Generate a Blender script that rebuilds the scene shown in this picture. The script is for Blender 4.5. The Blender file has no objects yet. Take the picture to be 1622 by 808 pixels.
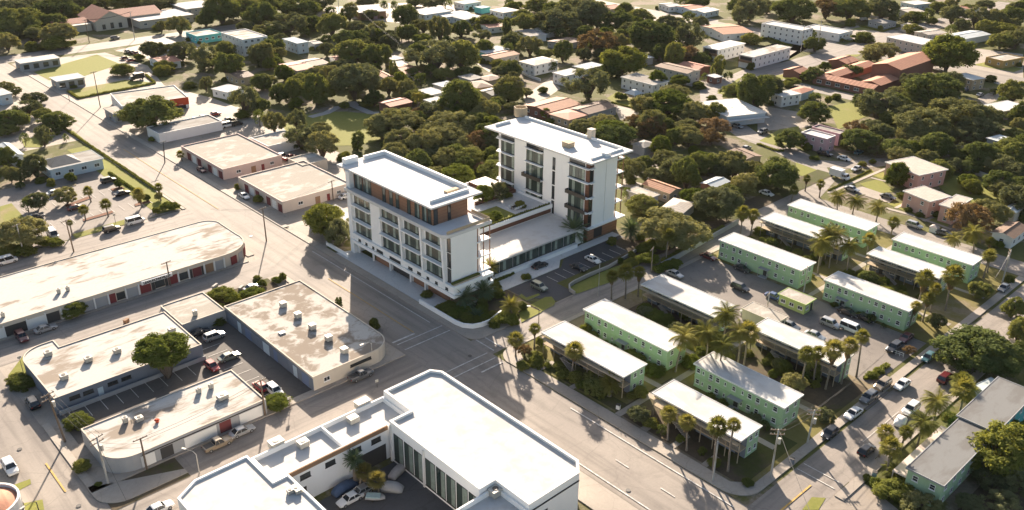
import bpy, bmesh, math, random
from mathutils import Vector, Matrix
random.seed(7)
rnd = random.Random(11)
RAD = math.radians
scene = bpy.context.scene
COL = scene.collection

# ------------------------------------------------------------------ camera model
W0, H0, FPX, CAMH = 1622.0, 808.0, 1410.0, 100.0
YAW, PITCH, ROLL = RAD(42.98), RAD(25.7), RAD(0.63)

def cam_axes():
    cy, sy, cp, sp = math.cos(YAW), math.sin(YAW), math.cos(PITCH), math.sin(PITCH)
    cr, sr = math.cos(ROLL), math.sin(ROLL)
    right, fwd, up = (1, 0, 0), (0, -sp, cp), (0, -cp, -sp)
    X = [right[i] * cy + fwd[i] * sy for i in range(3)]
    Y = [-right[i] * sy + fwd[i] * cy for i in range(3)]
    rows = [[X[i], Y[i], up[i]] for i in range(3)]
    r0 = [cr * rows[0][k] - sr * rows[1][k] for k in range(3)]
    r1 = [sr * rows[0][k] + cr * rows[1][k] for k in range(3)]
    return Vector(r0), Vector(r1), Vector(rows[2])
AX_R, AX_D, AX_F = cam_axes()
CAM = Vector((0, 0, CAMH))

def ray(px, py):
    return AX_R * ((px - W0 / 2) / FPX) + AX_D * ((py - H0 / 2) / FPX) + AX_F

def G(px, py, z=0.0):                       # photo pixel -> point on the level z
    d = ray(px, py)
    return CAM + d * ((z - CAMH) / d.z)

def tp(t, x, y):                            # study-tile coordinate -> photo pixel
    s = 3.8436 if t % 4 == 3 else 3.8476
    return (0, 400, 800, 1200)[t % 4] + x / s, (0, 200, 400, 598)[t // 4] + y / s

def q(t, x, y, z=0.0):
    return G(*tp(t, x, y), z)

def proj(p):
    v = Vector(p) - CAM
    d = v.dot(AX_F)
    return W0 / 2 + FPX * v.dot(AX_R) / d, H0 / 2 + FPX * v.dot(AX_D) / d, d

cam_data = bpy.data.cameras.new('camera')
cam = bpy.data.objects.new('camera', cam_data)
COL.objects.link(cam)
cam.matrix_world = Matrix(((AX_R.x, -AX_D.x, -AX_F.x, 0), (AX_R.y, -AX_D.y, -AX_F.y, 0), (AX_R.z, -AX_D.z, -AX_F.z, CAMH), (0, 0, 0, 1)))
cam_data.sensor_width = 36.0
cam_data.lens = FPX / W0 * 36.0
cam_data.clip_start, cam_data.clip_end = 1.0, 9000.0
scene.camera = cam

# ------------------------------------------------------------------ light
SUN_AZ, SUN_EL = 56.0, 20.5                 # azimuth measured from +x towards +y
world = bpy.data.worlds.new('World')
scene.world = world
world.use_nodes = True
nt = world.node_tree
nt.nodes.clear()
out = nt.nodes.new('ShaderNodeOutputWorld')
bg = nt.nodes.new('ShaderNodeBackground')
sky = nt.nodes.new('ShaderNodeTexSky')
sky.sky_type = 'NISHITA'
sky.sun_disc = False
sky.sun_elevation = RAD(SUN_EL)
sky.sun_rotation = RAD(90 - SUN_AZ)
sky.air_density, sky.dust_density, sky.ozone_density = 1.0, 2.5, 0.8
bg.inputs['Strength'].default_value = 0.058
nt.links.new(sky.outputs[0], bg.inputs[0])
nt.links.new(bg.outputs[0], out.inputs[0])
sun_data = bpy.data.lights.new('sun', 'SUN')
sun_data.energy = 5.0
sun_data.angle = RAD(0.5)
sun_data.color = (1.0, 0.855, 0.70)
sun = bpy.data.objects.new('sun', sun_data)
COL.objects.link(sun)
sv = Vector((math.cos(RAD(SUN_EL)) * math.cos(RAD(SUN_AZ)), math.cos(RAD(SUN_EL)) * math.sin(RAD(SUN_AZ)), math.sin(RAD(SUN_EL))))
sun.rotation_euler = sv.to_track_quat('Z', 'Y').to_euler()
sun.location = sv * 300
vs = scene.view_settings
vs.view_transform = 'Standard'
vs.look = 'None'
vs.gamma = 1.0
vs.use_curve_mapping = False
vs.exposure = 1.8
scene.cycles.max_bounces = 6
scene.cycles.transparent_max_bounces = 8
scene.cycles.use_adaptive_sampling = True
scene.cycles.caustics_reflective = False
scene.cycles.caustics_refractive = False

# ------------------------------------------------------------------ materials
MATS = {}
class NB:
    """small node-building helper"""
    def __init__(s, name):
        s.m = bpy.data.materials.new(name)
        s.m.use_nodes = True
        s.t = s.m.node_tree
        s.b = s.t.nodes['Principled BSDF']
        MATS[name] = s.m
    def n(s, typ, **kw):
        o = s.t.nodes.new(typ)
        for k, v in kw.items():
            setattr(o, k, v)
        return o
    def l(s, a, b):
        s.t.links.new(a, b)
    def coord(s, kind='Object', scale=(1, 1, 1), rot=0.0):
        c = s.n('ShaderNodeTexCoord')
        mp = s.n('ShaderNodeMapping')
        mp.inputs['Scale'].default_value = scale
        mp.inputs['Rotation'].default_value = (0, 0, rot)
        s.l(c.outputs[kind], mp.inputs[0])
        return mp.outputs[0]
    def noise(s, vec, scale, detail=4.0, rough=0.6, dist=0.0):
        o = s.n('ShaderNodeTexNoise')
        o.inputs['Scale'].default_value = scale
        o.inputs['Detail'].default_value = detail
        o.inputs['Roughness'].default_value = rough
        o.inputs['Distortion'].default_value = dist
        s.l(vec, o.inputs['Vector'])
        return o.outputs[0]
    def ramp(s, fac, stops):
        r = s.n('ShaderNodeValToRGB')
        e = r.color_ramp.elements
        while len(e) > 1:
            e.remove(e[-1])
        for i, (p, c) in enumerate(stops):
            k = e[0] if i == 0 else e.new(p)
            k.position = p
            k.color = (c[0], c[1], c[2], 1) if hasattr(c, '__len__') else (c, c, c, 1)
        s.l(fac, r.inputs[0])
        return r.outputs[0]
    def mix(s, fac, a, b, mode='MIX'):
        o = s.n('ShaderNodeMix', data_type='RGBA', blend_type=mode)
        for sock, v in ((o.inputs[0], fac), (o.inputs[6], a), (o.inputs[7], b)):
            if hasattr(v, 'is_linked'):
                s.l(v, sock)
            elif hasattr(v, '__len__'):
                sock.default_value = (v[0], v[1], v[2], 1)
            else:
                sock.default_value = v
        return o.outputs[2]
    def math(s, op, a, b=None):
        o = s.n('ShaderNodeMath', operation=op)
        for i, v in enumerate((a, b)):
            if v is None:
                continue
            if hasattr(v, 'is_linked'):
                s.l(v, o.inputs[i])
            else:
                o.inputs[i].default_value = v
        return o.outputs[0]
    def bump(s, h, strength=0.3, dist=0.05):
        b = s.n('ShaderNodeBump')
        b.inputs['Strength'].default_value = strength
        b.inputs['Distance'].default_value = dist
        s.l(h, b.inputs['Height'])
        s.l(b.outputs[0], s.b.inputs['Normal'])
    def done(s, col=None, rough=0.8, spec=0.3, metal=0.0):
        if col is not None:
            if hasattr(col, 'is_linked'):
                s.l(col, s.b.inputs['Base Color'])
            else:
                s.b.inputs['Base Color'].default_value = (col[0], col[1], col[2], 1)
        s.b.inputs['Roughness'].default_value = rough
        s.b.inputs['Specular IOR Level'].default_value = spec
        s.b.inputs['Metallic'].default_value = metal
        return s.m

def mul(c, k):
    return tuple(x * k for x in c)

def m_plain(name, col, rough=0.75, var=0.12, scale=0.6, spec=0.25, metal=0.0):
    b = NB(name)
    v = b.coord('Object')
    f = b.noise(v, scale, 5, 0.65)
    c = b.ramp(f, [(0.3, mul(col, 1 - var)), (0.7, mul(col, 1 + var * 0.6))])
    return b.done(c, rough, spec, metal)

def m_paved(name, base, patch, stain, scale=1.0, stain_amt=0.5, streak=None):
    """weathered asphalt or concrete: tone drift, patches, stains, hairline cracks"""
    b = NB(name)
    v = b.coord('Object')
    big = b.noise(v, 0.035 * scale, 3, 0.5)
    mid = b.noise(v, 0.22 * scale, 6, 0.7, 0.6)
    fine = b.noise(v, 2.2, 4, 0.75)
    c = b.mix(b.ramp(big, [(0.35, 0), (0.65, 1)]), base, patch)
    c = b.mix(b.math('MULTIPLY', b.ramp(mid, [(0.52, 0), (0.70, 1)]), stain_amt), c, stain)
    c = b.mix(b.math('MULTIPLY', b.ramp(fine, [(0.35, 1), (0.65, 0)]), 0.22), c, mul(base, 0.45))
    if streak:
        vv = b.coord('Object', streak)
        st = b.noise(vv, 1.0, 3, 0.6)
        c = b.mix(b.math('MULTIPLY', b.ramp(st, [(0.45, 0), (0.7, 1)]), 0.5), c, mul(stain, 0.8))
    vo = b.n('ShaderNodeTexVoronoi', feature='DISTANCE_TO_EDGE')
    vo.inputs['Scale'].default_value = 0.11 * scale
    wv = b.n('ShaderNodeVectorMath', operation='ADD')
    nz = b.n('ShaderNodeTexNoise')
    nz.inputs['Scale'].default_value = 0.5
    b.l(v, nz.inputs['Vector'])
    b.l(v, wv.inputs[0])
    b.l(nz.outputs[1], wv.inputs[1])
    b.l(wv.outputs[0], vo.inputs['Vector'])
    crack = b.ramp(vo.outputs[0], [(0.0, 1), (0.012, 0)])
    c = b.mix(b.math('MULTIPLY', crack, 0.35), c, mul(base, 0.4))
    b.bump(fine, 0.25, 0.02)
    return b.done(c, 0.82, 0.22)

m_paved('asphalt', (0.329, 0.287, 0.244), (0.262, 0.229, 0.199), (0.14, 0.12, 0.105), 1.0, 0.4, (0.55, 0.03, 1))
m_paved('asphalt_cross', (0.323, 0.281, 0.242), (0.256, 0.223, 0.195), (0.13, 0.115, 0.10), 1.0, 0.4, (0.03, 0.55, 1))
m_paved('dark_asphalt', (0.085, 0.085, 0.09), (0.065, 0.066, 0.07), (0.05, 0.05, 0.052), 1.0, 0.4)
m_paved('lot_asphalt', (0.259, 0.226, 0.198), (0.187, 0.163, 0.143), (0.10, 0.088, 0.078), 1.6, 0.5)
m_paved('worn_asphalt', (0.135, 0.12, 0.108), (0.10, 0.09, 0.082), (0.065, 0.06, 0.056), 1.6, 0.5)
m_paved('concrete', (0.396, 0.347, 0.292), (0.325, 0.281, 0.237), (0.19, 0.165, 0.14), 1.5, 0.4)
m_paved('pale_paving', (0.40, 0.375, 0.345), (0.36, 0.335, 0.31), (0.29, 0.27, 0.25), 1.5, 0.3)
m_paved('white_paving', (0.62, 0.61, 0.59), (0.56, 0.55, 0.53), (0.48, 0.465, 0.45), 1.5, 0.3)
m_paved('yard_paving', (0.375, 0.325, 0.269), (0.294, 0.250, 0.206), (0.15, 0.125, 0.10), 2.0, 0.5)

def m_ground(name, soil, soil2, grass, grass2, th):
    b = NB(name)
    v = b.coord('Object')
    big = b.noise(v, 0.05, 5, 0.65, 0.5)
    fine = b.noise(v, 0.9, 5, 0.75)
    so = b.mix(b.ramp(fine, [(0.35, 0), (0.65, 1)]), soil, soil2)
    gr = b.mix(b.ramp(fine, [(0.3, 0), (0.7, 1)]), grass, grass2)
    s = b.math('ADD', big, b.math('MULTIPLY', b.math('SUBTRACT', fine, 0.5), 0.25))
    c = b.mix(b.ramp(s, [(th - 0.05, 0), (th + 0.05, 1)]), so, gr)
    b.bump(fine, 0.5, 0.1)
    return b.done(c, 0.95, 0.1)
m_ground('town_ground', (0.25, 0.205, 0.155), (0.185, 0.148, 0.11), (0.085, 0.092, 0.028), (0.125, 0.118, 0.042), 0.445)
m_ground('lawn', (0.27, 0.225, 0.11), (0.21, 0.17, 0.085), (0.17, 0.18, 0.042), (0.225, 0.215, 0.062), 0.36)
m_ground('dry_lawn', (0.24, 0.195, 0.125), (0.19, 0.15, 0.10), (0.15, 0.135, 0.042), (0.185, 0.155, 0.06), 0.46)
m_ground('garden_soil', (0.085, 0.066, 0.045), (0.12, 0.092, 0.062), (0.055, 0.062, 0.018), (0.085, 0.085, 0.03), 0.50)
m_plain('mulch', (0.16, 0.07, 0.04), 0.95, 0.3, 2)

def m_roof(name, clean, dirt, amt=0.55, stretch=(0.35, 1.0, 1), rot=0.0, rough=0.65, th=0.5):
    """membrane roof with brown ponding stains that stretch along the seams"""
    b = NB(name)
    v = b.coord('Object', stretch, rot)
    a = b.noise(v, 0.42, 6, 0.62, 0.4)
    c2 = b.noise(b.coord('Object'), 0.09, 3, 0.5)
    fine = b.noise(b.coord('Object', (1, 3, 1)), 1.6, 5, 0.7)
    s = b.math('ADD', b.math('MULTIPLY', a, 0.75), b.math('MULTIPLY', c2, 0.45))
    f = b.ramp(s, [(th + 0.06, 0), (th + 0.16, 1)])
    c = b.mix(b.math('MULTIPLY', f, amt), clean, dirt)
    c = b.mix(b.math('MULTIPLY', b.ramp(fine, [(0.5, 0), (0.75, 1)]), amt * 0.5), c, mul(dirt, 1.15))
    b.bump(fine, 0.15, 0.03)
    return b.done(c, 0.95, 0.04)
m_roof('old_roof', (0.49, 0.47, 0.435), (0.27, 0.225, 0.18), 0.95, (0.35, 1.0, 1), 0.0, 0.65, 0.545)
m_roof('warehouse_roof', (0.465, 0.44, 0.40), (0.25, 0.21, 0.17), 1.0, (0.8, 0.9, 1), 0.0, 0.7, 0.50)
m_roof('tan_roof', (0.34, 0.31, 0.265), (0.48, 0.45, 0.405), 0.85, (0.5, 1.0, 1), 0.5, 0.7, 0.55)
m_roof('white_roof', (0.53, 0.515, 0.49), (0.43, 0.395, 0.355), 0.5, (1, 1, 1), 0.0, 0.6, 0.56)
m_roof('apartment_roof', (0.54, 0.53, 0.505), (0.40, 0.355, 0.31), 0.4, (1, 0.5, 1), 0.0, 0.6, 0.55)
m_roof('hotel_roof_white', (0.62, 0.61, 0.59), (0.50, 0.48, 0.455), 0.4)
m_roof('gray_roof', (0.34, 0.325, 0.30), (0.22, 0.19, 0.165), 0.6)
m_roof('slate_roof', (0.20, 0.20, 0.195), (0.14, 0.13, 0.12), 0.6)
m_roof('bluish_roof', (0.50, 0.53, 0.53), (0.36, 0.36, 0.34), 0.5)

def m_tile(name, col, dark, axis=0, freq=1.3):
    b = NB(name)
    v = b.coord('Object')
    sx = b.n('ShaderNodeSeparateXYZ')
    b.l(v, sx.inputs[0])
    w = b.math('SINE', b.math('MULTIPLY', sx.outputs[axis], freq * 6.283))
    n = b.noise(v, 0.7, 5, 0.7)
    c = b.mix(b.ramp(n, [(0.3, 0), (0.7, 1)]), col, dark)
    c = b.mix(b.math('MULTIPLY', b.ramp(w, [(0.5, 0), (0.95, 1)]), 0.45), c, mul(dark, 0.6))
    b.bump(w, 0.35, 0.04)
    return b.done(c, 0.8, 0.2)
m_tile('red_tile', (0.46, 0.21, 0.14), (0.36, 0.165, 0.11))
m_tile('red_tile_y', (0.36, 0.155, 0.095), (0.27, 0.115, 0.075), 1)
m_tile('orange_tile', (0.40, 0.20, 0.115), (0.30, 0.15, 0.09))
m_tile('rust_sheet', (0.50, 0.24, 0.15), (0.40, 0.19, 0.12), 0, 0.55)
m_tile('rust_sheet_y', (0.50, 0.24, 0.15), (0.40, 0.19, 0.12), 1, 0.55)
m_tile('brown_tile', (0.24, 0.16, 0.115), (0.17, 0.115, 0.085))
m_tile('gray_shingle', (0.25, 0.235, 0.215), (0.20, 0.188, 0.172), 0, 3.0)
m_tile('pale_shingle', (0.48, 0.43, 0.37), (0.36, 0.315, 0.27), 0, 1.0)
m_tile('white_sheet', (0.70, 0.67, 0.62), (0.56, 0.52, 0.46), 0, 0.5)

def m_wall(name, col, dirt=0.18, rough=0.85, k=0.7):
    b = NB(name)
    v = b.coord('Object')
    a = b.noise(b.coord('Object', (0.5, 0.5, 0.12)), 1.3, 5, 0.7)
    f = b.noise(v, 0.3, 4, 0.6)
    c = b.mix(b.math('MULTIPLY', b.ramp(a, [(0.5, 0), (0.75, 1)]), dirt), col, mul(col, 0.5))
    c = b.mix(b.ramp(f, [(0.3, 0.0), (0.8, 0.25)]), c, mul(col, k))
    return b.done(c, rough, 0.2)
m_wall('white_wall', (0.74, 0.72, 0.68), 0.15)
m_wall('hotel_white', (0.86, 0.845, 0.815), 0.08, 0.7, 0.93)
m_wall('cream_wall', (0.56, 0.49, 0.40))
m_wall('pink_wall', (0.60, 0.37, 0.31))
m_wall('mauve_wall', (0.47, 0.32, 0.34))
m_wall('peach_wall', (0.58, 0.485, 0.42))
m_wall('blush_wall', (0.56, 0.43, 0.38))
m_wall('green_wall', (0.39, 0.52, 0.325), 0.25)
m_wall('lime_wall', (0.45, 0.55, 0.20))
m_wall('green_trim', (0.36, 0.50, 0.28), 0.1)
m_wall('gray_wall', (0.34, 0.34, 0.34))
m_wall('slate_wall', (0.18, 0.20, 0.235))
m_wall('blue_wall', (0.17, 0.21, 0.31))
m_wall('pale_blue_wall', (0.50, 0.57, 0.60))
m_wall('teal_wall', (0.12, 0.42, 0.42))
m_wall('tan_wall', (0.44, 0.35, 0.24))
m_wall('brick_red', (0.26, 0.125, 0.09))
m_wall('ochre_wall', (0.42, 0.28, 0.11))
m_wall('dark_wall', (0.06, 0.057, 0.055))
m_wall('red_paint', (0.20, 0.045, 0.045), 0.2)
m_wall('orange_red', (0.50, 0.08, 0.035), 0.1)
m_wall('maroon_paint', (0.17, 0.05, 0.05), 0.2)
m_wall('brown_board', (0.27, 0.165, 0.10), 0.1)
def m_wood(name, col, freq):
    b = NB(name)
    v = b.coord('Object')
    sx = b.n('ShaderNodeSeparateXYZ')
    b.l(v, sx.inputs[0])
    w = b.math('SINE', b.math('MULTIPLY', sx.outputs[2], freq * 6.283))
    n = b.noise(b.coord('Object', (1, 1, 8)), 0.8, 5, 0.7)
    c = b.mix(b.ramp(n, [(0.3, 0), (0.7, 1)]), col, mul(col, 0.72))
    c = b.mix(b.math('MULTIPLY', b.ramp(w, [(0.8, 0), (0.98, 1)]), 0.5), c, mul(col, 0.4))
    return b.done(c, 0.6, 0.3)
m_wood('terracotta_board', (0.34, 0.175, 0.105), 1.2)
m_wood('bronze_panel', (0.16, 0.07, 0.04), 1.2)
m_plain('dark_frame', (0.028, 0.024, 0.022), 0.5)
m_plain('white_frame', (0.75, 0.73, 0.70), 0.6)
m_plain('rail_metal', (0.10, 0.09, 0.08), 0.4, 0.1, 1, 0.5, 0.6)
m_plain('cool_metal', (0.50, 0.47, 0.41), 0.6, 0.2, 3, 0.4, 0.1)
m_plain('dark_metal', (0.07, 0.065, 0.06), 0.5, 0.2, 2, 0.4, 0.3)
m_plain('pale_pole', (0.42, 0.40, 0.36), 0.7, 0.2, 1)
m_plain('wood_pole', (0.17, 0.125, 0.09), 0.9, 0.3, 2)
m_plain('insulator', (0.35, 0.33, 0.31), 0.4)
m_plain('wire', (0.05, 0.05, 0.05), 0.6)
m_plain('white_paint', (0.55, 0.52, 0.48), 0.8, 0.45, 1.5)
m_plain('yellow_paint', (0.52, 0.33, 0.10), 0.8, 0.3, 1.5)
m_plain('kerb', (0.38, 0.34, 0.29), 0.9, 0.25, 0.8)
m_plain('black_letter', (0.02, 0.02, 0.02), 0.6)
m_plain('bark', (0.14, 0.11, 0.085), 0.95, 0.35, 3)
m_plain('palm_bark', (0.23, 0.19, 0.15), 0.95, 0.3, 3)
m_plain('tyre', (0.018, 0.018, 0.018), 0.9)
m_plain('rim_metal', (0.42, 0.42, 0.43), 0.35, 0.05, 1, 0.5, 0.7)
m_plain('lamp_lens', (0.62, 0.62, 0.60), 0.15, 0.05, 1, 0.6)
m_plain('tail_lens', (0.30, 0.02, 0.02), 0.2, 0.05, 1, 0.6)
m_plain('canvas_pale', (0.46, 0.40, 0.36), 0.9, 0.2, 1)
m_plain('canvas_blue', (0.07, 0.11, 0.19), 0.8, 0.2, 1)
m_plain('pale_teal', (0.38, 0.50, 0.50), 0.7, 0.2, 1)
m_plain('toy_pink', (0.52, 0.10, 0.18), 0.6)
m_plain('stone', (0.42, 0.39, 0.35), 0.9)

def m_glass(name, col, col2, rough=0.08):
    b = NB(name)
    oi = b.n('ShaderNodeObjectInfo')
    n = b.noise(b.coord('Object', (1, 1, 0.2)), 0.9, 2, 0.5)
    f = b.math('ADD', b.math('MULTIPLY', oi.outputs['Random'], 0.6), b.math('MULTIPLY', n, 0.5))
    c = b.ramp(f, [(0.25, col), (0.8, col2)])
    return b.done(c, rough, 0.6)
m_glass('window_glass', (0.022, 0.026, 0.028), (0.07, 0.075, 0.075))
m_glass('car_glass', (0.012, 0.016, 0.02), (0.03, 0.035, 0.04), 0.05)
m_glass('hotel_glass', (0.03, 0.045, 0.04), (0.075, 0.10, 0.085), 0.05)
m_plain('curtain_pane', (0.27, 0.32, 0.27), 0.25, 0.3, 1.2, 0.5)

def m_leaf(name, a, c, d, trans=0.35):
    """foliage: per-plant and per-clump hue drift, partly light-transmitting leaves"""
    b = NB(name)
    oi = b.n('ShaderNodeObjectInfo')
    v = b.coord('Object')
    n = b.noise(v, 2.6, 3, 0.6)
    n2 = b.noise(v, 14.0, 2, 0.5)
    f = b.math('ADD', b.math('MULTIPLY', oi.outputs['Random'], 0.45), b.math('ADD', b.math('MULTIPLY', n, 0.45), b.math('MULTIPLY', n2, 0.2)))
    col = b.ramp(f, [(0.25, a), (0.55, c), (0.85, d)])
    di = b.n('ShaderNodeBsdfDiffuse')
    tr = b.n('ShaderNodeBsdfTranslucent')
    mx = b.n('ShaderNodeMixShader')
    mx.inputs[0].default_value = trans
    b.l(col, di.inputs[0])
    b.l(b.mix(1.0, col, (1.25, 1.15, 0.6), 'MULTIPLY'), tr.inputs[0])
    b.l(di.outputs[0], mx.inputs[1])
    b.l(tr.outputs[0], mx.inputs[2])
    b.l(mx.outputs[0], b.t.nodes['Material Output'].inputs[0])
    return b.m
m_leaf('leaf_dark', (0.079, 0.104, 0.041), (0.146, 0.168, 0.056), (0.244, 0.244, 0.081), 0.34)
m_leaf('leaf_olive', (0.146, 0.152, 0.068), (0.207, 0.205, 0.088), (0.268, 0.250, 0.110), 0.3)
m_leaf('leaf_bright', (0.095, 0.125, 0.03), (0.145, 0.17, 0.04), (0.205, 0.21, 0.055), 0.38)
m_leaf('leaf_mid', (0.10, 0.112, 0.058), (0.15, 0.16, 0.08), (0.20, 0.205, 0.10), 0.3)
m_leaf('leaf_rust', (0.146, 0.104, 0.055), (0.207, 0.140, 0.076), (0.268, 0.183, 0.110), 0.3)
m_leaf('leaf_palm', (0.11, 0.12, 0.036), (0.18, 0.175, 0.052), (0.26, 0.235, 0.08), 0.36)
m_leaf('leaf_gold', (0.158, 0.143, 0.048), (0.210, 0.182, 0.068), (0.262, 0.228, 0.105), 0.4)
m_leaf('leaf_blue', (0.083, 0.118, 0.069), (0.118, 0.161, 0.091), (0.156, 0.192, 0.109), 0.25)
m_leaf('leaf_dead', (0.13, 0.09, 0.055), (0.17, 0.12, 0.07), (0.2, 0.15, 0.09), 0.25)
m_leaf('leaf_hedge', (0.098, 0.117, 0.034), (0.152, 0.165, 0.044), (0.220, 0.213, 0.061), 0.34)

CAR_PAINT = {}
def paint(key, col, metal=0.0, rough=0.28):
    b = NB('car_paint_' + key)
    b.b.inputs['Coat Weight'].default_value = 0.6
    CAR_PAINT[key] = b.done(b.ramp(b.noise(b.coord('Object'), 1.2, 4, 0.6), [(0.3, mul(col, 0.88)), (0.7, col)]), rough, 0.5, metal)
for k, c, mt in (('white', (0.72, 0.71, 0.69), 0), ('silver', (0.42, 0.42, 0.42), 0.5), ('gray', (0.16, 0.165, 0.17), 0.4), ('black', (0.012, 0.012, 0.014), 0),
                 ('red', (0.30, 0.02, 0.02), 0), ('maroon', (0.11, 0.016, 0.02), 0), ('teal', (0.06, 0.15, 0.17), 0.2), ('tan', (0.30, 0.24, 0.17), 0.3),
                 ('blue', (0.05, 0.09, 0.2), 0.2), ('dark', (0.035, 0.035, 0.04), 0.2), ('sage', (0.22, 0.24, 0.2), 0.4)):
    paint(k, c, mt)

# ------------------------------------------------------------------ mesh helpers
class MB:
    def __init__(s):
        s.v, s.f, s.m = [], [], []
    def add(s, verts, faces, mi=0):
        o = len(s.v)
        s.v += [tuple(p) for p in verts]
        for f in faces:
            s.f.append(tuple(i + o for i in f))
            s.m.append(mi)
    def box(s, x0, x1, y0, y1, z0, z1, mi=0, bottom=True):
        v = [(x0, y0, z0), (x1, y0, z0), (x1, y1, z0), (x0, y1, z0), (x0, y0, z1), (x1, y0, z1), (x1, y1, z1), (x0, y1, z1)]
        f = [(4, 5, 6, 7), (0, 1, 5, 4), (1, 2, 6, 5), (2, 3, 7, 6), (3, 0, 4, 7)]
        if bottom:
            f.append((3, 2, 1, 0))
        s.add(v, f, mi)
    def prism(s, pts, z0, z1, mi=0, mtop=None, bottom=False):
        n = len(pts)
        a = sum(pts[i][0] * pts[(i + 1) % n][1] - pts[(i + 1) % n][0] * pts[i][1] for i in range(n))
        if a < 0:
            pts = pts[::-1]
        v = [(p[0], p[1], z0) for p in pts] + [(p[0], p[1], z1) for p in pts]
        s.add(v, [(i, (i + 1) % n, n + (i + 1) % n, n + i) for i in range(n)], mi)
        s.add([(p[0], p[1], z1) for p in pts], [tuple(range(n))], mi if mtop is None else mtop)
        if bottom:
            s.add([(p[0], p[1], z0) for p in pts], [tuple(range(n - 1, -1, -1))], mi)
    def sheet(s, pts, z, mi=0):
        n = len(pts)
        a = sum(pts[i][0] * pts[(i + 1) % n][1] - pts[(i + 1) % n][0] * pts[i][1] for i in range(n))
        if a < 0:
            pts = pts[::-1]
        s.add([(p[0], p[1], z) for p in pts], [tuple(range(n))], mi)
    def ring(s, pts, w, z0, z1, mi=0):
        """a parapet running round a convex-ish closed outline, inset by w"""
        n = len(pts)
        a = sum(pts[i][0] * pts[(i + 1) % n][1] - pts[(i + 1) % n][0] * pts[i][1] for i in range(n))
        if a < 0:
            pts = pts[::-1]
        ins = []
        for i in range(n):
            p0, p1, p2 = Vector(pts[i - 1][:2]), Vector(pts[i][:2]), Vector(pts[(i + 1) % n][:2])
            d1, d2 = (p1 - p0).normalized(), (p2 - p1).normalized()
            n1, n2 = Vector((-d1.y, d1.x)), Vector((-d2.y, d2.x))
            b = n1 + n2
            b = b / max(0.3, b.dot(n1)) if b.length > 1e-6 else n1
            ins.append(p1 + b * w)
        v = [(p[0], p[1], z0) for p in pts] + [(p[0], p[1], z1) for p in pts] + [(p.x, p.y, z1) for p in ins] + [(p.x, p.y, z0) for p in ins]
        f = []
        for i in range(n):
            j = (i + 1) % n
            f += [(i, j, n + j, n + i), (n + i, n + j, 2 * n + j, 2 * n + i), (2 * n + i, 2 * n + j, 3 * n + j, 3 * n + i)]
        s.add(v, f, mi)
    def tube(s, a, b, r0, r1, n=8, mi=0, caps=True):
        a, b = Vector(a), Vector(b)
        d = (b - a).normalized()
        u = d.orthogonal().normalized()
        w = d.cross(u)
        v = []
        for p, r in ((a, r0), (b, r1)):
            for k in range(n):
                t = 2 * math.pi * k / n
                v.append(p + (u * math.cos(t) + w * math.sin(t)) * r)
        f = [(k, (k + 1) % n, n + (k + 1) % n, n + k) for k in range(n)]
        if caps:
            f += [tuple(range(n, 2 * n)), tuple(range(n - 1, -1, -1))]
        s.add(v, f, mi)
    def path(s, pts, rad, n=7, mi=0):
        for i in range(len(pts) - 1):
            s.tube(pts[i], pts[i + 1], rad[i], rad[i + 1], n, mi, caps=(i == len(pts) - 2))
    def mesh(s, name, mats, smooth=False):
        me = bpy.data.meshes.new(name)
        me.from_pydata(s.v, [], s.f)
        for m in mats:
            me.materials.append(MATS[m] if isinstance(m, str) else m)
        if any(s.m):
            me.polygons.foreach_set('material_index', s.m)
        if smooth:
            me.polygons.foreach_set('use_smooth', [True] * len(me.polygons))
        me.update()
        return me

def link(name, me, parent=None, loc=(0, 0, 0), rz=0.0):
    o = bpy.data.objects.new(name, me)
    COL.objects.link(o)
    o.location = loc
    o.rotation_euler = (0, 0, rz)
    if parent:
        o.parent = parent
    return o

def thing(name, label, cat, loc=(0, 0, 0), rz=0.0, group=None, me=None):
    o = link(name, me, None, loc, rz)
    o['label'] = label
    o['category'] = cat
    if group:
        o['group'] = group
    return o

def struct(name, mb, mats):
    o = link(name, mb.mesh(name, mats if isinstance(mats, (list, tuple)) else [mats]))
    o['kind'] = 'structure'
    return o

MARKS = []                                   # (point, phrase) named places that labels refer to
def mark(p, phrase):
    MARKS.append((Vector((p[0], p[1], 0)), phrase))

# ------------------------------------------------------------------ ground, roads, yards
LAY = [0]
def lay(n=1):                                # every flat outline gets a level of its own
    LAY[0] += n + 1
    return 0.0009 * (LAY[0] - n)

def sheet(name, mat, *polys):
    mb = MB()
    for i, p in enumerate(polys):
        mb.sheet(p, 0.0009 * i)
    o = struct(name, mb, mat)
    o.location.z = lay(len(polys))
    return o

def pq(t, *pts):                             # outline from study-tile points on the ground
    return [tuple(q(t, x, y)[:2]) for x, y in pts]

def rect(x0, x1, y0, y1):
    return [(x0, y0), (x1, y0), (x1, y1), (x0, y1)]

def arc(cx, cy, r, a0, a1, n=8):
    return [(cx + r * math.cos(RAD(a0 + (a1 - a0) * i / n)), cy + r * math.sin(RAD(a0 + (a1 - a0) * i / n))) for i in range(n + 1)]

def lane(pts, w):
    """a road outline of width w along a centre line"""
    L, R = [], []
    for i, p in enumerate(pts):
        a = Vector(pts[max(0, i - 1)]); b = Vector(pts[min(len(pts) - 1, i + 1)])
        d = (b - a).normalized()
        n = Vector((-d.y, d.x)) * w / 2
        L.append((p[0] + n.x, p[1] + n.y)); R.append((p[0] - n.x, p[1] - n.y))
    return L + R[::-1]

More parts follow.
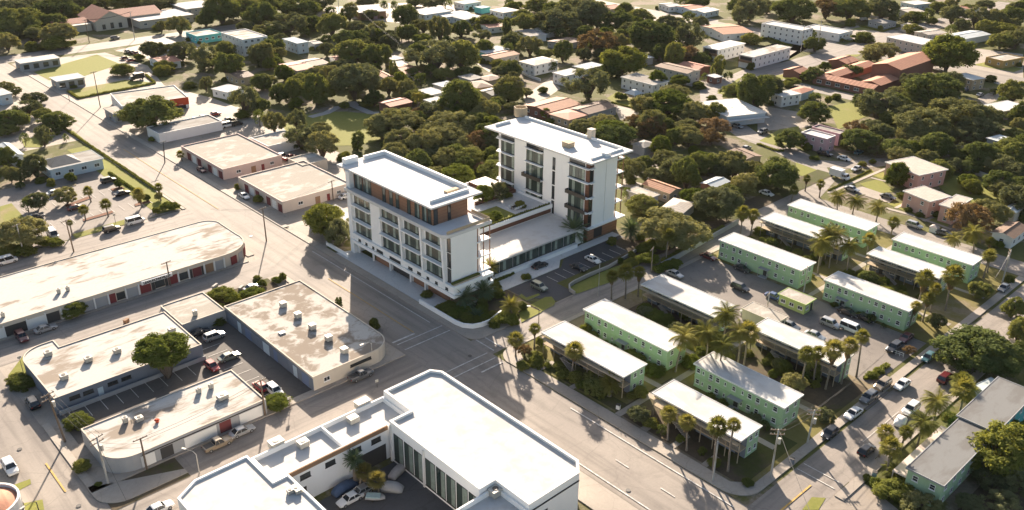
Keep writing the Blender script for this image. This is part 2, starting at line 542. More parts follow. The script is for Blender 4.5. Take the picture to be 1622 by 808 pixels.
mb = MB()
n = 24
S = 2600
for i in range(n):
    for j in range(n):
        x0, x1 = -S + 2 * S * i / n, -S + 2 * S * (i + 1) / n
        y0, y1 = -S + 2 * S * j / n, -S + 2 * S * (j + 1) / n
        mb.add([(x0, y0, 0), (x1, y0, 0), (x1, y1, 0), (x0, y1, 0)], [(0, 1, 2, 3)])
struct('ground', mb, 'town_ground')

# paved yards between the commercial buildings
sheet('paved_yards', 'yard_paving',
      rect(107, 152, 188, 322), rect(107, 126, 322, 452), rect(60, 92.3, 320, 452), rect(-40, 92.3, 180, 236),
      rect(-20, 92.3, 112, 180),
      pq(0, (370, 350), (640, 320), (900, 400), (1000, 520), (1300, 600), (1616, 720), (1500, 808), (900, 808), (500, 640), (150, 420)),
      pq(0, (950, 250), (1150, 200), (1300, 240), (1050, 420), (820, 330), (700, 310)))
sheet('car_park', 'lot_asphalt', rect(50, 91, 237, 287))
sheet('north_lane', 'asphalt_cross', rect(-40, 92.3, 222, 236.5))
sheet('house_yards', 'yard_paving',
      pq(6, (720, 180), (900, 130), (1040, 190), (1050, 290), (860, 320), (720, 300)),
      pq(2, (640, 60), (1000, 90), (1300, 120), (1290, 180), (1000, 130), (660, 130)),
      pq(3, (1290, 290), (1616, 330), (1616, 480), (1480, 520), (1250, 440)),
      pq(3, (0, 290), (130, 300), (440, 330), (700, 330), (470, 260), (830, 215), (1000, 205), (560, 150), (330, 250), (0, 470)),
      pq(3, (0, 640), (240, 680), (400, 760), (250, 780), (0, 800)), pq(3, (1340, 600), (1500, 520), (1460, 610), (1380, 640)),
      pq(2, (1000, 500), (1200, 540), (1300, 600), (1616, 420), (1616, 390), (1440, 430), (1350, 470)),
      pq(1, (380, 60), (540, 40), (880, 20), (1180, 10), (1300, 60), (1200, 120), (900, 140), (560, 110)),
      pq(2, (660, 640), (860, 680), (830, 720), (700, 730)), pq(2, (110, 590), (270, 480), (340, 540), (250, 600), (130, 640)),
      pq(1, (1340, 370), (1616, 330), (1616, 400), (1440, 440)), pq(15, (385, 770), (480, 690), (560, 650), (640, 640), (700, 680), (860, 808), (360, 808)), pq(15, (470, 560), (560, 470), (640, 440), (720, 500), (640, 600), (560, 640)), pq(15, (720, 330), (860, 215), (960, 150), (1020, 190), (880, 330), (760, 420)), pq(6, (720, 320), (840, 350), (800, 380), (720, 370)))

# roads
sheet('main_road', 'asphalt', rect(92.3, 106, -80, 900))
sheet('cross_street', 'asphalt_cross', [(106, 119.4), (238, 119.4), (238, 128), (180, 126.5), (106, 126.5)], rect(20, 92.3, 115, 131))
sheet('strip_mall_street', 'asphalt_cross', rect(-60, 92.3, 182.5, 193))
sheet('west_road', 'asphalt', rect(18.5, 27.8, 60, 182.5))
sheet('south_street', 'asphalt_cross', rect(106, 420, 48.5, 56.5))
sheet('east_road', 'asphalt', rect(228.5, 237.5, 56.5, 119.4), lane([(236, 124), (252, 128), (264, 138), (270, 152), (273, 168), (290, 196), (312, 213), (352, 220), (380, 222)], 9.5),
      lane([(264, 138), (272, 128), (292, 118), (330, 108)], 7))
sheet('far_roads', 'asphalt', rect(424, 440, 120, 208), rect(424, 440, 222, 640), lane([(350, 160), (350, 208)], 9))
sheet('far_cross_roads', 'asphalt_cross', rect(340, 640, 208, 222), rect(106, 330, 455, 470), rect(-120, 92.3, 455, 470))
sheet('courtyard_lot', 'lot_asphalt', rect(155, 179, 60, 118.5), rect(146, 155, 56.6, 66))
sheet('hotel_lot', 'dark_asphalt', [(128, 133.5), (133, 126.6), (139, 126.6), (139, 133.2), (172, 133.2), (172, 141.5), (150, 141.5), (146, 138.5), (128, 138.5)])
sheet('warehouse_lot', 'worn_asphalt', rect(60.6, 71.2, 132, 168.5), rect(31, 60.6, 146, 157.8))
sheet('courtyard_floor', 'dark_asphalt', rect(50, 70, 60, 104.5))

# lawns and planting ground
sheet('lawn', 'lawn',
      rect(84.5, 91.0, 238, 312), pq(0, (205, 440), (590, 333), (735, 392), (480, 475), (300, 490)), pq(0, (412, 555), (760, 488), (945, 505), (480, 603)),
      [(167 + 19 * math.cos(a / 16 * 6.283), 273 + 22 * math.sin(a / 16 * 6.283)) for a in range(16)],
      pq(7, (440, 390), (690, 262), (720, 285), (450, 420)), pq(7, (620, 350), (740, 320), (840, 400), (720, 410)), pq(7, (700, 300), (760, 280), (800, 300), (760, 325)),
      pq(7, (230, 220), (370, 270), (340, 312), (250, 300)), pq(7, (10, 90), (130, 20), (250, 0), (270, 90), (130, 125)), pq(7, (780, 470), (900, 470), (1180, 590), (1150, 620)),
      pq(7, (1060, 330), (1200, 300), (1616, 400), (1560, 480), (1300, 470), (1150, 410)), pq(3, (430, 650), (600, 615), (700, 690), (490, 790)), pq(3, (110, 460), (240, 440), (230, 470), (130, 490)),
      pq(3, (1310, 395), (1430, 370), (1616, 420), (1560, 440)), pq(3, (850, 620), (1000, 600), (1080, 660), (850, 660)), pq(2, (620, 600), (680, 560), (850, 640), (800, 668), (680, 640)),
      pq(2, (1290, 570), (1420, 480), (1450, 470), (1340, 580)), pq(3, (530, 335), (640, 330), (600, 348)), pq(3, (560, 180), (690, 150), (870, 160), (780, 190)),
      pq(4, (130, 80), (250, 60), (340, 60), (250, 130), (150, 130)), pq(4, (450, 30), (560, 120), (400, 20)), pq(4, (440, 660), (760, 570), (760, 600), (460, 685)), pq(4, (0, 490), (70, 470), (150, 560), (0, 600)),
      pq(12, (60, 665), (185, 620), (190, 650), (60, 720)), pq(12, (90, 780), (260, 745), (270, 808), (80, 850)), pq(8, (50, 750), (150, 620), (220, 780), (60, 830)),
      pq(15, (330, 730), (415, 735), (370, 808), (270, 808)), pq(2, (990, 470), (1240, 470), (1180, 500), (1000, 510)))
sheet('dry_lawn', 'dry_lawn', [(109.6, 59), (154.9, 59), (154.9, 118), (112, 118), (109.6, 114)], [(179.2, 59), (228, 59), (228, 118), (179.2, 118)],
      rect(106.2, 109, 59, 112), pq(10, (380, 410), (480, 365), (520, 480), (440, 460)))
sheet('garden_soil', 'garden_soil', rect(109.7, 127, 60, 88.6), rect(110, 113.2, 88.6, 117), rect(138, 154.8, 89, 113), rect(140, 153, 60, 86), rect(109.5, 127.5, 127.6, 140), rect(167, 178, 128, 140),
      rect(106, 300, 20, 33), pq(15, (700, 640), (790, 600), (930, 700), (940, 790), (760, 720)), rect(29, 42, 124.5, 131), rect(72, 88, 170.6, 182), rect(150, 260, 126.8, 133))

# raised kerbs, pavements, paved forecourts
KZ = 0.19
mb = MB()
mb.prism([(106, 128.5)] + arc(109.2, 128.6, 3.2, 180, 270, 6) + [(118, 125.8), (118, 127.4), (108, 140), (108.2, 200), (106, 206)], 0, KZ)
mb.prism(rect(106, 107.8, 206, 440), 0, KZ)
mb.prism([(106.2, 114)] + [(106.2, 62)] + arc(111, 62, 4.8, 180, 270, 7) + [(228, 57.2), (228, 59), (112, 59), (109, 62), (109, 113), (112, 118), (228, 118), (228, 119.2)] + arc(111, 114.2, 5.0, 90, 180, 7)[:-1], 0, KZ)
mb.prism([(92, 131.2), (92, 180), (90.6, 180), (90.6, 144), (86, 133.0), (28, 133.0), (28, 131.2)], 0, KZ)
mb.prism(rect(90.2, 92.0, 196, 222), 0, KZ)
mb.prism(rect(91.2, 92.0, 236.6, 452), 0, KZ)
mb.prism(rect(28, 89, 193.2, 195.2), 0, KZ)
mb.prism([(27.9, 131.2), (27.9, 156), (29.2, 156), (29.2, 132.4)] + [(42, 126.9), (42, 125.6)] + arc(32.4, 130, 4.5, 270, 180, 6)[::1], 0, KZ)
mb.prism([(92.1, 113.8), (92.1, 60), (86.6, 60), (86.6, 113.8)], 0, KZ)
mb.prism(rect(50, 86.5, 113.0, 114.8), 0, KZ)
mb.prism(rect(119, 200, 46.6, 48.3), 0, KZ)
o = struct('pavement', mb, 'concrete')
mb = MB()
mb.prism([(108.2, 142), (113.4, 142), (113.4, 181), (108.2, 183)], 0, 0.15)
mb.prism([(113.5, 138.7), (145.5, 138.7), (149, 141.7), (172, 141.7), (172, 144.3), (113.5, 144.3)], 0, 0.15)
struct('forecourt', mb, 'white_paving')
mb = MB()
for x0, x1, y0, y1 in ((109.2, 127.2, 86.8, 88.2), (127.2, 153, 86.6, 88.0), (122, 123.4, 62, 115), (137, 138.3, 62, 116), (109.2, 113.4, 108, 109.2), (109.2, 113.4, 99, 100.2), (109.2, 112, 80.5, 82), (109.2, 113, 74, 75.2),
                       (190, 191.4, 60, 118), (190, 228, 87.6, 89.0), (209, 210.2, 60, 118), (179, 190, 88, 89.2), (109.2, 113, 67, 68.2), (138.3, 145, 104, 105.2)):
    mb.sheet(rect(x0, x1, y0, y1), 0)
o = struct('garden_path', mb, 'concrete')
o.location.z = lay(14)
for i, v in enumerate(o.data.vertices):
    v.co.z += 0.0009 * (i // 4)
sheet('park_path', 'pale_paving', lane([tuple(q(1, 350, 715)[:2]), tuple(q(1, 450, 690)[:2]), tuple(q(1, 520, 655)[:2]), tuple(q(1, 600, 640)[:2]), tuple(q(1, 720, 690)[:2]), tuple(q(1, 770, 690)[:2])], 3.4),
      lane([tuple(q(1, 540, 640)[:2]), tuple(q(1, 640, 630)[:2])], 6))
# paved walks on the lawns by the pink houses
sheet('lawn_walks', 'concrete', lane([tuple(q(7, 430, 410)[:2]), tuple(q(7, 720, 285)[:2]), tuple(q(7, 800, 250)[:2])], 1.1), lane([tuple(q(7, 690, 315)[:2]), tuple(q(7, 830, 350)[:2])], 1.0),
      pq(7, (540, 390), (640, 370), (730, 400), (840, 440), (800, 470), (640, 420)), lane([tuple(q(7, 780, 500)[:2]), tuple(q(7, 930, 540)[:2]), tuple(q(7, 1180, 630)[:2])], 1.3),
      lane([tuple(q(7, 840, 500)[:2]), tuple(q(7, 900, 470)[:2])], 1.0), lane([tuple(q(7, 1010, 580)[:2]), tuple(q(7, 1080, 550)[:2])], 1.0))

# painted lines, each kind one flat sheet
mz = 0.004
mb = MB()
for y0, y1 in ((136.7, 137.2), ):
    mb.sheet(rect(92.9, 98.8, y0, y1), 0)
for y in (135.6, 132.9, 120.4, 117.9):
    mb.sheet(rect(93.2, 105.4, y - 0.14, y + 0.14), 0)
mb.sheet(rect(99.6, 105.4, 115.4, 115.8), 0)
mb.sheet(rect(104.1, 104.35, 58, 95), 0)
mb.sheet(rect(93.35, 93.6, 60, 84), 0)
mb.sheet(rect(104.1, 104.35, 138.5, 188), 0)
for y in (66, 56, 76):
    mb.sheet(rect(98.9, 99.1, y, y + 3), 0)
mb.sheet(rect(106.9, 107.2, 120.2, 126), 0)
mb.sheet(rect(109.0, 109.3, 120.2, 126), 0)
for i in range(11):
    x = 139.6 + i * 2.9
    mb.sheet(rect(x, x + 0.14, 133.3, 137.3), 0)
for i in range(9):
    x = 33 + i * 2.9
    mb.sheet(rect(x, x + 0.13, 153.0, 157.5), 0)
for i in range(9):
    y = 134 + i * 3.4
    mb.sheet(rect(61.2, 65.4, y, y + 0.13), 0)
for i in range(12):
    mb.sheet(rect(57 + i * 2.7, 57.12 + i * 2.7, 247, 251.5), 0)
    mb.sheet(rect(57 + i * 2.7, 57.12 + i * 2.7, 262, 266.5), 0)
mb.sheet(rect(120.5, 120.7, 49.2, 56.2), 0)
mb.sheet(rect(122.6, 122.8, 49.2, 56.2), 0)
mb.sheet(rect(136, 150, 52.2, 52.32), 0)
o = struct('road_marking_white', mb, 'white_paint')
o.location.z = lay()
mb = MB()
mb.sheet(rect(98.85, 99.05, 137.4, 172), 0)
mb.sheet(rect(24.8, 25.1, 134.5, 144.3), 0)
mb.sheet(rect(108, 118.5, 52.2, 52.5), 0)
mb.sheet(rect(156, 161, 84.0, 84.2), 0)
mb.sheet(rect(98.85, 99.05, 230, 300), 0)
o = struct('road_marking_yellow', mb, 'yellow_paint')
o.location.z = lay()
# tyre stops and planted islands in the car park (kerbed beds)
def bed(name, label, pts, mat_in, h=0.18, group=None):
    mb = MB()
    mb.prism(pts, 0, h, 0, 1)
    o = thing(name, label, 'planting bed', group=group, me=mb.mesh(name, ['kerb', mat_in]))
    return o
bed('planting_bed', 'narrow mulch bed under the leafy tree and palm in the car park', pq(4, (395, 485), (545, 428), (560, 440), (405, 497)), 'mulch')
bed('planting_bed', 'narrow mulch bed under two small palms beside the lane of parked vans', pq(4, (505, 570), (685, 517), (690, 530), (510, 582)), 'mulch')
bed('planting_bed', 'short mulch bed with a palm at the road end of the car park', pq(4, (820, 477), (910, 455), (918, 466), (825, 490)), 'mulch')
bed('planting_bed', 'small kerbed bed under the lollipop tree between two parked cars', pq(4, (675, 385), (740, 370), (760, 380), (690, 400)), 'mulch')
bed('planting_bed', 'grassy kerbed bed near the blue-walled office in the car park', pq(4, (300, 390), (460, 350), (465, 362), (310, 402)), 'dry_lawn')
bed('planting_bed', 'rounded grass island at the hotel driveway mouth', pq(10, (155, 322), (245, 275), (285, 273), (305, 300), (300, 325), (225, 362)), 'lawn')
bed('planting_bed', 'narrow grass island beside the gold-lit hotel driveway', pq(10, (80, 270), (100, 255), (130, 278), (205, 252), (215, 262), (130, 298)), 'lawn')
bed('planting_bed', 'grass strip beside the street near the garden palms', pq(10, (85, 370), (150, 335), (225, 365), (100, 430)), 'lawn')
bed('planting_bed', 'long shaded lawn enclosed by the low hotel wall', pq(10, (395, 215), (630, 105), (730, 70), (780, 95), (640, 185), (440, 255), (405, 240)), 'lawn')
bed('planting_bed', 'dark shrub bed at the palm by the glazed podium', pq(6, (270, 770), (440, 700), (475, 715), (430, 745), (300, 795)), 'garden_soil')
bed('planting_bed', 'leafy bed between hotel parking bays and the low wall', pq(6, (665, 720), (690, 700), (840, 680), (860, 715), (755, 770)), 'garden_soil')

# ------------------------------------------------------------------ buildings
WIN = {}
FOOT = []                                    # house footprints: origin, turn, sizes
def window_mesh(w, h, style):
    k = (round(w, 2), round(h, 2), style)
    if k not in WIN:
        fm = 'white_frame' if style in ('plain', 'slider') else 'dark_frame'
        fr, gl = MB(), MB()
        t = 0.09
        fr.box(-w / 2, w / 2, -0.07, 0.0, 0, t)
        fr.box(-w / 2, w / 2, -0.07, 0.0, h - t, h)
        fr.box(-w / 2, -w / 2 + t, -0.07, 0.0, t, h - t)
        fr.box(w / 2 - t, w / 2, -0.07, 0.0, t, h - t)
        nm = {'plain': 1, 'slider': 2, 'strip': max(2, round(w / 0.9)), 'shop': max(1, round(w / 1.5)), 'curtain': max(1, round(w / 1.1)), 'vent': 3}[style]
        for i in range(1, nm):
            x = -w / 2 + w * i / nm
            fr.box(x - 0.04, x + 0.04, -0.06, 0.0, t, h - t)
        if style == 'plain' and h > 0.8:
            fr.box(-w / 2 + t, w / 2 - t, -0.055, 0.0, h * 0.5 - 0.03, h * 0.5 + 0.03)
        fr.box(-w / 2 - 0.08, w / 2 + 0.08, -0.14, -0.001, -0.1, -0.002)
        x0, x1 = -w / 2 + t, w / 2 - t
        if style == 'curtain':
            for i in range(nm):
                a, b = x0 + (x1 - x0) * i / nm, x0 + (x1 - x0) * (i + 1) / nm
                gl.add([(a, -0.03, t), (b, -0.03, t), (b, -0.03, h - t), (a, -0.03, h - t)], [(0, 1, 2, 3)], 1 if (i * 7 + 3) % 5 < 2 else 0)
        else:
            gl.add([(x0, -0.03, t), (x1, -0.03, t), (x1, -0.03, h - t), (x0, -0.03, h - t)], [(0, 1, 2, 3)])
        WIN[k] = (fr.mesh('window_frame', [fm]), gl.mesh('pane', ['hotel_glass' if style == 'curtain' else 'window_glass', 'curtain_pane']))
    return WIN[k]

def add_window(root, face, u, z, w, h, wx, wy, style='plain', off=0.0, name='window'):
    """face: x (towards -x), y (towards -y), X, Y; u = middle along the wall"""
    fr, gl = window_mesh(w, h, style)
    loc, rz = {'y': ((u, -off - 0.003, z), 0), 'x': ((-off - 0.003, u, z), -math.pi / 2), 'Y': ((u, wy + off + 0.003, z), math.pi), 'X': ((wx + off + 0.003, u, z), math.pi / 2)}[face]
    f = link(name, fr, root, loc, rz)
    link('pane', gl, f)
    return f

DOOR = {}
def add_panel(root, name, face, u, z, w, h, wx, wy, mat, off=0.0, ribs=0, deep=0.06):
    """a door, shutter or wall panel standing slightly proud of the wall"""
    k = (name, round(w, 2), round(h, 2), mat, ribs)
    if k not in DOOR:
        mb = MB()
        if ribs:
            for i in range(ribs):
                a, b = h * i / ribs, h * (i + 1) / ribs
                mb.box(-w / 2, w / 2, -deep, 0, a + 0.02, b - 0.02)
            mb.box(-w / 2, w / 2, -deep * 0.5, 0, 0, h)
        else:
            mb.box(-w / 2, w / 2, -deep, 0, 0, h)
        DOOR[k] = mb.mesh(name, [mat])
    loc, rz = {'y': ((u, -off - 0.003, z), 0), 'x': ((-off - 0.003, u, z), -math.pi / 2), 'Y': ((u, wy + off + 0.003, z), math.pi), 'X': ((wx + off + 0.003, u, z), math.pi / 2)}[face]
    return link(name, DOOR[k], root, loc, rz)

def geo3(t, L, N, R, z, snap=9):
    """left, near and right roof corners seen at height z -> origin, turn, sizes"""
    l, n_, r = q(t, *L, z), q(t, *N, z), q(t, *R, z)
    u, v = (r - n_), (l - n_)
    au, av = math.atan2(u.y, u.x), math.atan2(v.y, v.x) - math.pi / 2
    av = (av + math.pi) % (2 * math.pi) - math.pi
    wu, wv = u.length, v.length
    rot = (au * wu + av * wv) / (wu + wv)
    if abs(math.degrees(rot)) < snap:
        rot = 0.0
    return n_.x, n_.y, rot, max(3.0, wu * math.cos(au - rot)), max(3.0, wv * math.cos(av - rot))

def roof_mesh(kind, wx, wy, h, o, rise=1.2):
    mb = MB()
    if kind == 'flat':                       # slab with a low rim
        p = rect(-o, wx + o, -o, wy + o)
        mb.prism(p, h + 0.002, h + 0.24, 1, 0, True)
        mb.ring(p, 0.12, h + 0.24, h + 0.31, 1)
    elif kind == 'parapet':
        p = rect(0, wx, 0, wy)
        mb.sheet(rect(0.16, wx - 0.16, 0.16, wy - 0.16), h - 0.25)
        mb.ring(rect(-0.06, wx + 0.06, -0.06, wy + 0.06), 0.3, h + 0.002, h + 0.08, 1)
    elif kind in ('gx', 'gy'):
        t = 0.14
        if kind == 'gx':
            e = [(-o, -o, h), (wx + o, -o, h), (wx + o, wy / 2, h + rise), (-o, wy / 2, h + rise), (-o, wy + o, h), (wx + o, wy + o, h)]
        else:
            e = [(-o, wy + o, h), (-o, -o, h), (wx / 2, -o, h + rise), (wx / 2, wy + o, h + rise), (wx + o, wy + o, h), (wx + o, -o, h)]
        up = [(a, b, c + t) for a, b, c in e]
        mb.add(up, [(0, 1, 2, 3), (3, 2, 5, 4)])
        mb.add(e, [(3, 2, 1, 0), (4, 5, 2, 3)], 1)
        n = 6
        for a, b in ((0, 1), (1, 2), (2, 5), (5, 4), (4, 3), (3, 0)):
            mb.add([e[a], e[b], up[b], up[a]], [(0, 1, 2, 3)], 1)
        a, b = Vector(up[2]), Vector(up[3])
        mb.tube(a + Vector((0, 0, 0.04)), b + Vector((0, 0, 0.04)), 0.11, 0.11, 6, 0)
    elif kind == 'hip':
        t = 0.12
        m = min(wx, wy) / 2 + o
        x0, x1, y0, y1 = -o, wx + o, -o, wy + o
        if wx >= wy:
            r0, r1 = (x0 + m, (y0 + y1) / 2), (x1 - m, (y0 + y1) / 2)
        else:
            r0, r1 = ((x0 + x1) / 2, y0 + m), ((x0 + x1) / 2, y1 - m)
        mb.prism(rect(x0, x1, y0, y1), h + 0.002, h + t, 1, 1, True)
        z0, z1 = h + t + 0.003, h + t + rise
        v = [(x0, y0, z0), (x1, y0, z0), (x1, y1, z0), (x0, y1, z0), (r0[0], r0[1], z1), (r1[0], r1[1], z1)]
        f = [(0, 1, 5, 4), (1, 2, 5), (2, 3, 4, 5), (3, 0, 4)] if wx >= wy else [(0, 1, 4), (1, 2, 5, 4), (2, 3, 5), (3, 0, 4, 5)]
        mb.add(v, f, 0)
    return mb

def wall_mesh(kind, wx, wy, h, rise=1.2, band=None):
    mb = MB()
    mb.box(0, wx, 0, wy, 0, h, 0, False)
    if kind == 'parapet':
        mb = MB()
        p = rect(0, wx, 0, wy)
        mb.prism(p, 0, h - 0.28)
        mb.ring(p, 0.15, h - 0.28, h)
    if kind == 'gx':
        for x in (0.0, wx):
            mb.add([(x, 0, h), (x, wy, h), (x, wy / 2, h + rise * wy / (wy + 0.8))], [(0, 1, 2)])
    if kind == 'gy':
        for y in (0.0, wy):
            mb.add([(0, y, h), (wx, y, h), (wx / 2, y, h + rise * wx / (wx + 0.8))], [(0, 1, 2)])
    return mb

def build(name, label, cat, short, g, h, wall, roof, rk='flat', o=0.35, rise=1.2, wins=(), trim=None, group=None):
    """one building: an Empty at its near corner > walls, roof, windows, doors"""
    x, y, rot, wx, wy = g
    r = thing(name, label, cat, (x, y, 0), rot, group)
    link('wall', wall_mesh(rk, wx, wy, h, rise).mesh('wall', [wall]), r)
    link('roof', roof_mesh(rk, wx, wy, h, o, rise).mesh('roof', [roof, trim or ('gray_wall' if roof == 'slate_roof' else wall)]), r)
    for w in wins:
        if w[0] == 'row':                    # ('row', face, count, storeys, w, h, style)
            _, face, cnt, st, ww, wh, style = w
            ln = wy if face in 'xX' else wx
            for s in range(st):
                for i in range(cnt):
                    u = ln * (i + 0.5) / cnt
                    add_window(r, face, u, (h / st) * s + max(0.25, (h / st - wh) * 0.55), ww, wh, wx, wy, style)
        elif w[0] == 'win':
            add_window(r, w[1], w[2], w[3], w[4], w[5], wx, wy, w[6] if len(w) > 6 else 'plain')
        elif w[0] == 'door':
            add_panel(r, 'door', w[1], w[2], 0.0, w[3], w[4], wx, wy, w[5], 0, w[6] if len(w) > 6 else 0)
    c = Matrix.Rotation(rot, 3, 'Z') @ Vector((wx / 2, wy / 2, 0))
    FOOT.append((x, y, rot, wx, wy))
    if short:
        mark((x + c.x, y + c.y), short)
    return r

def vent_box(label, p, s=(1.3, 1.3, 1.0), group='cooling units on the flat roofs', rot=0.0):
    """roof cooling unit: cabinet, fan grille, legs"""
    r = thing('cooling_unit', label, 'cooling unit', p, rot, group)
    a, b, c = s
    mb = MB()
    mb.box(-a / 2, a / 2, -b / 2, b / 2, 0.12, c)
    for i in range(4):
        z = 0.3 + (c - 0.45) * i / 4
        mb.box(-a / 2 - 0.03, a / 2 + 0.03, -b / 2 - 0.03, b / 2 + 0.03, z, z + 0.05, 0)
    mb.box(-a / 2 - 0.05, a / 2 + 0.05, -b / 2 - 0.05, b / 2 + 0.05, c + 0.001, c + 0.07, 0)
    link('cabinet', mb.mesh('cabinet', ['cool_metal']), r)
    mb = MB()
    mb.tube((0, 0, c + 0.071), (0, 0, c + 0.13), min(a, b) * 0.33, min(a, b) * 0.33, 14)
    link('fan_grille', mb.mesh('fan_grille', ['dark_metal']), r)
    mb = MB()
    for sx in (-1, 1):
        mb.box(sx * a * 0.36 - 0.06, sx * a * 0.36 + 0.06, -b / 2 + 0.04, b / 2 - 0.04, 0, 0.119)
    link('skid', mb.mesh('skid', ['dark_metal']), r)
    return r

# ---- the green apartment blocks
def pals(k, wx, wy):
    return None
GH = 5.0
def green_plain(g, label, short, entry=0.5):
    x, y, wx, wy = g
    r = thing('apartment_block', label, 'apartment block', (x, y, 0), 0, 'green two-storey apartment blocks')
    mb = MB()
    mb.box(0, wx, 0, wy, 0, GH, 0, False)
    mb.box(-0.05, wx + 0.05, -0.05, wy + 0.05, 2.44, 2.58, 1)
    mb.box(-0.04, wx + 0.04, -0.04, wy + 0.04, 0.0, 0.35, 1, False)
    link('wall', mb.mesh('wall', ['green_wall', 'green_trim']), r)
    link('roof', roof_mesh('flat', wx, wy, GH, 0.38).mesh('roof', ['apartment_roof', 'white_wall']), r)
    pat = [(0.04, 0.9), (0.10, 0.45), (0.19, 0.9), (0.27, 0.9), (0.36, 0.45), (0.56, 0.45), (0.64, 0.9), (0.73, 0.9), (0.82, 0.45), (0.92, 0.95)]
    for s in range(2):
        for f, w in pat:
            if s == 0 and abs(f - entry) < 0.06:
                continue
            add_window(r, 'x', wy * (1 - f), 2.5 * s + (0.95 if w > 0.6 else 1.05), w, 1.05 if w > 0.6 else 0.8, wx, wy)
        for u in (wx * 0.25, wx * 0.72):
            add_window(r, 'y', u, 2.5 * s + 0.95, 0.95, 1.05, wx, wy)
        for f in (0.12, 0.4, 0.6, 0.88):
            add_window(r, 'X', wy * f, 2.5 * s + 0.95, 0.9, 1.05, wx, wy)
    for f, s in ((0.19, 1), (0.64, 0), (0.73, 1), (0.27, 0)):
        mb = MB()
        mb.box(-0.42, -0.08, -0.3, 0.3, 0, 0.36)
        link('window_cooler', mb.mesh('window_cooler', ['cool_metal']), r, (0, wy * (1 - f), 2.5 * s + 0.55))
    add_window(r, 'x', wy * (1 - 0.46), 3.4, 0.8, 1.0, wx, wy)
    add_panel(r, 'door', 'x', wy * (1 - entry), 0.12, 0.95, 2.0, wx, wy, 'dark_wall')
    mb = MB()
    u = wy * (1 - entry)
    mb.box(-1.3, -0.004, u - 1.4, u + 1.4, 2.25, 2.36)
    link('porch_roof', mb.mesh('porch_roof', ['gray_wall']), r)
    for du in (-1.25, 1.25):
        mb = MB()
        mb.box(-1.22, -1.12, u + du - 0.05, u + du + 0.05, 0, 2.249)
        link('porch_post', mb.mesh('porch_post', ['gray_wall']), r)
    mb = MB()
    mb.box(-1.4, -0.06, u - 1.0, u + 1.0, 0, 0.2)
    link('porch_step', mb.mesh('porch_step', ['gray_wall']), r)
    mark((x + wx / 2, y + wy / 2), short)
    return r

def green_gallery(g, label, short):
    """the blocks with an open access gallery and outside stair on the long side"""
    x, y, wx, wy = g
    r = thing('gallery_block', label, 'apartment block', (x, y, 0), 0, 'apartment blocks with open galleries')
    dk = 2.3
    mb = MB()
    mb.box(dk, wx, 0, wy, 0, GH, 0, False)
    link('wall', mb.mesh('wall', ['green_wall', 'green_trim']), r)
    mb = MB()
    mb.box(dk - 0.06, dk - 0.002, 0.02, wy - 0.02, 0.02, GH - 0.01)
    link('gallery_shade_wall', mb.mesh('gallery_shade_wall', ['slate_wall']), r)  # slate over the green wall: the deep gallery's shade put into the colour
    link('roof', roof_mesh('flat', wx, wy, GH, 0.3).mesh('roof', ['apartment_roof', 'white_wall']), r)
    mb = MB()
    mb.box(0.05, dk - 0.003, 0, wy, 2.38, 2.56)
    mb.box(-0.95, -0.05, -0.1, wy + 0.1, GH - 0.62, GH - 0.48)
    link('gallery_floor', mb.mesh('gallery_floor', ['tan_wall']), r)
    n = 7
    for i in range(n + 1):
        mb = MB()
        yy = 0.1 + (wy - 0.2) * i / n
        mb.box(0.08, 0.2, yy - 0.06, yy + 0.06, 0, 2.379)
        mb.box(0.08, 0.2, yy - 0.06, yy + 0.06, 2.561, GH)
        link('post', mb.mesh('post', ['tan_wall']), r)
    mb = MB()
    mb.box(0.10, 0.16, 0.16, wy - 0.16, 3.42, 3.48)
    for i in range(int(wy / 0.32)):
        mb.box(0.115, 0.145, 0.2 + i * 0.32, 0.23 + i * 0.32, 2.562, 3.419)
    link('railing', mb.mesh('railing', ['gray_wall']), r)
    mb = MB()
    y0 = wy * 0.72
    for i in range(12):
        mb.box(-1.15, -0.02, y0 - i * 0.3 - 0.3, y0 - i * 0.3, 2.2 - i * 0.19, 2.36 - i * 0.19)
    mb.box(-1.2, -1.12, y0 - 3.6, y0, 2.4, 2.46)
    link('stair', mb.mesh('stair', ['concrete']), r)
    for s in range(2):
        for i in range(4):
            u = wy * (i + 0.5) / 4
            f = add_panel(r, 'door', 'x', u - 0.9, 2.5 * s + 0.1, 0.9, 2.0, wx, wy, 'dark_wall', -dk + 0.07)
            add_window(r, 'x', u + 0.7, 2.5 * s + 0.95, 1.3, 1.0, wx, wy, 'slider', -dk + 0.07)
        for u in (dk + (wx - dk) * 0.3, dk + (wx - dk) * 0.75):
            add_window(r, 'y', u, 2.5 * s + 0.95, 0.9, 1.0, wx, wy)
    mark((x + wx / 2, y + wy / 2), short)
    return r

green_gallery((113.9, 90.5, 6.5, 22.0), 'gallery block with clean white roof beside the main road and cross street corner', 'the corner gallery block')
green_plain((127.7, 90.8, 6.4, 22.6), 'green block with half-shaded roof, directly behind the corner gallery block', 'the green block behind the corner')
green_gallery((146.2, 92.6, 7.2, 20.0), 'gallery block along the courtyard lot whose long white roof ends at tall coconut palms', 'the gallery block by the courtyard')
green_plain((128.0, 64.3, 5.9, 19.6), 'green block with palm-frond shadows on its roof, near the street poles', 'the green block near the street poles')
green_gallery((113.9, 64.0, 6.0, 19.0), 'gallery block behind the paired palms at the lower main road', 'the gallery block behind paired palms')
green_plain((180.2, 65.8, 6.0, 19.8), 'green block above the parked white cars, frond shadow across its roof end', 'the green block above the white cars', 0.25)
green_gallery((148.2, 65.0, 6.0, 19.4), 'gallery block beside the tall palm row and the courtyard lot entrance', 'the gallery block at the lot entrance')
green_plain((180.3, 92.3, 6.2, 23.0), 'pale green block facing the shaded upper end of the courtyard lot', 'the green block at the upper lot', 0.6)
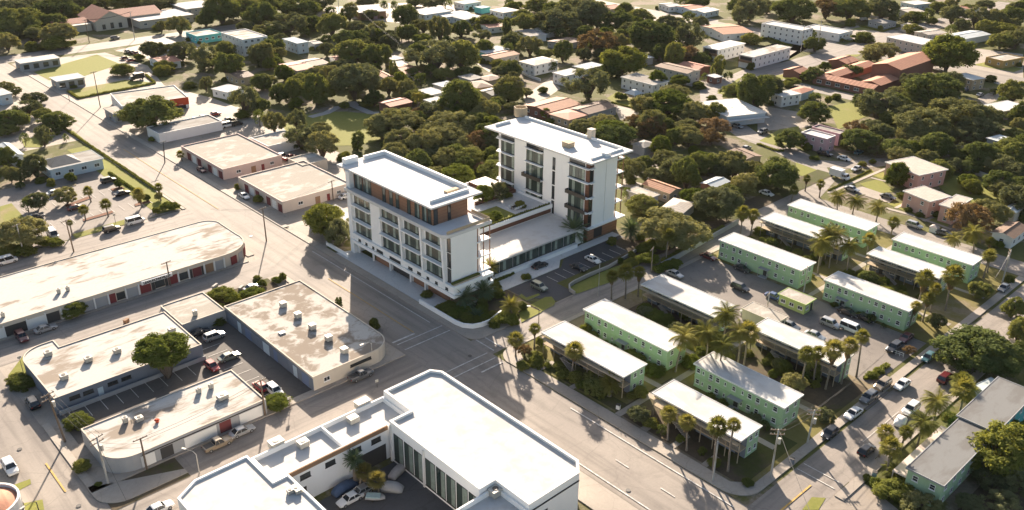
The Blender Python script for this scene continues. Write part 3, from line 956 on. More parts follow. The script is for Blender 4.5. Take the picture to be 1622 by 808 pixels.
green_plain((214.3, 93.3, 6.3, 23.0), 'green block furthest up the row, alongside the road with coconut palms', 'the green block by the coconut palms')
green_gallery((200.2, 93.0, 6.3, 23.0), 'gallery block half hidden by the big coconut clump', 'the gallery block behind the coconut clump')
green_plain((214.2, 66.0, 6.0, 19.8), 'green block at the far street corner with a thick palm at its end', 'the green block at the far street corner', 0.4)
green_gallery((201.0, 68.3, 5.9, 17.6), 'gallery block with two fan palms over its roof end', 'the gallery block under two fan palms')
# small office and carport in the courtyard
build('office_cabin', 'little lime green office cabin with a tan roof in the courtyard lot', 'cabin', 'the lime cabin', (170.2, 84.6, 0, 3.8, 6.6), 2.6, 'lime_wall', 'tan_roof', 'flat', 0.4,
      wins=[('row', 'x', 3, 1, 1.2, 0.9, 'slider'), ('win', 'y', 1.2, 1.0, 1.1, 0.9, 'slider'), ('door', 'y', 3.0, 0.9, 2.0, 'dark_wall')])
build('carport', 'low flat tan-roofed shed between the gallery blocks and the courtyard lot', 'shed', 'the tan shed', (158.0, 84.4, 0, 4.2, 8.6), 2.5, 'cream_wall', 'tan_roof', 'flat', 0.3,
      wins=[('door', 'y', 2.0, 2.4, 2.0, 'dark_wall', 5)])

# ---- gray-roofed long block at the lower right edge
r = build('apartment_house', 'long green house with a gray roof under palm shadows beside the street', 'apartment house', 'the gray-roofed green house', (128.4, 35.4, 0, 20.0, 5.7), 5.0, 'green_wall', 'slate_roof', 'flat', 0.35,
          wins=[('row', 'x', 2, 2, 0.95, 1.05, 'plain'), ('row', 'Y', 6, 2, 1.0, 1.05, 'plain'), ('row', 'y', 6, 2, 1.0, 1.05, 'plain')])
mb = MB()
mb.box(0.6, 19.4, 5.704, 8.3, 2.55, 2.7)
for i in range(7):
    mb.box(0.7 + i * 3.0, 0.85 + i * 3.0, 8.1, 8.25, 0, 2.549)
link('awning', mb.mesh('awning', ['peach_wall']), r)
r = build('apartment_house', 'far half of the gray-roofed row, tree shadow dappling its bluish roof', 'apartment house', 'the shaded far row house', (148.9, 35.2, 0, 18.0, 6.4), 5.3, 'teal_wall', 'slate_roof', 'flat', 0.35,
          wins=[('row', 'Y', 5, 2, 1.0, 1.05, 'plain'), ('row', 'y', 5, 2, 1.0, 1.05, 'plain')])

def lettering(cu):                           # turn typed letters into a real mesh
    tmp = bpy.data.objects.new('lettering', cu)
    COL.objects.link(tmp)
    me = bpy.data.meshes.new_from_object(tmp.evaluated_get(bpy.context.evaluated_depsgraph_get()))
    bpy.data.objects.remove(tmp)
    me.name = 'lettering'
    return link('lettering', me)

# ---- strip mall (polygon plan with rounded street corner)
def flat_hall(name, label, cat, short, pts, h, wall, roof, par=0.16):
    r = thing(name, label, cat, (pts[0][0], pts[0][1], 0))
    lp = [(p[0] - pts[0][0], p[1] - pts[0][1]) for p in pts]
    mb = MB()
    mb.prism(lp, 0, h - par)
    mb.ring(lp, 0.22, h - par, h)
    link('wall', mb.mesh('wall', [wall]), r)
    mb = MB()
    ins = lp
    cx, cy = sum(p[0] for p in lp) / len(lp), sum(p[1] for p in lp) / len(lp)
    mb.sheet(lp, h - par + 0.004)
    mb.ring([(p[0], p[1]) for p in lp], 0.24, h + 0.003, h + 0.03, 1)
    link('roof', mb.mesh('roof', [roof, 'cream_wall']), r)
    mark((pts[0][0] + cx, pts[0][1] + cy), short)
    return r
sm_pts = [(-12, 194)] + [(83, 194)] + arc(83.5, 202.2, 8.2, 270, 370, 8) + [(91.6, 212)] + arc(87.5, 213.5, 4.2, 0, 90, 5) + [(51, 218.0), (-12, 217.3)]
sm = flat_hall('strip_mall', 'long one-storey shop row with stained cream roof and red shopfronts', 'shop row', 'the strip mall', sm_pts, 3.5, 'cream_wall', 'old_roof', 0.14)
ox = -12
SHOPS = [(30.8, 3.2, 'white_wall', 0), (34.8, 4.4, 'dark_wall', 0), (39.0, 3.6, 'white_wall', 0), (42.4, 2.8, 'dark_wall', 0), (46.2, 2.6, 'white_wall', 0), (49.8, 2.9, 'gray_wall', 7), (52.9, 2.7, 'gray_wall', 7), (55.4, 1.5, 'red_paint', 0), (57.3, 1.9, 'window', 0),
         (60.0, 2.5, 'gray_wall', 7), (63.1, 2.5, 'red_paint', 0), (64.9, 0.8, 'dark_wall', 0), (66.5, 2.3, 'window', 0), (68.1, 0.7, 'dark_wall', 0), (69.7, 2.3, 'red_paint', 0), (72.4, 2.1, 'window', 0), (74.3, 0.6, 'dark_wall', 0), (75.8, 2.2, 'maroon_paint', 0), (77.2, 0.5, 'dark_wall', 0),
         (79.0, 2.0, 'brown_board', 0), (81.6, 2.1, 'gray_wall', 7)]
for x, w, m, rb in SHOPS:
    if m == 'window':
        add_window(sm, 'y', x - ox, 0.6, w, 1.7, 0, 0, 'shop')
    else:
        add_panel(sm, 'shutter' if rb else 'shopfront', 'y', x - ox, 0.02, w, 2.5, 0, 0, m, 0, rb)
mb = MB()
for x in (32.5, 37.1, 40.9, 44.2, 48.2, 51.4, 54.5, 58.5, 61.5, 71.1, 73.7, 77.7, 80.3, 82.9):
    mb.box(x - ox - 0.14, x - ox + 0.14, -0.3, -0.002, 0, 2.9)
link('pilaster', mb.mesh('pilaster', ['white_wall']), sm)
for a, m in ((285, 'red_paint'), (303, 'gray_wall'), (322, 'red_paint'), (345, 'maroon_paint')):
    p = (83.5 + 8.22 * math.cos(RAD(a)) - ox, 202.2 + 8.22 * math.sin(RAD(a)) - 194)
    mbp = MB()
    mbp.box(-0.95, 0.95, -0.06, 0, 0.02, 2.4)
    link('shopfront', mbp.mesh('shopfront', [m]), sm, (p[0], p[1], 0), RAD(a + 90))
# the sign band over the middle shop
sg = thing('shop_sign', 'white fascia sign with black capital letters over the red middle shop', 'shop sign', (65.9, 193.62, 2.5))
mb = MB()
mb.box(-3.7, 3.7, -0.16, 0.376, 0, 0.86)
link('sign_board', mb.mesh('sign_board', ['white_frame']), sg)
cu = bpy.data.curves.new('lettering', 'FONT')
cu.body = 'LEARLRICFARVELLEY'
cu.size = 0.80
cu.extrude = 0.015
cu.offset = 0.04
cu.align_x = 'CENTER'
cu.space_character = 1.0
cu.materials.append(MATS['black_letter'])
o = lettering(cu)
o.parent = sg
o.location = (0, -0.18, 0.16)
o.scale = (6.6 / max(0.1, o.dimensions.x), 1, 1)
o.rotation_euler = (RAD(90), 0, 0)
for p in ((360, 250), (415, 235), (20, 395)):
    a = q(8, *p, 3.3)
    vent_box({360: 'small pipe vent box, inner one of the pair on the strip mall roof', 415: 'small pipe vent box, outer one of the pair on the strip mall roof', 20: 'vent box on the strip mall roof above the shaded red car'}[p[0]], (a.x, a.y, 3.37), (0.7, 0.7, 1.1))

# ---- warehouses
wa_pts = [(70.9, 132.4), (84.8, 132.4)] + arc(85.2, 137.6, 5.2, 270, 360, 7)[1:] + [(90.4, 170.2), (71.2, 170.2)]
wa = flat_hall('warehouse', 'big warehouse with brown-stained roof, rounded corner and row of five cooling units', 'warehouse', 'the big warehouse', wa_pts, 3.3, 'cream_wall', 'warehouse_roof')
for i in range(9):
    add_panel(wa, 'door', 'x', 3.0 + i * 3.9, 0.02, 1.5 if i % 2 else 2.6, 2.5, 0, 0, ['blue_wall', 'pale_blue_wall', 'slate_wall'][i % 3], 0, 5)
mb = MB()
mb.box(-0.03, -0.004, 0.0, 37.8, 0.0, 2.9)
link('side_wall_paint', mb.mesh('side_wall_paint', ['slate_wall']), wa)
add_window(wa, 'y', 11.0, 1.9, 5.0, 0.6, 0, 0, 'strip')
add_window(wa, 'y', 3.0, 1.2, 1.4, 1.0, 0, 0, 'slider')
for i, p in enumerate(((188, 330), (278, 395), (366, 465), (465, 535), (560, 610))):
    a = q(9, *p, 3.2)
    vent_box(['first', 'second', 'third', 'fourth', 'fifth'][i] + ' of five aligned cooling units on the big warehouse roof, counting from the annex end', (a.x, a.y, 3.15), (1.25, 1.25, 1.15))
a = q(9, 180, 490, 3.2)
o = thing('roof_hatch', 'flat white hatch panel lying on the big warehouse roof', 'roof hatch', (a.x, a.y, 3.15))
mb = MB(); mb.box(-0.6, 0.6, -0.5, 0.5, 0, 0.22); mb.box(-0.68, 0.68, -0.58, 0.58, 0.222, 0.28)
link('lid', mb.mesh('lid', ['white_frame']), o)

wb_pts = [(60.4, 158.2), (60.4, 176.6), (38.4, 176.6), (38.4, 180.2), (36.5, 180.2)] + arc(36.2, 175.2, 5.0, 90, 180, 7) + [(31.4, 158.2)]
wb = flat_hall('warehouse', 'slate-walled workshop with rounded end and worn white roof beside the lone tree', 'workshop', 'the slate workshop', wb_pts[::-1], 3.3, 'slate_wall', 'old_roof')
x0, y0 = wb_pts[-1]
for u in (3.5, 6.0, 10.6, 13.2, 24.5):
    add_window(wb, 'y', u, 1.7, 1.9, 0.75, 0, 0, 'strip')
add_panel(wb, 'door', 'y', 8.2, 0.02, 1.0, 2.1, 0, 0, 'pale_blue_wall')
for lab, p in (('cooling unit at the rounded end of the slate workshop roof', (295, 625)), ('cooling unit in the middle of the slate workshop roof', (540, 660)), ('cooling unit near a ring-shaped stain on the slate workshop roof', (715, 608)),
               ('cooling unit over the window side of the slate workshop roof', (392, 768)), ('cooling unit behind the lone tree on the slate workshop roof', (1048, 480))):
    a = q(8, *p, 3.3)
    vent_box(lab, (a.x, a.y, 3.15), (1.35, 1.2, 1.0))
an = flat_hall('store_annex', 'low square annex with a pale roof between workshop and big warehouse', 'annex', 'the pale annex', [(61.0, 169.0), (71.0, 169.0), (71.0, 180.2), (61.0, 180.2)], 3.0, 'gray_wall', 'tan_roof', 0.15)
a = q(8, 1190, 380, 3.0)
vent_box('small vent box standing on the pale annex roof edge', (a.x, a.y, 2.86), (0.8, 0.8, 1.2))
wc_pts = [(60.5, 131.9), (60.5, 145.5), (31.8, 145.5), (31.8, 137.0)] + arc(36.6, 136.8, 4.9, 180, 270, 7)[1:]
wc = flat_hall('warehouse', 'white-roofed store with a rounded corner and a round tree shadow on its roof', 'store building', 'the rounded store', wc_pts[::-1], 3.3, 'gray_wall', 'old_roof')
ox2, oy2 = wc_pts[-1]
for x, w, m, rb in ((38.0, 2.4, 'white_wall', 0), (41.3, 2.2, 'dark_wall', 0), (47.5, 6.0, 'white_wall', 0), (52.2, 2.2, 'maroon_paint', 0), (57.3, 4.6, 'white_wall', 0)):
    add_panel(wc, 'shopfront', 'y', x - ox2, 0.02, w, 2.4, 0, 0, m, 0, rb)
mb = MB()
mb.box(0.5, 23.5, -0.12, -0.004, 2.62, 2.78)
link('fascia', mb.mesh('fascia', ['dark_frame']), wc)
for lab, p, s in (('squat box vent near the rounded corner of the store roof', (765, 270), (0.8, 0.8, 1.1)), ('greenish cooling unit between box vent and red vent on the rounded store roof', (850, 260), (1.2, 1.0, 0.8)), ('tall box vent past the tree shadow on the rounded store roof', (1212, 90), (0.8, 0.7, 1.1)),
                  ('tall box vent at the back edge of the rounded store roof', (1287, 62), (0.8, 0.7, 1.1)), ('wide cooling unit at the street end of the rounded store roof', (1357, 125), (1.9, 1.4, 0.9))):
    a = q(12, *p, 3.3)
    vent_box(lab, (a.x, a.y, 3.15), s)
a = q(12, 958, 268, 3.3)
o = thing('roof_vent', 'small red-capped vent on the rounded store roof', 'roof vent', (a.x, a.y, 3.15))
mb = MB(); mb.tube((0, 0, 0), (0, 0, 0.5), 0.3, 0.3, 10); mb.tube((0, 0, 0.501), (0, 0, 0.7), 0.5, 0.25, 10)
link('cap', mb.mesh('cap', ['orange_red']), o)

# ---- big white building with a courtyard in the foreground
DH = 8.2
r = thing('white_building', 'big white L-shaped building with parapet roofs around a shaded parking courtyard', 'white building', (69.6, 60, 0))
mark((78, 95), 'the big white building')
X0, Y0 = 69.6, 60
def lpt(*pts):
    return [(a - X0, b - Y0) for a, b in pts]
main = lpt((73.2, 74.2), (84.2, 74.2), (86.4, 76.4), (86.4, 111.4), (85.0, 113.4), (74.4, 113.4), (74.4, 105.4), (69.9, 105.4), (69.9, 81.8), (73.2, 81.8))
mb = MB()
mb.prism(main, 0, DH - 0.45)
mb.ring(main, 0.4, DH - 0.45, DH)
link('wall', mb.mesh('wall', ['hotel_white']), r)
mb = MB()
mb.sheet(main, DH - 0.445)
mb.ring([p for p in main], 0.5, DH + 0.003, DH + 0.08, 1)
link('roof', mb.mesh('roof', ['white_roof', 'white_wall']), r)
mb = MB()
p = lpt((73.15, 59.9), (84.25, 59.9), (84.25, 74.16), (86.46, 76.36), (86.46, 111.4), (86.42, 111.4), (86.36, 76.44), (84.15, 74.24), (84.15, 60))
mb.box(73.2 - X0, 84.22 - X0, 74.12 - Y0, 74.19 - Y0, 6.6, 6.9)
link('dark_band', mb.mesh('dark_band', ['dark_wall']), r)
# tall glazing facing the courtyard (towards -x)
for i, (ya, yb) in enumerate(((104.2, 101.6), (101.2, 98.8), (98.5, 96.2), (95.4, 92.8), (92.5, 90.2), (89.9, 87.6), (87.3, 84.6), (84.3, 82.2))):
    add_window(r, 'x', (ya + yb) / 2 - Y0, 0.7, ya - yb, 5.6, 0, 0, 'curtain', -0.3)
mb = MB()
for yv in (105.0, 95.8):
    mb.box(0.05, 0.28, yv - Y0 - 0.2, yv - Y0 + 0.2, 0, DH - 0.6)
link('pilaster', mb.mesh('pilaster', ['white_wall']), r)
add_window(r, 'y', 76.6 - X0, 3.4, 1.4, 2.0, 0, 0, 'plain', -14.2)
# lower wing along the cross street
LH = 7.0
lw = lpt((48.0, 106.0), (69.85, 106.0), (69.85, 105.45), (74.35, 105.45), (74.35, 113.9), (48.0, 113.9))
mb = MB()
lw = lpt((48.3, 106.0), (74.35, 106.0), (74.35, 113.6), (48.3, 113.6))
mb.prism(lw, 0, LH - 0.9)
mb.ring(lw, 0.3, LH - 0.9, LH)
mb.box(61.2 - X0, 61.5 - X0, 106.3 - Y0, 113.3 - Y0, LH - 0.9, LH - 0.05)
link('wing_wall', mb.mesh('wing_wall', ['hotel_white']), r)
mb = MB()
mb.sheet(lpt((48.6, 106.3), (61.2, 106.3), (61.2, 113.3), (48.6, 113.3)), LH - 0.895)
mb.sheet(lpt((61.5, 106.3), (74.05, 106.3), (74.05, 113.3), (61.5, 113.3)), LH - 0.895)
mb.box(48.2 - X0, 69.8 - X0, 105.75 - Y0, 106.05 - Y0, LH - 0.75, LH + 0.1, 1)
link('wing_roof', mb.mesh('wing_roof', ['white_roof', 'brown_board']), r)
for x in (50.0, 53.6, 58.3, 63.4, 67.4):
    add_window(r, 'y', x - X0, 4.6, 1.9, 0.95, 0, 0, 'vent', -46)
add_panel(r, 'garage_opening', 'y', 66.3 - X0, 0.02, 6.0, 3.4, 0, 0, 'dark_wall', -46)
add_panel(r, 'garage_opening', 'y', 52.2 - X0, 0.02, 2.8, 3.0, 0, 0, 'dark_wall', -46)
# wing nearest the camera
ww = lpt((35.2, 60), (50.6, 60), (50.6, 105.7), (48.0, 105.7), (48.0, 114.3), (39.0, 114.3), (35.2, 112.0))
mb = MB()
mb.prism(ww, 0, 7.3 - 0.35)
mb.ring(ww, 0.35, 6.95, 7.3)
link('wing_wall', mb.mesh('wing_wall', ['hotel_white']), r)
mb = MB()
mb.sheet(ww, 6.955)
link('wing_roof', mb.mesh('wing_roof', ['white_roof']), r)
# low roof tucked into the corner
mb = MB()
lw2 = lpt((69.95, 60), (73.15, 60), (73.15, 81.75), (69.95, 81.75))
lw2 = lpt((62.0, 60), (73.15, 60), (73.15, 81.6), (62.0, 81.6))
mb.prism(lw2, 0, 6.4)
mb.ring(lw2, 0.3, 6.4, 7.3)
link('wing_wall', mb.mesh('wing_wall', ['hotel_white']), r)
mb = MB()
mb.sheet(lpt((62.3, 60.3), (72.85, 60.3), (72.85, 81.3), (62.3, 81.3)), 6.405)
link('wing_roof', mb.mesh('wing_roof', ['white_roof']), r)
for lab, t, p, z, s in (('wide louvred cooling unit at the street parapet of the big white building', 13, (670, 165), 6.1, (2.6, 1.6, 1.3)), ('square cooling unit with a trailing hose on the big white building', 13, (612, 258), 6.1, (1.7, 1.4, 1.1)),
                        ('wide cooling unit at the first wing parapet of the big white building', 13, (145, 412), 6.1, (2.3, 1.7, 1.4)), ('square cooling unit in the walled roof bay of the big white building', 13, (308, 405), 6.1, (1.7, 1.4, 1.1)),
                        ('slatted cooling unit in the sunken corner roof above the courtyard glazing', 13, (1480, 700), 6.4, (1.9, 1.5, 1.2)), ('long low cooling unit on the wing roof beside the courtyard', 13, (265, 680), 6.95, (0.8, 1.8, 0.7)), ('small cube vent on the wing roof beside the courtyard', 13, (228, 690), 6.95, (0.8, 0.8, 0.7))):
    a = q(t, *p, z + 0.5)
    vent_box(lab, (a.x, a.y, z + 0.01), s)

# ---- corner tower house with a red roof at the lower left edge
c = q(12, -78, 765, 4.0)
r = thing('round_house', 'round white-walled house with a red tiled roof at the lower street corner', 'round house', (c.x, c.y, 0))
mark((c.x, c.y), 'the round house')
mb = MB()
cir = [(4.6 * math.cos(a / 28 * 6.2832), 4.6 * math.sin(a / 28 * 6.2832)) for a in range(28)]
mb.prism(cir, 0, 3.6)
mb.ring(cir, 0.35, 3.6, 4.2)
link('wall', mb.mesh('wall', ['white_wall']), r)
mb = MB()
c2 = [(4.2 * math.cos(a / 28 * 6.2832), 4.2 * math.sin(a / 28 * 6.2832), 3.62) for a in range(28)]
mb.add(c2 + [(0, 0, 5.0)], [(i, (i + 1) % 28, 28) for i in range(28)])
link('roof', mb.mesh('roof', ['rust_sheet']), r)
cu = bpy.data.curves.new('lettering', 'FONT')
cu.body = 'el'
cu.size = 1.5
cu.extrude = 0.03
cu.materials.append(MATS['black_letter'])
o = lettering(cu)
o.parent = r
aa = RAD(-30)
o.location = (4.63 * math.cos(aa), 4.63 * math.sin(aa), 1.5)
o.rotation_euler = (RAD(90), 0, aa + RAD(90))

# ------------------------------------------------------------------ the two white residential towers
def hexa(mb, y0b, y1b, y0t, y1t, x0, x1, z0, z1, mi=0):
    v = [(x0, y0b, z0), (x1, y0b, z0), (x1, y1b, z0), (x0, y1b, z0), (x0, y0t, z1), (x1, y0t, z1), (x1, y1t, z1), (x0, y1t, z1)]
    mb.add(v, [(4, 5, 6, 7), (0, 1, 5, 4), (1, 2, 6, 5), (2, 3, 7, 6), (3, 0, 4, 7), (3, 2, 1, 0)], mi)

T1 = thing('residential_tower', 'white five-storey tower with terracotta penthouse and overhanging roof at the junction', 'apartment tower', (113.0, 140.5, 0))
mark((114, 160), 'the junction tower')
def b1(mb, x0, x1, y0, y1, z0, z1, mi=0, bottom=True):
    mb.box(x0 - 113.0, x1 - 113.0, y0 - 140.5, y1 - 140.5, z0, z1, mi, bottom)
mb = MB()
b1(mb, 112.4, 120.0, 140.63, 179.58, 6.2, 17.6)
b1(mb, 120.0, 123.2, 143.2, 180.0, 0.0, 17.6)
b1(mb, 113.6, 119.99, 142.5, 172.6, 0.0, 3.3)
b1(mb, 111.7, 114.0, 179.6, 181.2, 0.0, 22.4)
b1(mb, 114.01, 123.2, 179.7, 180.3, 0.0, 3.29)
b1(mb, 111.9, 112.39, 167.3, 171.4, 6.21, 17.6)
link('wall', mb.mesh('wall', ['hotel_white']), T1)
mb = MB()                                    # podium bands with slot openings
b1(mb, 111.4, 123.4, 138.7, 180.0, 3.3, 4.1)
b1(mb, 111.9, 123.0, 139.2, 179.58, 4.1, 5.4)
b1(mb, 111.4, 123.4, 138.7, 179.58, 5.4, 6.19)
link('podium_band', mb.mesh('podium_band', ['hotel_white']), T1)
for yy, w in ((177.0, 1.0), (174.0, 0.8), (171.0, 0.8), (168.2, 2.6), (161.8, 4.4), (155.6, 1.6), (152.2, 1.4), (148.8, 0.9), (145.6, 0.9), (141.8, 0.9)):
    add_window(T1, 'x', yy - 140.5, 4.35, w, 0.8, 0, 0, 'shop', 1.1)
add_window(T1, 'y', 9.4, 4.35, 0.9, 0.8, 0, 0, 'shop', 1.3)
# ground floor panels between slim pillars
for ya, yb, m, nm in ((172.4, 165.8, 'terracotta_board', 'garage_panel'), (165.0, 157.4, 'dark_wall', 'garage_door'), (156.6, 151.6, 'terracotta_board', 'garage_panel'), (150.9, 142.6, 'terracotta_board', 'garage_panel')):
    add_panel(T1, nm, 'x', (ya + yb) / 2 - 140.5, 0.16, ya - yb, 3.1, 0, 0, m, -0.55, 0, 0.12)
mb = MB()
b1(mb, 113.6, 121.0, 139.5, 142.48, 0.0, 3.29)
link('plinth_wall', mb.mesh('plinth_wall', ['terracotta_board']), T1)
for yy in (179.0, 172.6, 165.4, 157.0, 151.2):
    mb = MB()
    b1(mb, 112.7, 113.1, yy - 0.2, yy + 0.2, 0.15, 3.3)
    link('pillar', mb.mesh('pillar', ['hotel_white']), T1)
BAYS = [(178.9, 171.6), (167.1, 159.5), (157.9, 151.6), (149.7, 143.2)]
for ya, yb in BAYS:
    for z in (6.2, 10.2, 14.2):
        add_window(T1, 'x', (ya + yb) / 2 - 140.5, z + 0.15, ya - yb, 3.35, 0, 0, 'curtain', 0.6)
    for z in (9.75, 13.75):
        mb = MB()
        b1(mb, 111.35, 112.39, yb - 0.3, ya + 0.35, z, z + 0.3)
        f = link('balcony', mb.mesh('balcony', ['hotel_white']), T1)
for yt, yb in ((158.4, 159.0), (150.3, 151.0), (142.6, 143.0)):
    mb = MB()                                # slanting fins between the bays
    hexa(mb, yb - 140.5 - 0.3 - 0.7, yb - 140.5 + 0.35 - 0.7, yt - 140.5 - 0.3 + 0.6, yt - 140.5 + 0.35 + 0.6, -1.5, -0.605, 6.2, 17.59)
    link('fin', mb.mesh('fin', ['hotel_white']), T1)
for z, h in ((6.3, 3.4), (10.1, 3.5), (14.0, 3.4)):
    add_window(T1, 'x', 0.8, z, 1.25, h, 0, 0, 'shop', 0.62)
mb = MB()
ts = [(110.6, 143.0)] + arc(112.6, 142.6, 2.0, 180, 270, 5)[1:] + [(124.6, 140.6), (124.6, 180.6), (110.6, 180.6)]
mb.prism([(a - 113.0, b - 140.5) for a, b in ts], 17.61, 18.1, 0, 0, True)
mb.ring([(a - 113.0, b - 140.5) for a, b in ts], 0.16, 18.1, 18.4)
link('terrace_slab', mb.mesh('terrace_slab', ['hotel_roof_white']), T1)
mb = MB()
b1(mb, 111.6, 124.3, 141.0, 141.05, 18.42, 19.2)
b1(mb, 124.25, 124.3, 141.06, 147.5, 18.42, 19.2)
link('terrace_rail', mb.mesh('terrace_rail', ['tan_wall']), T1)
mb = MB()
b1(mb, 113.0, 123.2, 147.6, 179.58, 18.11, 22.4)
link('penthouse_wall', mb.mesh('penthouse_wall', ['terracotta_board']), T1)
for ya, yb in ((179.2, 175.8), (175.5, 172.0), (167.3, 165.9), (164.4, 163.0), (161.8, 160.5), (157.3, 156.0), (154.4, 152.6), (151.6, 149.9), (149.6, 148.2)):
    add_window(T1, 'x', (ya + yb) / 2 - 140.5, 18.25, ya - yb, 3.7, 0, 0, 'curtain', 0.0)
add_window(T1, 'y', 0.75, 18.25, 1.2, 3.7, 0, 0, 'shop', -7.1)
add_window(T1, 'y', 4.7, 18.25, 0.95, 3.7, 0, 0, 'shop', -7.1)
mb = MB()
b1(mb, 112.0, 127.2, 146.9, 185.5, 22.45, 22.85)
link('roof', mb.mesh('roof', ['hotel_roof_white']), T1)
mb = MB()
b1(mb, 125.2, 125.8, 150.6, 184.0, 22.86, 23.9)
b1(mb, 114.0, 125.19, 149.4, 150.0, 22.86, 23.5)
b1(mb, 119.0, 125.19, 183.4, 184.0, 22.86, 23.9)
b1(mb, 113.4, 117.2, 183.4, 185.0, 22.86, 24.3)
link('roof_upstand', mb.mesh('roof_upstand', ['hotel_white']), T1)
mb = MB()
b1(mb, 120.2, 123.8, 151.4, 152.6, 22.86, 23.35)
link('roof_hatch', mb.mesh('roof_hatch', ['tan_wall']), T1)
mb = MB()                                    # open corner balconies on the garden side
for z in (6.19, 9.9, 13.8):
    b1(mb, 120.0, 124.4, 140.7, 143.19, z, z + 0.28)
link('balcony', mb.mesh('balcony', ['hotel_white']), T1)
mb = MB()
for x in (120.4, 122.2, 124.1):
    b1(mb, x, x + 0.16, 140.8, 141.0, 6.5, 17.6)
link('corner_post', mb.mesh('corner_post', ['terracotta_board']), T1)
mb = MB()
b1(mb, 112.0, 120.0, 139.2, 139.5, 6.2, 6.5)
b1(mb, 112.0, 120.0, 139.51, 140.3, 6.2, 6.75, 1)
link('planter', mb.mesh('planter', ['tan_wall', 'leaf_hedge']), T1)

T2 = thing('residential_tower', 'tall white tower behind the garden, dark glazed bays and long blank end wall', 'apartment tower', (161.8, 144.5, 0))
mark((165, 163), 'the garden tower')
def b2(mb, x0, x1, y0, y1, z0, z1, mi=0, bottom=True):
    mb.box(x0 - 161.8, x1 - 161.8, y0 - 144.5, y1 - 144.5, z0, z1, mi, bottom)
mb = MB()
b2(mb, 161.8, 172.4, 146.0, 178.9, 4.2, 22.4)
b2(mb, 163.5, 168.0, 144.5, 145.99, 4.2, 22.4)
b2(mb, 168.3, 172.4, 144.5, 145.99, 4.2, 22.4)
b2(mb, 168.0, 168.3, 144.8, 145.99, 4.2, 22.4)
b2(mb, 172.41, 174.6, 147.0, 182.0, 4.2, 22.4)
b2(mb, 163.5, 172.4, 178.91, 181.5, 4.2, 22.4)
link('wall', mb.mesh('wall', ['hotel_white']), T2)
mb = MB()
b2(mb, 162.6, 174.4, 145.0, 182, 0.0, 3.85)
link('ground_floor', mb.mesh('ground_floor', ['terracotta_board']), T2)
add_panel(T2, 'entrance_door', 'y', 4.9, 0.16, 3.2, 2.6, 0, 0, 'dark_wall', -0.5)
mb = MB()
b2(mb, 161.2, 176.2, 143.6, 183.0, 3.86, 4.19)
link('floor_slab', mb.mesh('floor_slab', ['hotel_white']), T2)
mb = MB()
b2(mb, 161.9, 163.49, 144.7, 145.98, 4.2, 22.39)
link('corner_panel', mb.mesh('corner_panel', ['bronze_panel']), T2)
for z in (4.3, 8.6, 12.8, 17.0):
    h = 3.7 if z < 16 else 3.4
    for ya, yb in ((178.6, 173.1), (168.2, 161.6), (151.8, 146.2)):
        add_window(T2, 'x', (ya + yb) / 2 - 144.5, z + 0.1, ya - yb, h, 0, 0, 'curtain', 0.0)
    add_window(T2, 'x', 13.0, z + 0.1, 1.0, h, 0, 0, 'shop', 0.0)
    add_window(T2, 'y', 0.85, z + 0.1, 1.2, h, 0, 0, 'shop', -0.2)
for ya, yb in ((178.6, 173.1), (168.2, 161.6), (151.8, 146.2)):
    add_window(T2, 'x', (ya + yb) / 2 - 144.5, 20.85, ya - yb, 1.2, 0, 0, 'strip', 0.0)
for z in (8.25, 12.45, 16.65, 20.55):
    mb = MB()
    b2(mb, 160.9, 161.79, 144.4, 151.9, z, z + 0.28)
    b2(mb, 161.8, 163.45, 143.8, 144.69, z, z + 0.28)
    link('balcony', mb.mesh('balcony', ['hotel_white']), T2)
    mb = MB()
    b2(mb, 160.9, 161.79, 173.0, 179.8, z, z + 0.28)
    b2(mb, 161.8, 163.4, 178.92, 180.4, z, z + 0.28)
    link('balcony', mb.mesh('balcony', ['hotel_white']), T2)
    mb = MB()
    b2(mb, 160.95, 161.79, 161.5, 168.4, z, z + 0.28)
    link('balcony', mb.mesh('balcony', ['hotel_white']), T2)
    mb = MB()
    b2(mb, 172.41, 175.6, 144.6, 146.99, z, z + 0.28)
    link('balcony', mb.mesh('balcony', ['hotel_white']), T2)
for z, ya, yb in ((12.75, 168.9, 161.4), (8.55, 152.0, 144.6), (12.75, 152.0, 144.6)):
    mb = MB()
    b2(mb, 160.55, 160.6, yb, ya, z - 0.28, z + 0.75)
    b2(mb, 160.6, 161.78, ya - 0.05, ya, z - 0.28, z + 0.75)
    link('balcony_rail', mb.mesh('balcony_rail', ['rail_metal']), T2)
mb = MB()
for x in (173.0, 175.2):
    b2(mb, x, x + 0.2, 144.7, 144.9, 4.2, 22.4)
b2(mb, 172.45, 174.9, 146.98, 146.995, 4.2, 22.3)
link('corner_post', mb.mesh('corner_post', ['terracotta_board']), T2)
mb = MB()
b2(mb, 160.7, 177.0, 143.1, 184.6, 22.41, 22.85)
link('roof', mb.mesh('roof', ['hotel_roof_white']), T2)
mb = MB()
b2(mb, 175.0, 175.5, 145.4, 183.0, 22.86, 23.5)
b2(mb, 163.0, 167.3, 145.0, 145.5, 22.86, 23.35)
b2(mb, 169.2, 174.9, 145.0, 145.5, 22.86, 23.35)
b2(mb, 167.4, 169.0, 144.0, 146.0, 22.86, 23.8)
b2(mb, 163.5, 169.0, 182.6, 183.1, 22.86, 23.5)
link('roof_upstand', mb.mesh('roof_upstand', ['hotel_white']), T2)
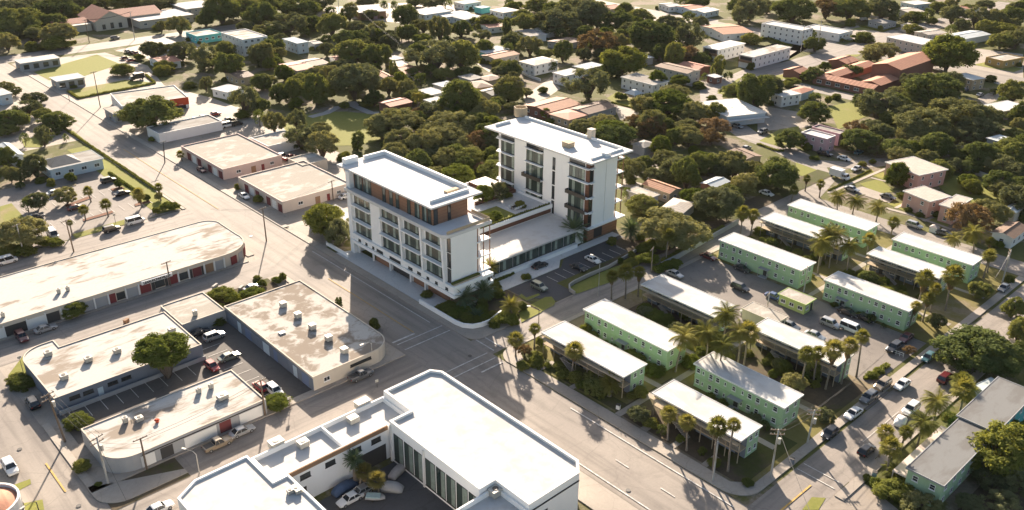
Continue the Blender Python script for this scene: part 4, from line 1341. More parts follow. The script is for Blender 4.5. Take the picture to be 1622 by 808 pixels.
for t, p, s, m, nm in ((6, (525, 65), (1.6, 1.6, 2.6), 'cream_wall', 'chimney'), (6, (385, 115), (2.2, 2.6, 1.3), 'tan_wall', 'skylight')):
    a = q(t, *p, 23.3)
    mb = MB()
    b2(mb, a.x - s[0] / 2, a.x + s[0] / 2, a.y - s[1] / 2, a.y + s[1] / 2, 22.86, 22.86 + s[2])
    b2(mb, a.x - s[0] / 2 - 0.12, a.x + s[0] / 2 + 0.12, a.y - s[1] / 2 - 0.12, a.y + s[1] / 2 + 0.12, 22.87 + s[2], 23.0 + s[2])
    link(nm, mb.mesh(nm, [m]), T2)
a = q(2, 95, 680, 24)
mb = MB()
p6 = [(a.x - 161.8 + 2.1 * math.cos(k * math.pi / 3), a.y - 144.5 + 2.1 * math.sin(k * math.pi / 3)) for k in range(6)]
mb.ring(p6, 0.2, 22.86, 25.4)
link('stair_tower', mb.mesh('stair_tower', ['tan_wall']), T2)

# glazed podium between the towers and the raised garden terrace behind it
P = thing('podium', 'long low white podium with a glazed front between the two towers', 'podium building', (124.0, 144.6, 0))
mark((143, 151), 'the white podium')
mb = MB()
mb.box(0, 37.0, 0.4, 12.8, 0.0, 4.3)
link('wall', mb.mesh('wall', ['hotel_white']), P)
mb = MB()
mb.prism(rect(-0.2, 37.0, -0.2, 12.8), 4.31, 4.65, 0, 0, True)
mb.ring(rect(-0.2, 37.0, -0.2, 12.8), 0.15, 4.65, 4.75)
link('roof', mb.mesh('roof', ['white_roof']), P)
for i in range(7):
    add_window(P, 'y', 4.6 + i * 4.5, 1.3, 4.3, 2.7, 0, 0, 'curtain', -0.35)
mb = MB()
mb.box(0.5, 33.5, -0.9, 0.3, 0.16, 1.15)
link('plinth', mb.mesh('plinth', ['hotel_white']), P)
TE = thing('garden_terrace', 'raised garden terrace with lawn and white parapet between the towers', 'roof terrace', (124.0, 157.45, 0))
mark((143, 163), 'the raised garden terrace')
mb = MB()
mb.box(-0.2, 37.4, 0.0, 27.5, 0.0, 6.6)
link('wall', mb.mesh('wall', ['hotel_white']), TE)
mb = MB()
mb.box(3.0, 37.0, -0.08, -0.004, 4.9, 6.0)
link('dark_strip', mb.mesh('dark_strip', ['bronze_panel']), TE)
mb = MB()
mb.ring(rect(-0.25, 37.4, -0.25, 27.5), 0.3, 6.25, 7.3)
link('parapet', mb.mesh('parapet', ['hotel_white']), TE)
mb = MB()
mb.sheet(rect(0.2, 37.0, 0.2, 27.1), 6.605)
link('paving', mb.mesh('paving', ['white_paving']), TE)
mb = MB()
mb.sheet(rect(2, 26, 0.6, 10.0), 6.612)
link('lawn_bed', mb.mesh('lawn_bed', ['lawn']), TE)
mb = MB()
mb.box(30.5, 36.9, 14.6, 27.0, 6.61, 7.7)
mb.box(22.0, 36.9, 13.9, 14.5, 6.61, 7.5)
link('planter_wall', mb.mesh('planter_wall', ['bronze_panel']), TE)
# dining table with chairs on the terrace
a = q(6, 70, 487, 7.2)
tb = thing('garden_table', 'dark garden table between white chairs on the terrace lawn', 'table', (a.x, a.y, 6.62))
mb = MB(); mb.box(-1.7, 1.7, -0.5, 0.5, 0.72, 0.78); link('table_top', mb.mesh('table_top', ['dark_wall']), tb)
lg = MB(); lg.box(-0.05, 0.05, -0.05, 0.05, 0, 0.719)
lgm = lg.mesh('leg', ['dark_metal'])
for sx in (-1.5, 1.5):
    for sy in (-0.4, 0.4):
        link('leg', lgm, tb, (sx, sy, 0))
cm = MB(); cm.box(-0.32, 0.32, -0.32, 0.32, 0.38, 0.46); cseat = cm.mesh('seat', ['white_frame'])
cm = MB(); cm.box(-0.32, 0.32, 0.26, 0.32, 0.461, 0.95); cback = cm.mesh('backrest', ['white_frame'])
cm = MB()
for sx in (-0.28, 0.28):
    for sy in (-0.28, 0.28):
        cm.box(sx - 0.03, sx + 0.03, sy - 0.03, sy + 0.03, 0, 0.379)
cleg = cm.mesh('leg_frame', ['white_frame'])
for i in range(8):
    s = -1 if i < 4 else 1
    ch = thing('garden_chair', 'white garden chair drawn up to the dark terrace table', 'chair', (a.x - 1.35 + 0.9 * (i % 4), a.y + s * 1.0, 6.62), 0 if s > 0 else math.pi, 'chairs round the terrace table')
    link('seat', cseat, ch); link('backrest', cback, ch); link('leg_frame', cleg, ch)

# small white garden pavilion hidden by the leafy tree at the street
build('pavilion', 'small white flat-roofed pavilion behind the leafy tree beside the junction tower', 'pavilion', 'the white street pavilion', (113.2, 189.5, 0, 8.5, 14.5), 3.0, 'white_wall', 'white_roof', 'flat', 0.3,
      wins=[('row', 'x', 3, 1, 1.1, 1.0, 'plain'), ('win', 'y', 3.0, 0.9, 1.2, 1.1, 'plain')])

# ------------------------------------------------------------------ low walls
def wall_run(name, label, pts, w, h, mat, cat='wall', cap=None):
    mb = MB()
    p = lane(pts, w)
    mb.prism(p, 0, h)
    o = thing(name, label, cat, me=mb.mesh(name, [mat]))
    return o
wall_run('garden_wall', 'curved white garden wall at the tower corner beside the crosswalk', [(107.9, 147.0), (107.9, 134.0), (108.3, 131.8), (109.6, 130.1), (111.6, 129.3), (114, 129.2), (118.5, 130.6)], 0.4, 1.2, 'hotel_white')
wall_run('garden_wall', 'white planter wall below the leafy tree at the tower forecourt', [(109.2, 178.6), (109.2, 189.0)], 0.35, 1.0, 'hotel_white')
wall_run('garden_wall', 'low white wall bending round the shaded lawn by the hotel parking bays', [tuple(q(10, x, y)[:2]) for x, y in ((425, 258), (395, 238), (390, 212), (420, 190), (520, 142), (630, 98), (740, 32), (860, -40), (960, -105))], 0.35, 0.9, 'pale_paving')
wall_run('garden_wall', 'gray block wall behind the hedge of the upper courtyard lot', [tuple(q(10, x, y)[:2]) for x, y in ((950, 90), (1040, 45), (1150, -20), (1290, -100), (1420, -175))], 0.3, 1.4, 'gray_wall')
wall_run('garden_wall', 'low tan wall between the slate workshop and its parking bays', [(31.5, 157.2), (60.4, 157.4)], 0.3, 0.9, 'gray_wall')
wall_run('garden_wall', 'thin parapet wall along the shaded strip mall street behind the workshop', [(38.6, 181.0), (61, 181.0)], 0.25, 0.7, 'cream_wall')
wall_run('garden_wall', 'long gray garden wall under the dark grove behind the pink houses', [tuple(q(7, x, y)[:2]) for x, y in ((1230, 270), (1340, 300), (1480, 350), (1616, 400))], 0.3, 1.6, 'gray_wall')
wall_run('garden_wall', 'white garden wall by the hip-roofed white house', [tuple(q(2, x, y)[:2]) for x, y in ((70, 430), (140, 470), (215, 495))], 0.3, 1.1, 'white_wall')

# ------------------------------------------------------------------ houses all around, read from their roof corners
HOUSES = [
 # name, label, category, phrase, tile, left, near, right corner, height, wall, roof, kind, rise, windows
 ('store', 'low gray-walled station with a wide pale flat roof at the upper street corner', 'store', 'the low roadside station', 0, (95, 362), (122, 388), (368, 352), 3.6, 'gray_wall', 'pale_shingle', 'flat', 0, 'shop'),
 ('store', 'small white flat-roofed shop between two green lawns', 'store', 'the small white shop between lawns', 0, (308, 470), (345, 498), (525, 472), 3.5, 'gray_wall', 'white_roof', 'flat', 0, 'shop'),
 ('store', 'wide tan-roofed store with a bright red end wall', 'store', 'the red-ended store', 0, (635, 575), (742, 648), (1155, 600), 4.2, 'white_wall', 'tan_roof', 'parapet', 0, 'few'),
 ('store', 'small tan-roofed front lobby beside the red-ended store and big round tree', 'store', 'the tan lobby', 0, (637, 657), (692, 697), (775, 684), 3.2, 'gray_wall', 'tan_roof', 'flat', 0, 'shop'),
 ('store', 'long low white-walled store behind the big round tree', 'store', 'the long store past the round tree', 4, (928, -2), (968, 48), (1345, -35), 3.4, 'white_wall', 'gray_roof', 'parapet', 0, 'none'),
 ('cottage', 'blue-gray cottage behind the row of parked red cars', 'cottage', 'the blue-gray cottage', 0, (912, 242), (962, 277), (1088, 262), 3.4, 'pale_blue_wall', 'pale_shingle', 'flat', 0, 'two'),
 ('cottage', 'little white cottage with a red gable roof among hedges', 'cottage', 'the red-gabled cottage', 0, (930, 352), (985, 392), (1105, 372), 3.0, 'white_wall', 'red_tile', 'gx', 1.5, 'two'),
 ('office', 'low office with a bright teal front next to the three-storey white block', 'office', 'the teal-fronted office', 0, (1145, 195), (1200, 222), (1365, 205), 3.8, 'teal_wall', 'old_roof', 'parapet', 0, 'few'),
 ('office_block', 'three-storey white office block with rows of small dark windows', 'office block', 'the three-storey white block', 0, (1358, 195), (1478, 242), (1625, 218), 8.0, 'white_wall', 'old_roof', 'parapet', 0, 'three'),
 ('pavilion', 'open white flat-roofed pavilion in the middle of the side street', 'pavilion', 'the white side-street pavilion', 0, (1305, 535), (1385, 564), (1475, 531), 3.0, 'white_wall', 'white_roof', 'flat', 0, 'two'),
 ('cottage', 'brown-roofed gable cottage beside the white side-street pavilion', 'cottage', 'the brown gable cottage', 0, (1400, 440), (1450, 482), (1552, 462), 3.2, 'tan_wall', 'brown_tile', 'gx', 1.4, 'two'),
 ('hall', 'long cream hall with a white roof at the top of the view', 'hall', 'the cream hall', 0, (1050, 22), (1135, 56), (1290, 22), 5.0, 'cream_wall', 'white_roof', 'flat', 0, 'row'),
 ('office', 'blue-walled office with a gray hipped roof cap by the car park', 'office', 'the hip-capped office', 4, (262, 205), (300, 268), (632, 195), 3.3, 'pale_blue_wall', 'gray_roof', 'flat', 0, 'few'),
 ('cottage', 'pale blue roofed house at the frame edge among trees', 'cottage', 'the pale blue house', 4, (-60, 125), (72, 190), (150, 178), 3.4, 'white_wall', 'bluish_roof', 'gy', 0.9, 'two'),
 ('cottage', 'white house with a bluish wall at the frame edge above the grove', 'cottage', 'the house above the grove', 0, (-70, 530), (0, 585), (52, 560), 4.0, 'pale_blue_wall', 'white_roof', 'gx', 1.0, 'two'),
 ('garage_row', 'pink-walled garage row with maroon doors and a big tan roof', 'garage row', 'the pink garage row', 4, (1098, 122), (1357, 264), (1700, 168), 3.5, 'blush_wall', 'tan_roof', 'parapet', 0, 'garage'),
 ('workshop', 'tan-walled corner workshop with a cream roof beside the side street', 'workshop', 'the tan corner workshop', 5, (-95, 312), (182, 462), (592, 345), 3.5, 'peach_wall', 'tan_roof', 'parapet', 0, 'garage'),
 ('hall', 'big white flat-roofed hall with dark brown walls near the top road', 'hall', 'the brown-walled hall', 1, (585, 38), (650, 78), (818, 66), 4.0, 'brown_board', 'white_roof', 'flat', 0, 'none'),
 ('house', 'white two-storey house row under the top road', 'house', 'the white two-storey row', 1, (980, 60), (1050, 92), (1200, 62), 5.0, 'white_wall', 'white_roof', 'flat', 0, 'row'),
 ('house', 'white house with rounded gray shadow roof beside a wide yard', 'house', 'the white yard house', 1, (1130, 88), (1172, 108), (1315, 78), 3.6, 'white_wall', 'white_sheet', 'gx', 1.0, 'two'),
 ('house', 'cream-roofed bungalow in front of the white yard house', 'house', 'the cream bungalow', 1, (1215, 88), (1292, 122), (1400, 100), 3.4, 'white_wall', 'white_roof', 'hip', 0.8, 'two'),
 ('house', 'pale blue two-storey house wrapped in dark trees', 'house', 'the pale blue two-storey house', 1, (185, 235), (272, 266), (332, 250), 5.0, 'pale_blue_wall', 'bluish_roof', 'flat', 0, 'row'),
 ('shed', 'gray shed beside the pale blue two-storey house', 'shed', 'the gray shed', 1, (332, 255), (375, 272), (412, 258), 3.0, 'gray_wall', 'gray_shingle', 'gx', 0.8, 'none'),
 ('bungalow', 'bungalow with long reddish tiled roof behind the park trees', 'bungalow', 'the long reddish bungalow', 1, (195, 388), (270, 435), (352, 402), 3.2, 'cream_wall', 'red_tile', 'gx', 1.2, 'two'),
 ('bungalow', 'bungalow with a brown roof and white lean-to behind the park trees', 'bungalow', 'the brown bungalow', 1, (285, 370), (352, 408), (472, 386), 3.2, 'white_wall', 'brown_tile', 'gx', 1.2, 'two'),
 ('shed', 'white lean-to shed roof next to the brown bungalow', 'shed', 'the white lean-to', 1, (278, 385), (330, 418), (375, 400), 2.8, 'white_wall', 'white_sheet', 'flat', 0, 'none'),
 ('bungalow', 'small house with a bright red roof between dark crowns', 'bungalow', 'the bright red roof', 1, (488, 345), (512, 378), (560, 366), 3.4, 'white_wall', 'red_tile', 'gx', 1.4, 'two'),
 ('bungalow', 'flat white roof peeping out beside the tall columnar tree', 'bungalow', 'the peeping white roof', 1, (820, 345), (860, 368), (912, 350), 3.2, 'gray_wall', 'white_roof', 'flat', 0, 'none'),
 ('bungalow', 'second flat white roof in front of the tall columnar tree', 'bungalow', 'the lower white roof', 1, (850, 378), (890, 394), (945, 380), 3.0, 'white_wall', 'white_roof', 'flat', 0, 'none'),
 ('bungalow', 'house with a broad orange tiled roof at the foot of the banyan', 'bungalow', 'the orange roof under the banyan', 1, (865, 392), (930, 455), (1015, 436), 3.2, 'cream_wall', 'orange_tile', 'gx', 1.4, 'two'),
 ('bungalow', 'house with an orange ribbed roof tucked behind the big park tree', 'bungalow', 'the ribbed orange roof', 1, (745, 432), (800, 478), (850, 462), 3.2, 'cream_wall', 'orange_tile', 'gy', 1.3, 'two'),
 ('bungalow', 'turquoise-walled house with a white roof near the right grove', 'bungalow', 'the turquoise house', 1, (1398, 295), (1425, 326), (1540, 290), 3.4, 'teal_wall', 'white_roof', 'flat', 0, 'none'),
 ('bungalow', 'cream house with a tan gable roof and a row of windows beside the lane', 'bungalow', 'the tan-gabled house', 1, (1410, 335), (1475, 362), (1600, 322), 3.2, 'cream_wall', 'orange_tile', 'gx', 1.2, 'row'),
 ('bungalow', 'house with a low pink-red roof near the top lane', 'bungalow', 'the pink-red roof', 1, (1400, 150), (1440, 172), (1530, 158), 3.0, 'white_wall', 'red_tile', 'gx', 0.8, 'two'),
 ('bungalow', 'white house with a wide hipped roof at the top lane', 'bungalow', 'the white hipped house', 1, (1480, 55), (1530, 80), (1625, 62), 3.4, 'white_wall', 'pale_shingle', 'hip', 1.0, 'two'),
 ('bungalow', 'white flat house at the very top beside the turquoise shed', 'bungalow', 'the topmost white house', 1, (1245, 8), (1290, 26), (1385, 8), 3.4, 'white_wall', 'white_roof', 'flat', 0, 'two'),
 ('shed', 'small turquoise shed near the top edge', 'shed', 'the turquoise shed', 1, (1370, 38), (1395, 52), (1440, 40), 3.0, 'teal_wall', 'bluish_roof', 'flat', 0, 'none'),
 ('bungalow', 'house with dark brown hipped roof and a second gray hip behind the white tower', 'bungalow', 'the dark hipped house', 1, (1322, 500), (1365, 540), (1460, 520), 3.0, 'tan_wall', 'brown_tile', 'hip', 1.4, 'none'),
 ('bungalow', 'house with a dark gray-brown hipped roof next to the dark hipped house', 'bungalow', 'the gray-brown hip roof', 1, (1392, 468), (1440, 496), (1520, 470), 3.0, 'tan_wall', 'brown_tile', 'hip', 1.2, 'none'),
 ('bungalow', 'house with a gray shingle gable just above the garden tower', 'bungalow', 'the gray shingle gable', 1, (1385, 552), (1460, 586), (1540, 560), 3.0, 'tan_wall', 'gray_shingle', 'gx', 1.3, 'none'),
 ('bungalow', 'flat pale-roofed house between grove and dark hipped house', 'bungalow', 'the flat pale roof', 1, (1268, 462), (1330, 490), (1405, 470), 3.0, 'gray_wall', 'gray_roof', 'flat', 0, 'none'),
 ('bungalow', 'long light-blue flat roof half under the grove', 'bungalow', 'the light-blue flat roof', 1, (1105, 508), (1160, 532), (1240, 508), 3.0, 'gray_wall', 'bluish_roof', 'flat', 0, 'none'),
 ('bungalow', 'stepped white flat roof beside the palm in the grove', 'bungalow', 'the stepped white roof', 1, (1010, 548), (1090, 580), (1170, 558), 3.2, 'white_wall', 'white_roof', 'flat', 0, 'none'),
 ('bungalow', 'lower white flat roof in front of the stepped white roof', 'bungalow', 'the lower stepped roof', 1, (1050, 605), (1110, 632), (1185, 608), 2.8, 'white_wall', 'white_roof', 'flat', 0, 'none'),
 ('bungalow', 'small red brick house at the end of the park path', 'bungalow', 'the red brick house', 1, (800, 618), (840, 655), (945, 612), 3.0, 'brick_red', 'red_tile', 'gx', 1.0, 'none'),
 ('bungalow', 'long gray-green flat-roofed house in the upper grove', 'bungalow', 'the gray-green roof', 2, (62, 188), (150, 222), (255, 208), 3.2, 'white_wall', 'gray_roof', 'flat', 0, 'none'),
 ('bungalow', 'small white gable roof behind the gray-green roof', 'bungalow', 'the small white gable', 2, (210, 168), (265, 195), (305, 182), 3.2, 'white_wall', 'white_sheet', 'gx', 0.9, 'none'),
 ('bungalow', 'low red-brown roofed house above the hip-roofed white house', 'bungalow', 'the low red-brown roof', 2, (290, 245), (350, 275), (450, 245), 3.0, 'gray_wall', 'brown_tile', 'gx', 1.0, 'two'),
 ('house', 'white two-storey house with a gray hipped roof', 'house', 'the hip-roofed white house', 2, (98, 372), (180, 402), (298, 362), 4.6, 'white_wall', 'pale_shingle', 'hip', 1.2, 'row'),
 ('house', 'white flat-roofed house with an open upper porch', 'house', 'the white porch house', 2, (285, 442), (368, 464), (458, 430), 4.4, 'white_wall', 'white_roof', 'flat', 0, 'row'),
 ('bungalow', 'low house with a wide pale roof behind the white porch house', 'bungalow', 'the wide pale roof', 2, (415, 402), (490, 424), (582, 390), 3.0, 'gray_wall', 'bluish_roof', 'flat', 0, 'none'),
 ('bungalow', 'long ribbed terracotta gable roof just behind the garden tower', 'bungalow', 'the ribbed terracotta roof', 2, (122, 640), (262, 690), (420, 622), 3.2, 'brick_red', 'orange_tile', 'gx', 1.6, 'two'),
 ('bungalow', 'house with dull maroon gable roof beside the lollipop lawn', 'bungalow', 'the dull maroon roof', 2, (418, 655), (510, 700), (650, 640), 3.2, 'gray_wall', 'brown_tile', 'gx', 1.3, 'two'),
 ('bungalow', 'small red hipped roof with a pale van, nearest the garden tower', 'bungalow', 'the small red hip', 2, (285, 690), (390, 735), (500, 690), 3.0, 'tan_wall', 'red_tile', 'hip', 1.1, 'two'),
 ('apartment_house', 'long gray-roofed white house with a line of small windows', 'apartment house', 'the long gray-roofed house', 2, (730, 462), (905, 520), (985, 490), 4.6, 'white_wall', 'gray_roof', 'flat', 0, 'row'),
 ('apartment_house', 'two-storey cream house with a mottled reddish roof', 'apartment house', 'the mottled-roof house', 2, (935, 398), (1112, 452), (1178, 425), 4.8, 'cream_wall', 'brown_tile', 'gy', 1.0, 'row'),
 ('bungalow', 'house with a bright red-brown gable behind the mottled-roof house', 'bungalow', 'the red-brown gable', 2, (1080, 388), (1180, 425), (1240, 402), 3.2, 'brick_red', 'red_tile', 'gy', 1.2, 'none'),
 ('shed', 'small flat white-roofed brick shed in front of the red-brown gable', 'shed', 'the brick shed', 2, (1238, 456), (1280, 475), (1318, 462), 2.8, 'brick_red', 'white_roof', 'flat', 0, 'two'),
 ('house', 'white two-storey house with a brown balcony front and ribbed roof', 'house', 'the balcony-front house', 2, (1203, 285), (1300, 305), (1428, 256), 5.6, 'white_wall', 'white_sheet', 'flat', 0, 'porch'),
 ('house', 'long white two-storey house with brown balcony and regular windows', 'house', 'the long white balcony house', 2, (1394, 338), (1515, 350), (1735, 285), 5.6, 'white_wall', 'old_roof', 'flat', 0, 'porch'),
 ('office_block', 'tall white block with three rows of square windows', 'office block', 'the tall white block', 3, (0, 148), (272, 186), (330, 168), 7.6, 'white_wall', 'white_roof', 'parapet', 0, 'three'),
 ('office', 'low white flat-roofed office beside the tall white block', 'office', 'the low white office', 3, (300, 160), (500, 207), (572, 184), 4.0, 'white_wall', 'white_roof', 'parapet', 0, 'few'),
 ('bungalow', 'red-roofed white house above the brown balcony houses', 'bungalow', 'the upper red roof', 2, (1240, 152), (1330, 212), (1480, 185), 3.6, 'white_wall', 'orange_tile', 'gx', 1.6, 'two'),
 ('bungalow', 'pinkish gable house beside the top road', 'bungalow', 'the pinkish gable', 2, (578, 32), (625, 60), (695, 42), 3.6, 'cream_wall', 'red_tile', 'gx', 1.5, 'two'),
 ('bungalow', 'low white house across the top road', 'bungalow', 'the house across the top road', 2, (955, 20), (1000, 44), (1065, 34), 3.2, 'white_wall', 'white_roof', 'gx', 0.8, 'two'),
 ('bungalow', 'reddish-roofed house across the top road with pale annex', 'bungalow', 'the reddish house across the road', 2, (1080, 32), (1130, 62), (1200, 40), 3.4, 'pale_blue_wall', 'red_tile', 'gx', 1.2, 'two'),
 ('bungalow', 'white-gabled annex at the bend of the top road', 'bungalow', 'the bend annex', 2, (1165, 52), (1215, 80), (1275, 55), 3.2, 'pale_blue_wall', 'white_sheet', 'gx', 1.0, 'two'),
 ('bungalow', 'white hipped house hidden among trees behind the tall golden tree', 'bungalow', 'the hidden white hip', 2, (1002, 230), (1055, 262), (1112, 248), 3.4, 'white_wall', 'pale_shingle', 'hip', 1.0, 'none'),
 ('bungalow', 'gray flat roof behind the golden spreading tree', 'bungalow', 'the gray roof behind the golden tree', 2, (790, 330), (845, 358), (898, 346), 3.0, 'gray_wall', 'bluish_roof', 'flat', 0, 'none'),
 ('garage', 'long white metal garage with a stepped lower roof', 'garage', 'the long white garage', 2, (1268, 612), (1352, 712), (1532, 655), 3.8, 'pale_blue_wall', 'white_sheet', 'flat', 0, 'few'),
 ('apartment_house', 'pinkish two-storey house with a wide white roof near the school', 'apartment house', 'the pinkish flat house', 3, (798, 222), (1000, 272), (1092, 248), 5.0, 'peach_wall', 'white_roof', 'flat', 0, 'row'),
 ('bungalow', 'ochre-walled house with a scalloped pale roof on a lawn corner', 'bungalow', 'the ochre house', 3, (1405, 345), (1500, 372), (1602, 345), 3.6, 'ochre_wall', 'tan_roof', 'parapet', 0, 'two'),
 ('house', 'tan two-storey house with a pale teal roof below the street bend', 'house', 'the teal-roofed house', 3, (1202, 452), (1310, 490), (1372, 472), 4.4, 'tan_wall', 'bluish_roof', 'flat', 0, 'row'),
 ('house', 'pinkish house with a patched white roof deep in the right grove', 'house', 'the patched-roof house', 3, (1402, 632), (1490, 680), (1590, 630), 3.6, 'mauve_wall', 'white_roof', 'flat', 0, 'two'),
 ('house', 'small white two-storey house beside the school drive', 'house', 'the small white school-side house', 3, (108, 560), (150, 590), (238, 560), 4.2, 'white_wall', 'white_roof', 'flat', 0, 'row'),
 ('bungalow', 'red hipped bungalow between the small white house and the school', 'bungalow', 'the red hip by the school', 3, (200, 545), (270, 572), (348, 545), 3.2, 'pale_blue_wall', 'red_tile', 'hip', 1.1, 'none'),
 ('house', 'dark gray house on a raised lawn near the top edge', 'house', 'the dark gray house', 3, (698, 120), (765, 145), (822, 128), 3.4, 'gray_wall', 'gray_shingle', 'hip', 0.8, 'two'),
 ('house', 'pale-roofed house among trees at the top edge', 'house', 'the pale top-edge house', 3, (860, 48), (925, 80), (972, 60), 3.4, 'cream_wall', 'pale_shingle', 'gx', 1.0, 'two'),
 ('house', 'light blue house with a white roof at the top edge', 'house', 'the light blue top-edge house', 3, (900, 8), (960, 30), (1030, 12), 3.6, 'pale_blue_wall', 'white_roof', 'flat', 0, 'two'),
 ('house', 'house with a tan gable end above the pinkish flat house', 'house', 'the tan gable end', 3, (912, 150), (950, 176), (1000, 160), 3.2, 'cream_wall', 'pale_shingle', 'gy', 1.6, 'none'),
 ('house', 'low cream house with pale roof beside the tan gable end', 'house', 'the low cream house', 3, (985, 190), (1040, 215), (1110, 190), 3.0, 'peach_wall', 'pale_shingle', 'gx', 0.9, 'two'),
 ('house', 'house with crossed gray metal roofs among the upper right trees', 'house', 'the gray metal roof', 3, (1185, 205), (1265, 240), (1345, 195), 3.2, 'white_wall', 'bluish_roof', 'gx', 1.2, 'none'),
 ('house', 'house with a raspberry red roof at the top edge', 'house', 'the raspberry roof', 3, (1225, 38), (1270, 56), (1330, 44), 3.4, 'white_wall', 'red_tile', 'gx', 1.0, 'none'),
 ('bungalow', 'bungalow with broad ribbed terracotta roof behind the dark laurel trees', 'bungalow', 'the broad terracotta roof', 6, (840, 352), (1005, 415), (1075, 382), 3.2, 'tan_wall', 'orange_tile', 'gy', 1.5, 'two'),
 ('bungalow', 'flat tan-roofed bungalow beside the garden tower', 'bungalow', 'the flat tan bungalow', 6, (735, 390), (880, 442), (952, 418), 3.0, 'gray_wall', 'tan_roof', 'flat', 0, 'two'),
 ('bungalow', 'bungalow with patchy pale hipped roof beyond the flat tan bungalow', 'bungalow', 'the patchy hip roof', 6, (930, 512), (1085, 535), (1195, 475), 2.8, 'gray_wall', 'pale_shingle', 'hip', 1.2, 'none'),
 ('bungalow', 'small house with a light blue-gray gable beside dark trees', 'bungalow', 'the light blue gable', 6, (1195, 345), (1275, 380), (1365, 335), 3.6, 'brick_red', 'bluish_roof', 'gx', 1.0, 'none'),
 ('bungalow', 'weathered gray hipped bungalow behind the garden tower', 'bungalow', 'the weathered gray hip', 6, (798, 100), (850, 135), (915, 105), 3.0, 'gray_wall', 'gray_shingle', 'hip', 1.2, 'none'),
 ('bungalow', 'bungalow with a long brown roof beside the winding street', 'bungalow', 'the long brown roof', 6, (1362, 152), (1470, 205), (1560, 180), 3.0, 'tan_wall', 'brown_tile', 'gy', 1.0, 'none'),
 ('house', 'mauve two-storey house on the corner lawn', 'house', 'the mauve house', 7, (278, 32), (422, 78), (482, 58), 5.2, 'mauve_wall', 'white_roof', 'parapet', 0, 'row'),
 ('house', 'gray-roofed rear half of the mauve corner house', 'house', 'the mauve rear wing', 7, (330, 5), (500, 48), (545, 32), 4.4, 'mauve_wall', 'gray_roof', 'parapet', 0, 'none'),
 ('house', 'pink house with a layered white roof behind the yellow-topped tree', 'house', 'the layered-roof pink house', 7, (835, 205), (985, 300), (1092, 236), 5.0, 'pink_wall', 'pale_shingle', 'flat', 0, 'row'),
 ('house', 'pink two-storey house with white-framed windows in mid lawn', 'house', 'the middle pink house', 7, (915, 385), (1050, 460), (1142, 412), 5.0, 'pink_wall', 'pale_shingle', 'flat', 0, 'row'),
 ('house', 'pink house partly behind the dark reddish tree', 'house', 'the pink house by the reddish tree', 7, (1110, 472), (1205, 505), (1335, 448), 4.8, 'pink_wall', 'pale_shingle', 'flat', 0, 'row'),
 ('bungalow', 'brown-roofed white bungalow under the coconut palms at the frame edge', 'bungalow', 'the brown-roofed edge bungalow', 7, (1430, 640), (1560, 690), (1690, 630), 3.0, 'white_wall', 'brown_tile', 'gx', 1.3, 'two'),
 ('bungalow', 'bungalow with a greenish pale roof at the frame edge', 'bungalow', 'the greenish roof', 7, (1512, 515), (1575, 532), (1660, 500), 3.4, 'cream_wall', 'bluish_roof', 'gx', 0.9, 'none'),
 ('house', 'white flat roof deep in the dark grove', 'house', 'the grove white roof', 7, (1408, 66), (1460, 92), (1515, 62), 4.4, 'gray_wall', 'bluish_roof', 'flat', 0, 'none'),
 ('bungalow', 'house with a flat blue-green roof at the edge below the dark trees', 'bungalow', 'the blue-green roof', 11, (1400, 840), (1420, 870), (1500, 800), 3.4, 'gray_wall', 'bluish_roof', 'flat', 0, 'none'),
]
def house_windows(style, wx, wy, h, st):
    ws = []
    nx, ny = max(1, int(wx / 3.2)), max(1, int(wy / 3.2))
    if style == 'two':
        ws = [('row', 'x', min(3, ny), 1, 1.2, 1.1, 'plain'), ('row', 'y', min(3, nx), 1, 1.2, 1.1, 'plain')]
    elif style == 'row':
        ws = [('row', 'x', min(7, ny), st, 1.0, 1.1, 'plain'), ('row', 'y', min(5, nx), st, 1.0, 1.1, 'plain')]
    elif style == 'three':
        ws = [('row', 'x', min(8, ny), 3, 1.0, 1.1, 'plain'), ('row', 'y', min(4, nx), 3, 1.4, 1.1, 'slider')]
    elif style == 'few':
        ws = [('row', 'y', min(4, nx), 1, 1.6, 1.1, 'slider'), ('row', 'x', min(3, ny), 1, 1.2, 1.1, 'slider')]
    elif style == 'shop':
        ws = [('row', 'y', min(4, nx), 1, 2.2, 1.9, 'shop'), ('win', 'x', wy / 2, 0.8, 1.6, 1.6, 'shop')]
    elif style == 'porch':
        ws = [('row', 'y', min(8, nx), 2, 1.0, 1.2, 'plain'), ('row', 'x', 2, 1, 0.9, 1.0, 'plain')]
    elif style == 'garage':
        ws = [('door', 'x', wy * (i + 0.5) / 8, wy / 8 * 0.7, 2.5, ['maroon_paint', 'white_wall', 'maroon_paint', 'cream_wall'][i % 4], 5) for i in range(8)]
        ws += [('win', 'y', wx * 0.25, 1.2, 1.6, 1.0, 'slider'), ('door', 'y', wx * 0.5, 1.6, 2.2, 'brown_board', 4), ('door', 'y', wx * 0.66, 1.0, 2.1, 'red_paint'), ('win', 'y', wx * 0.82, 1.2, 1.4, 1.0, 'slider')]
    return ws
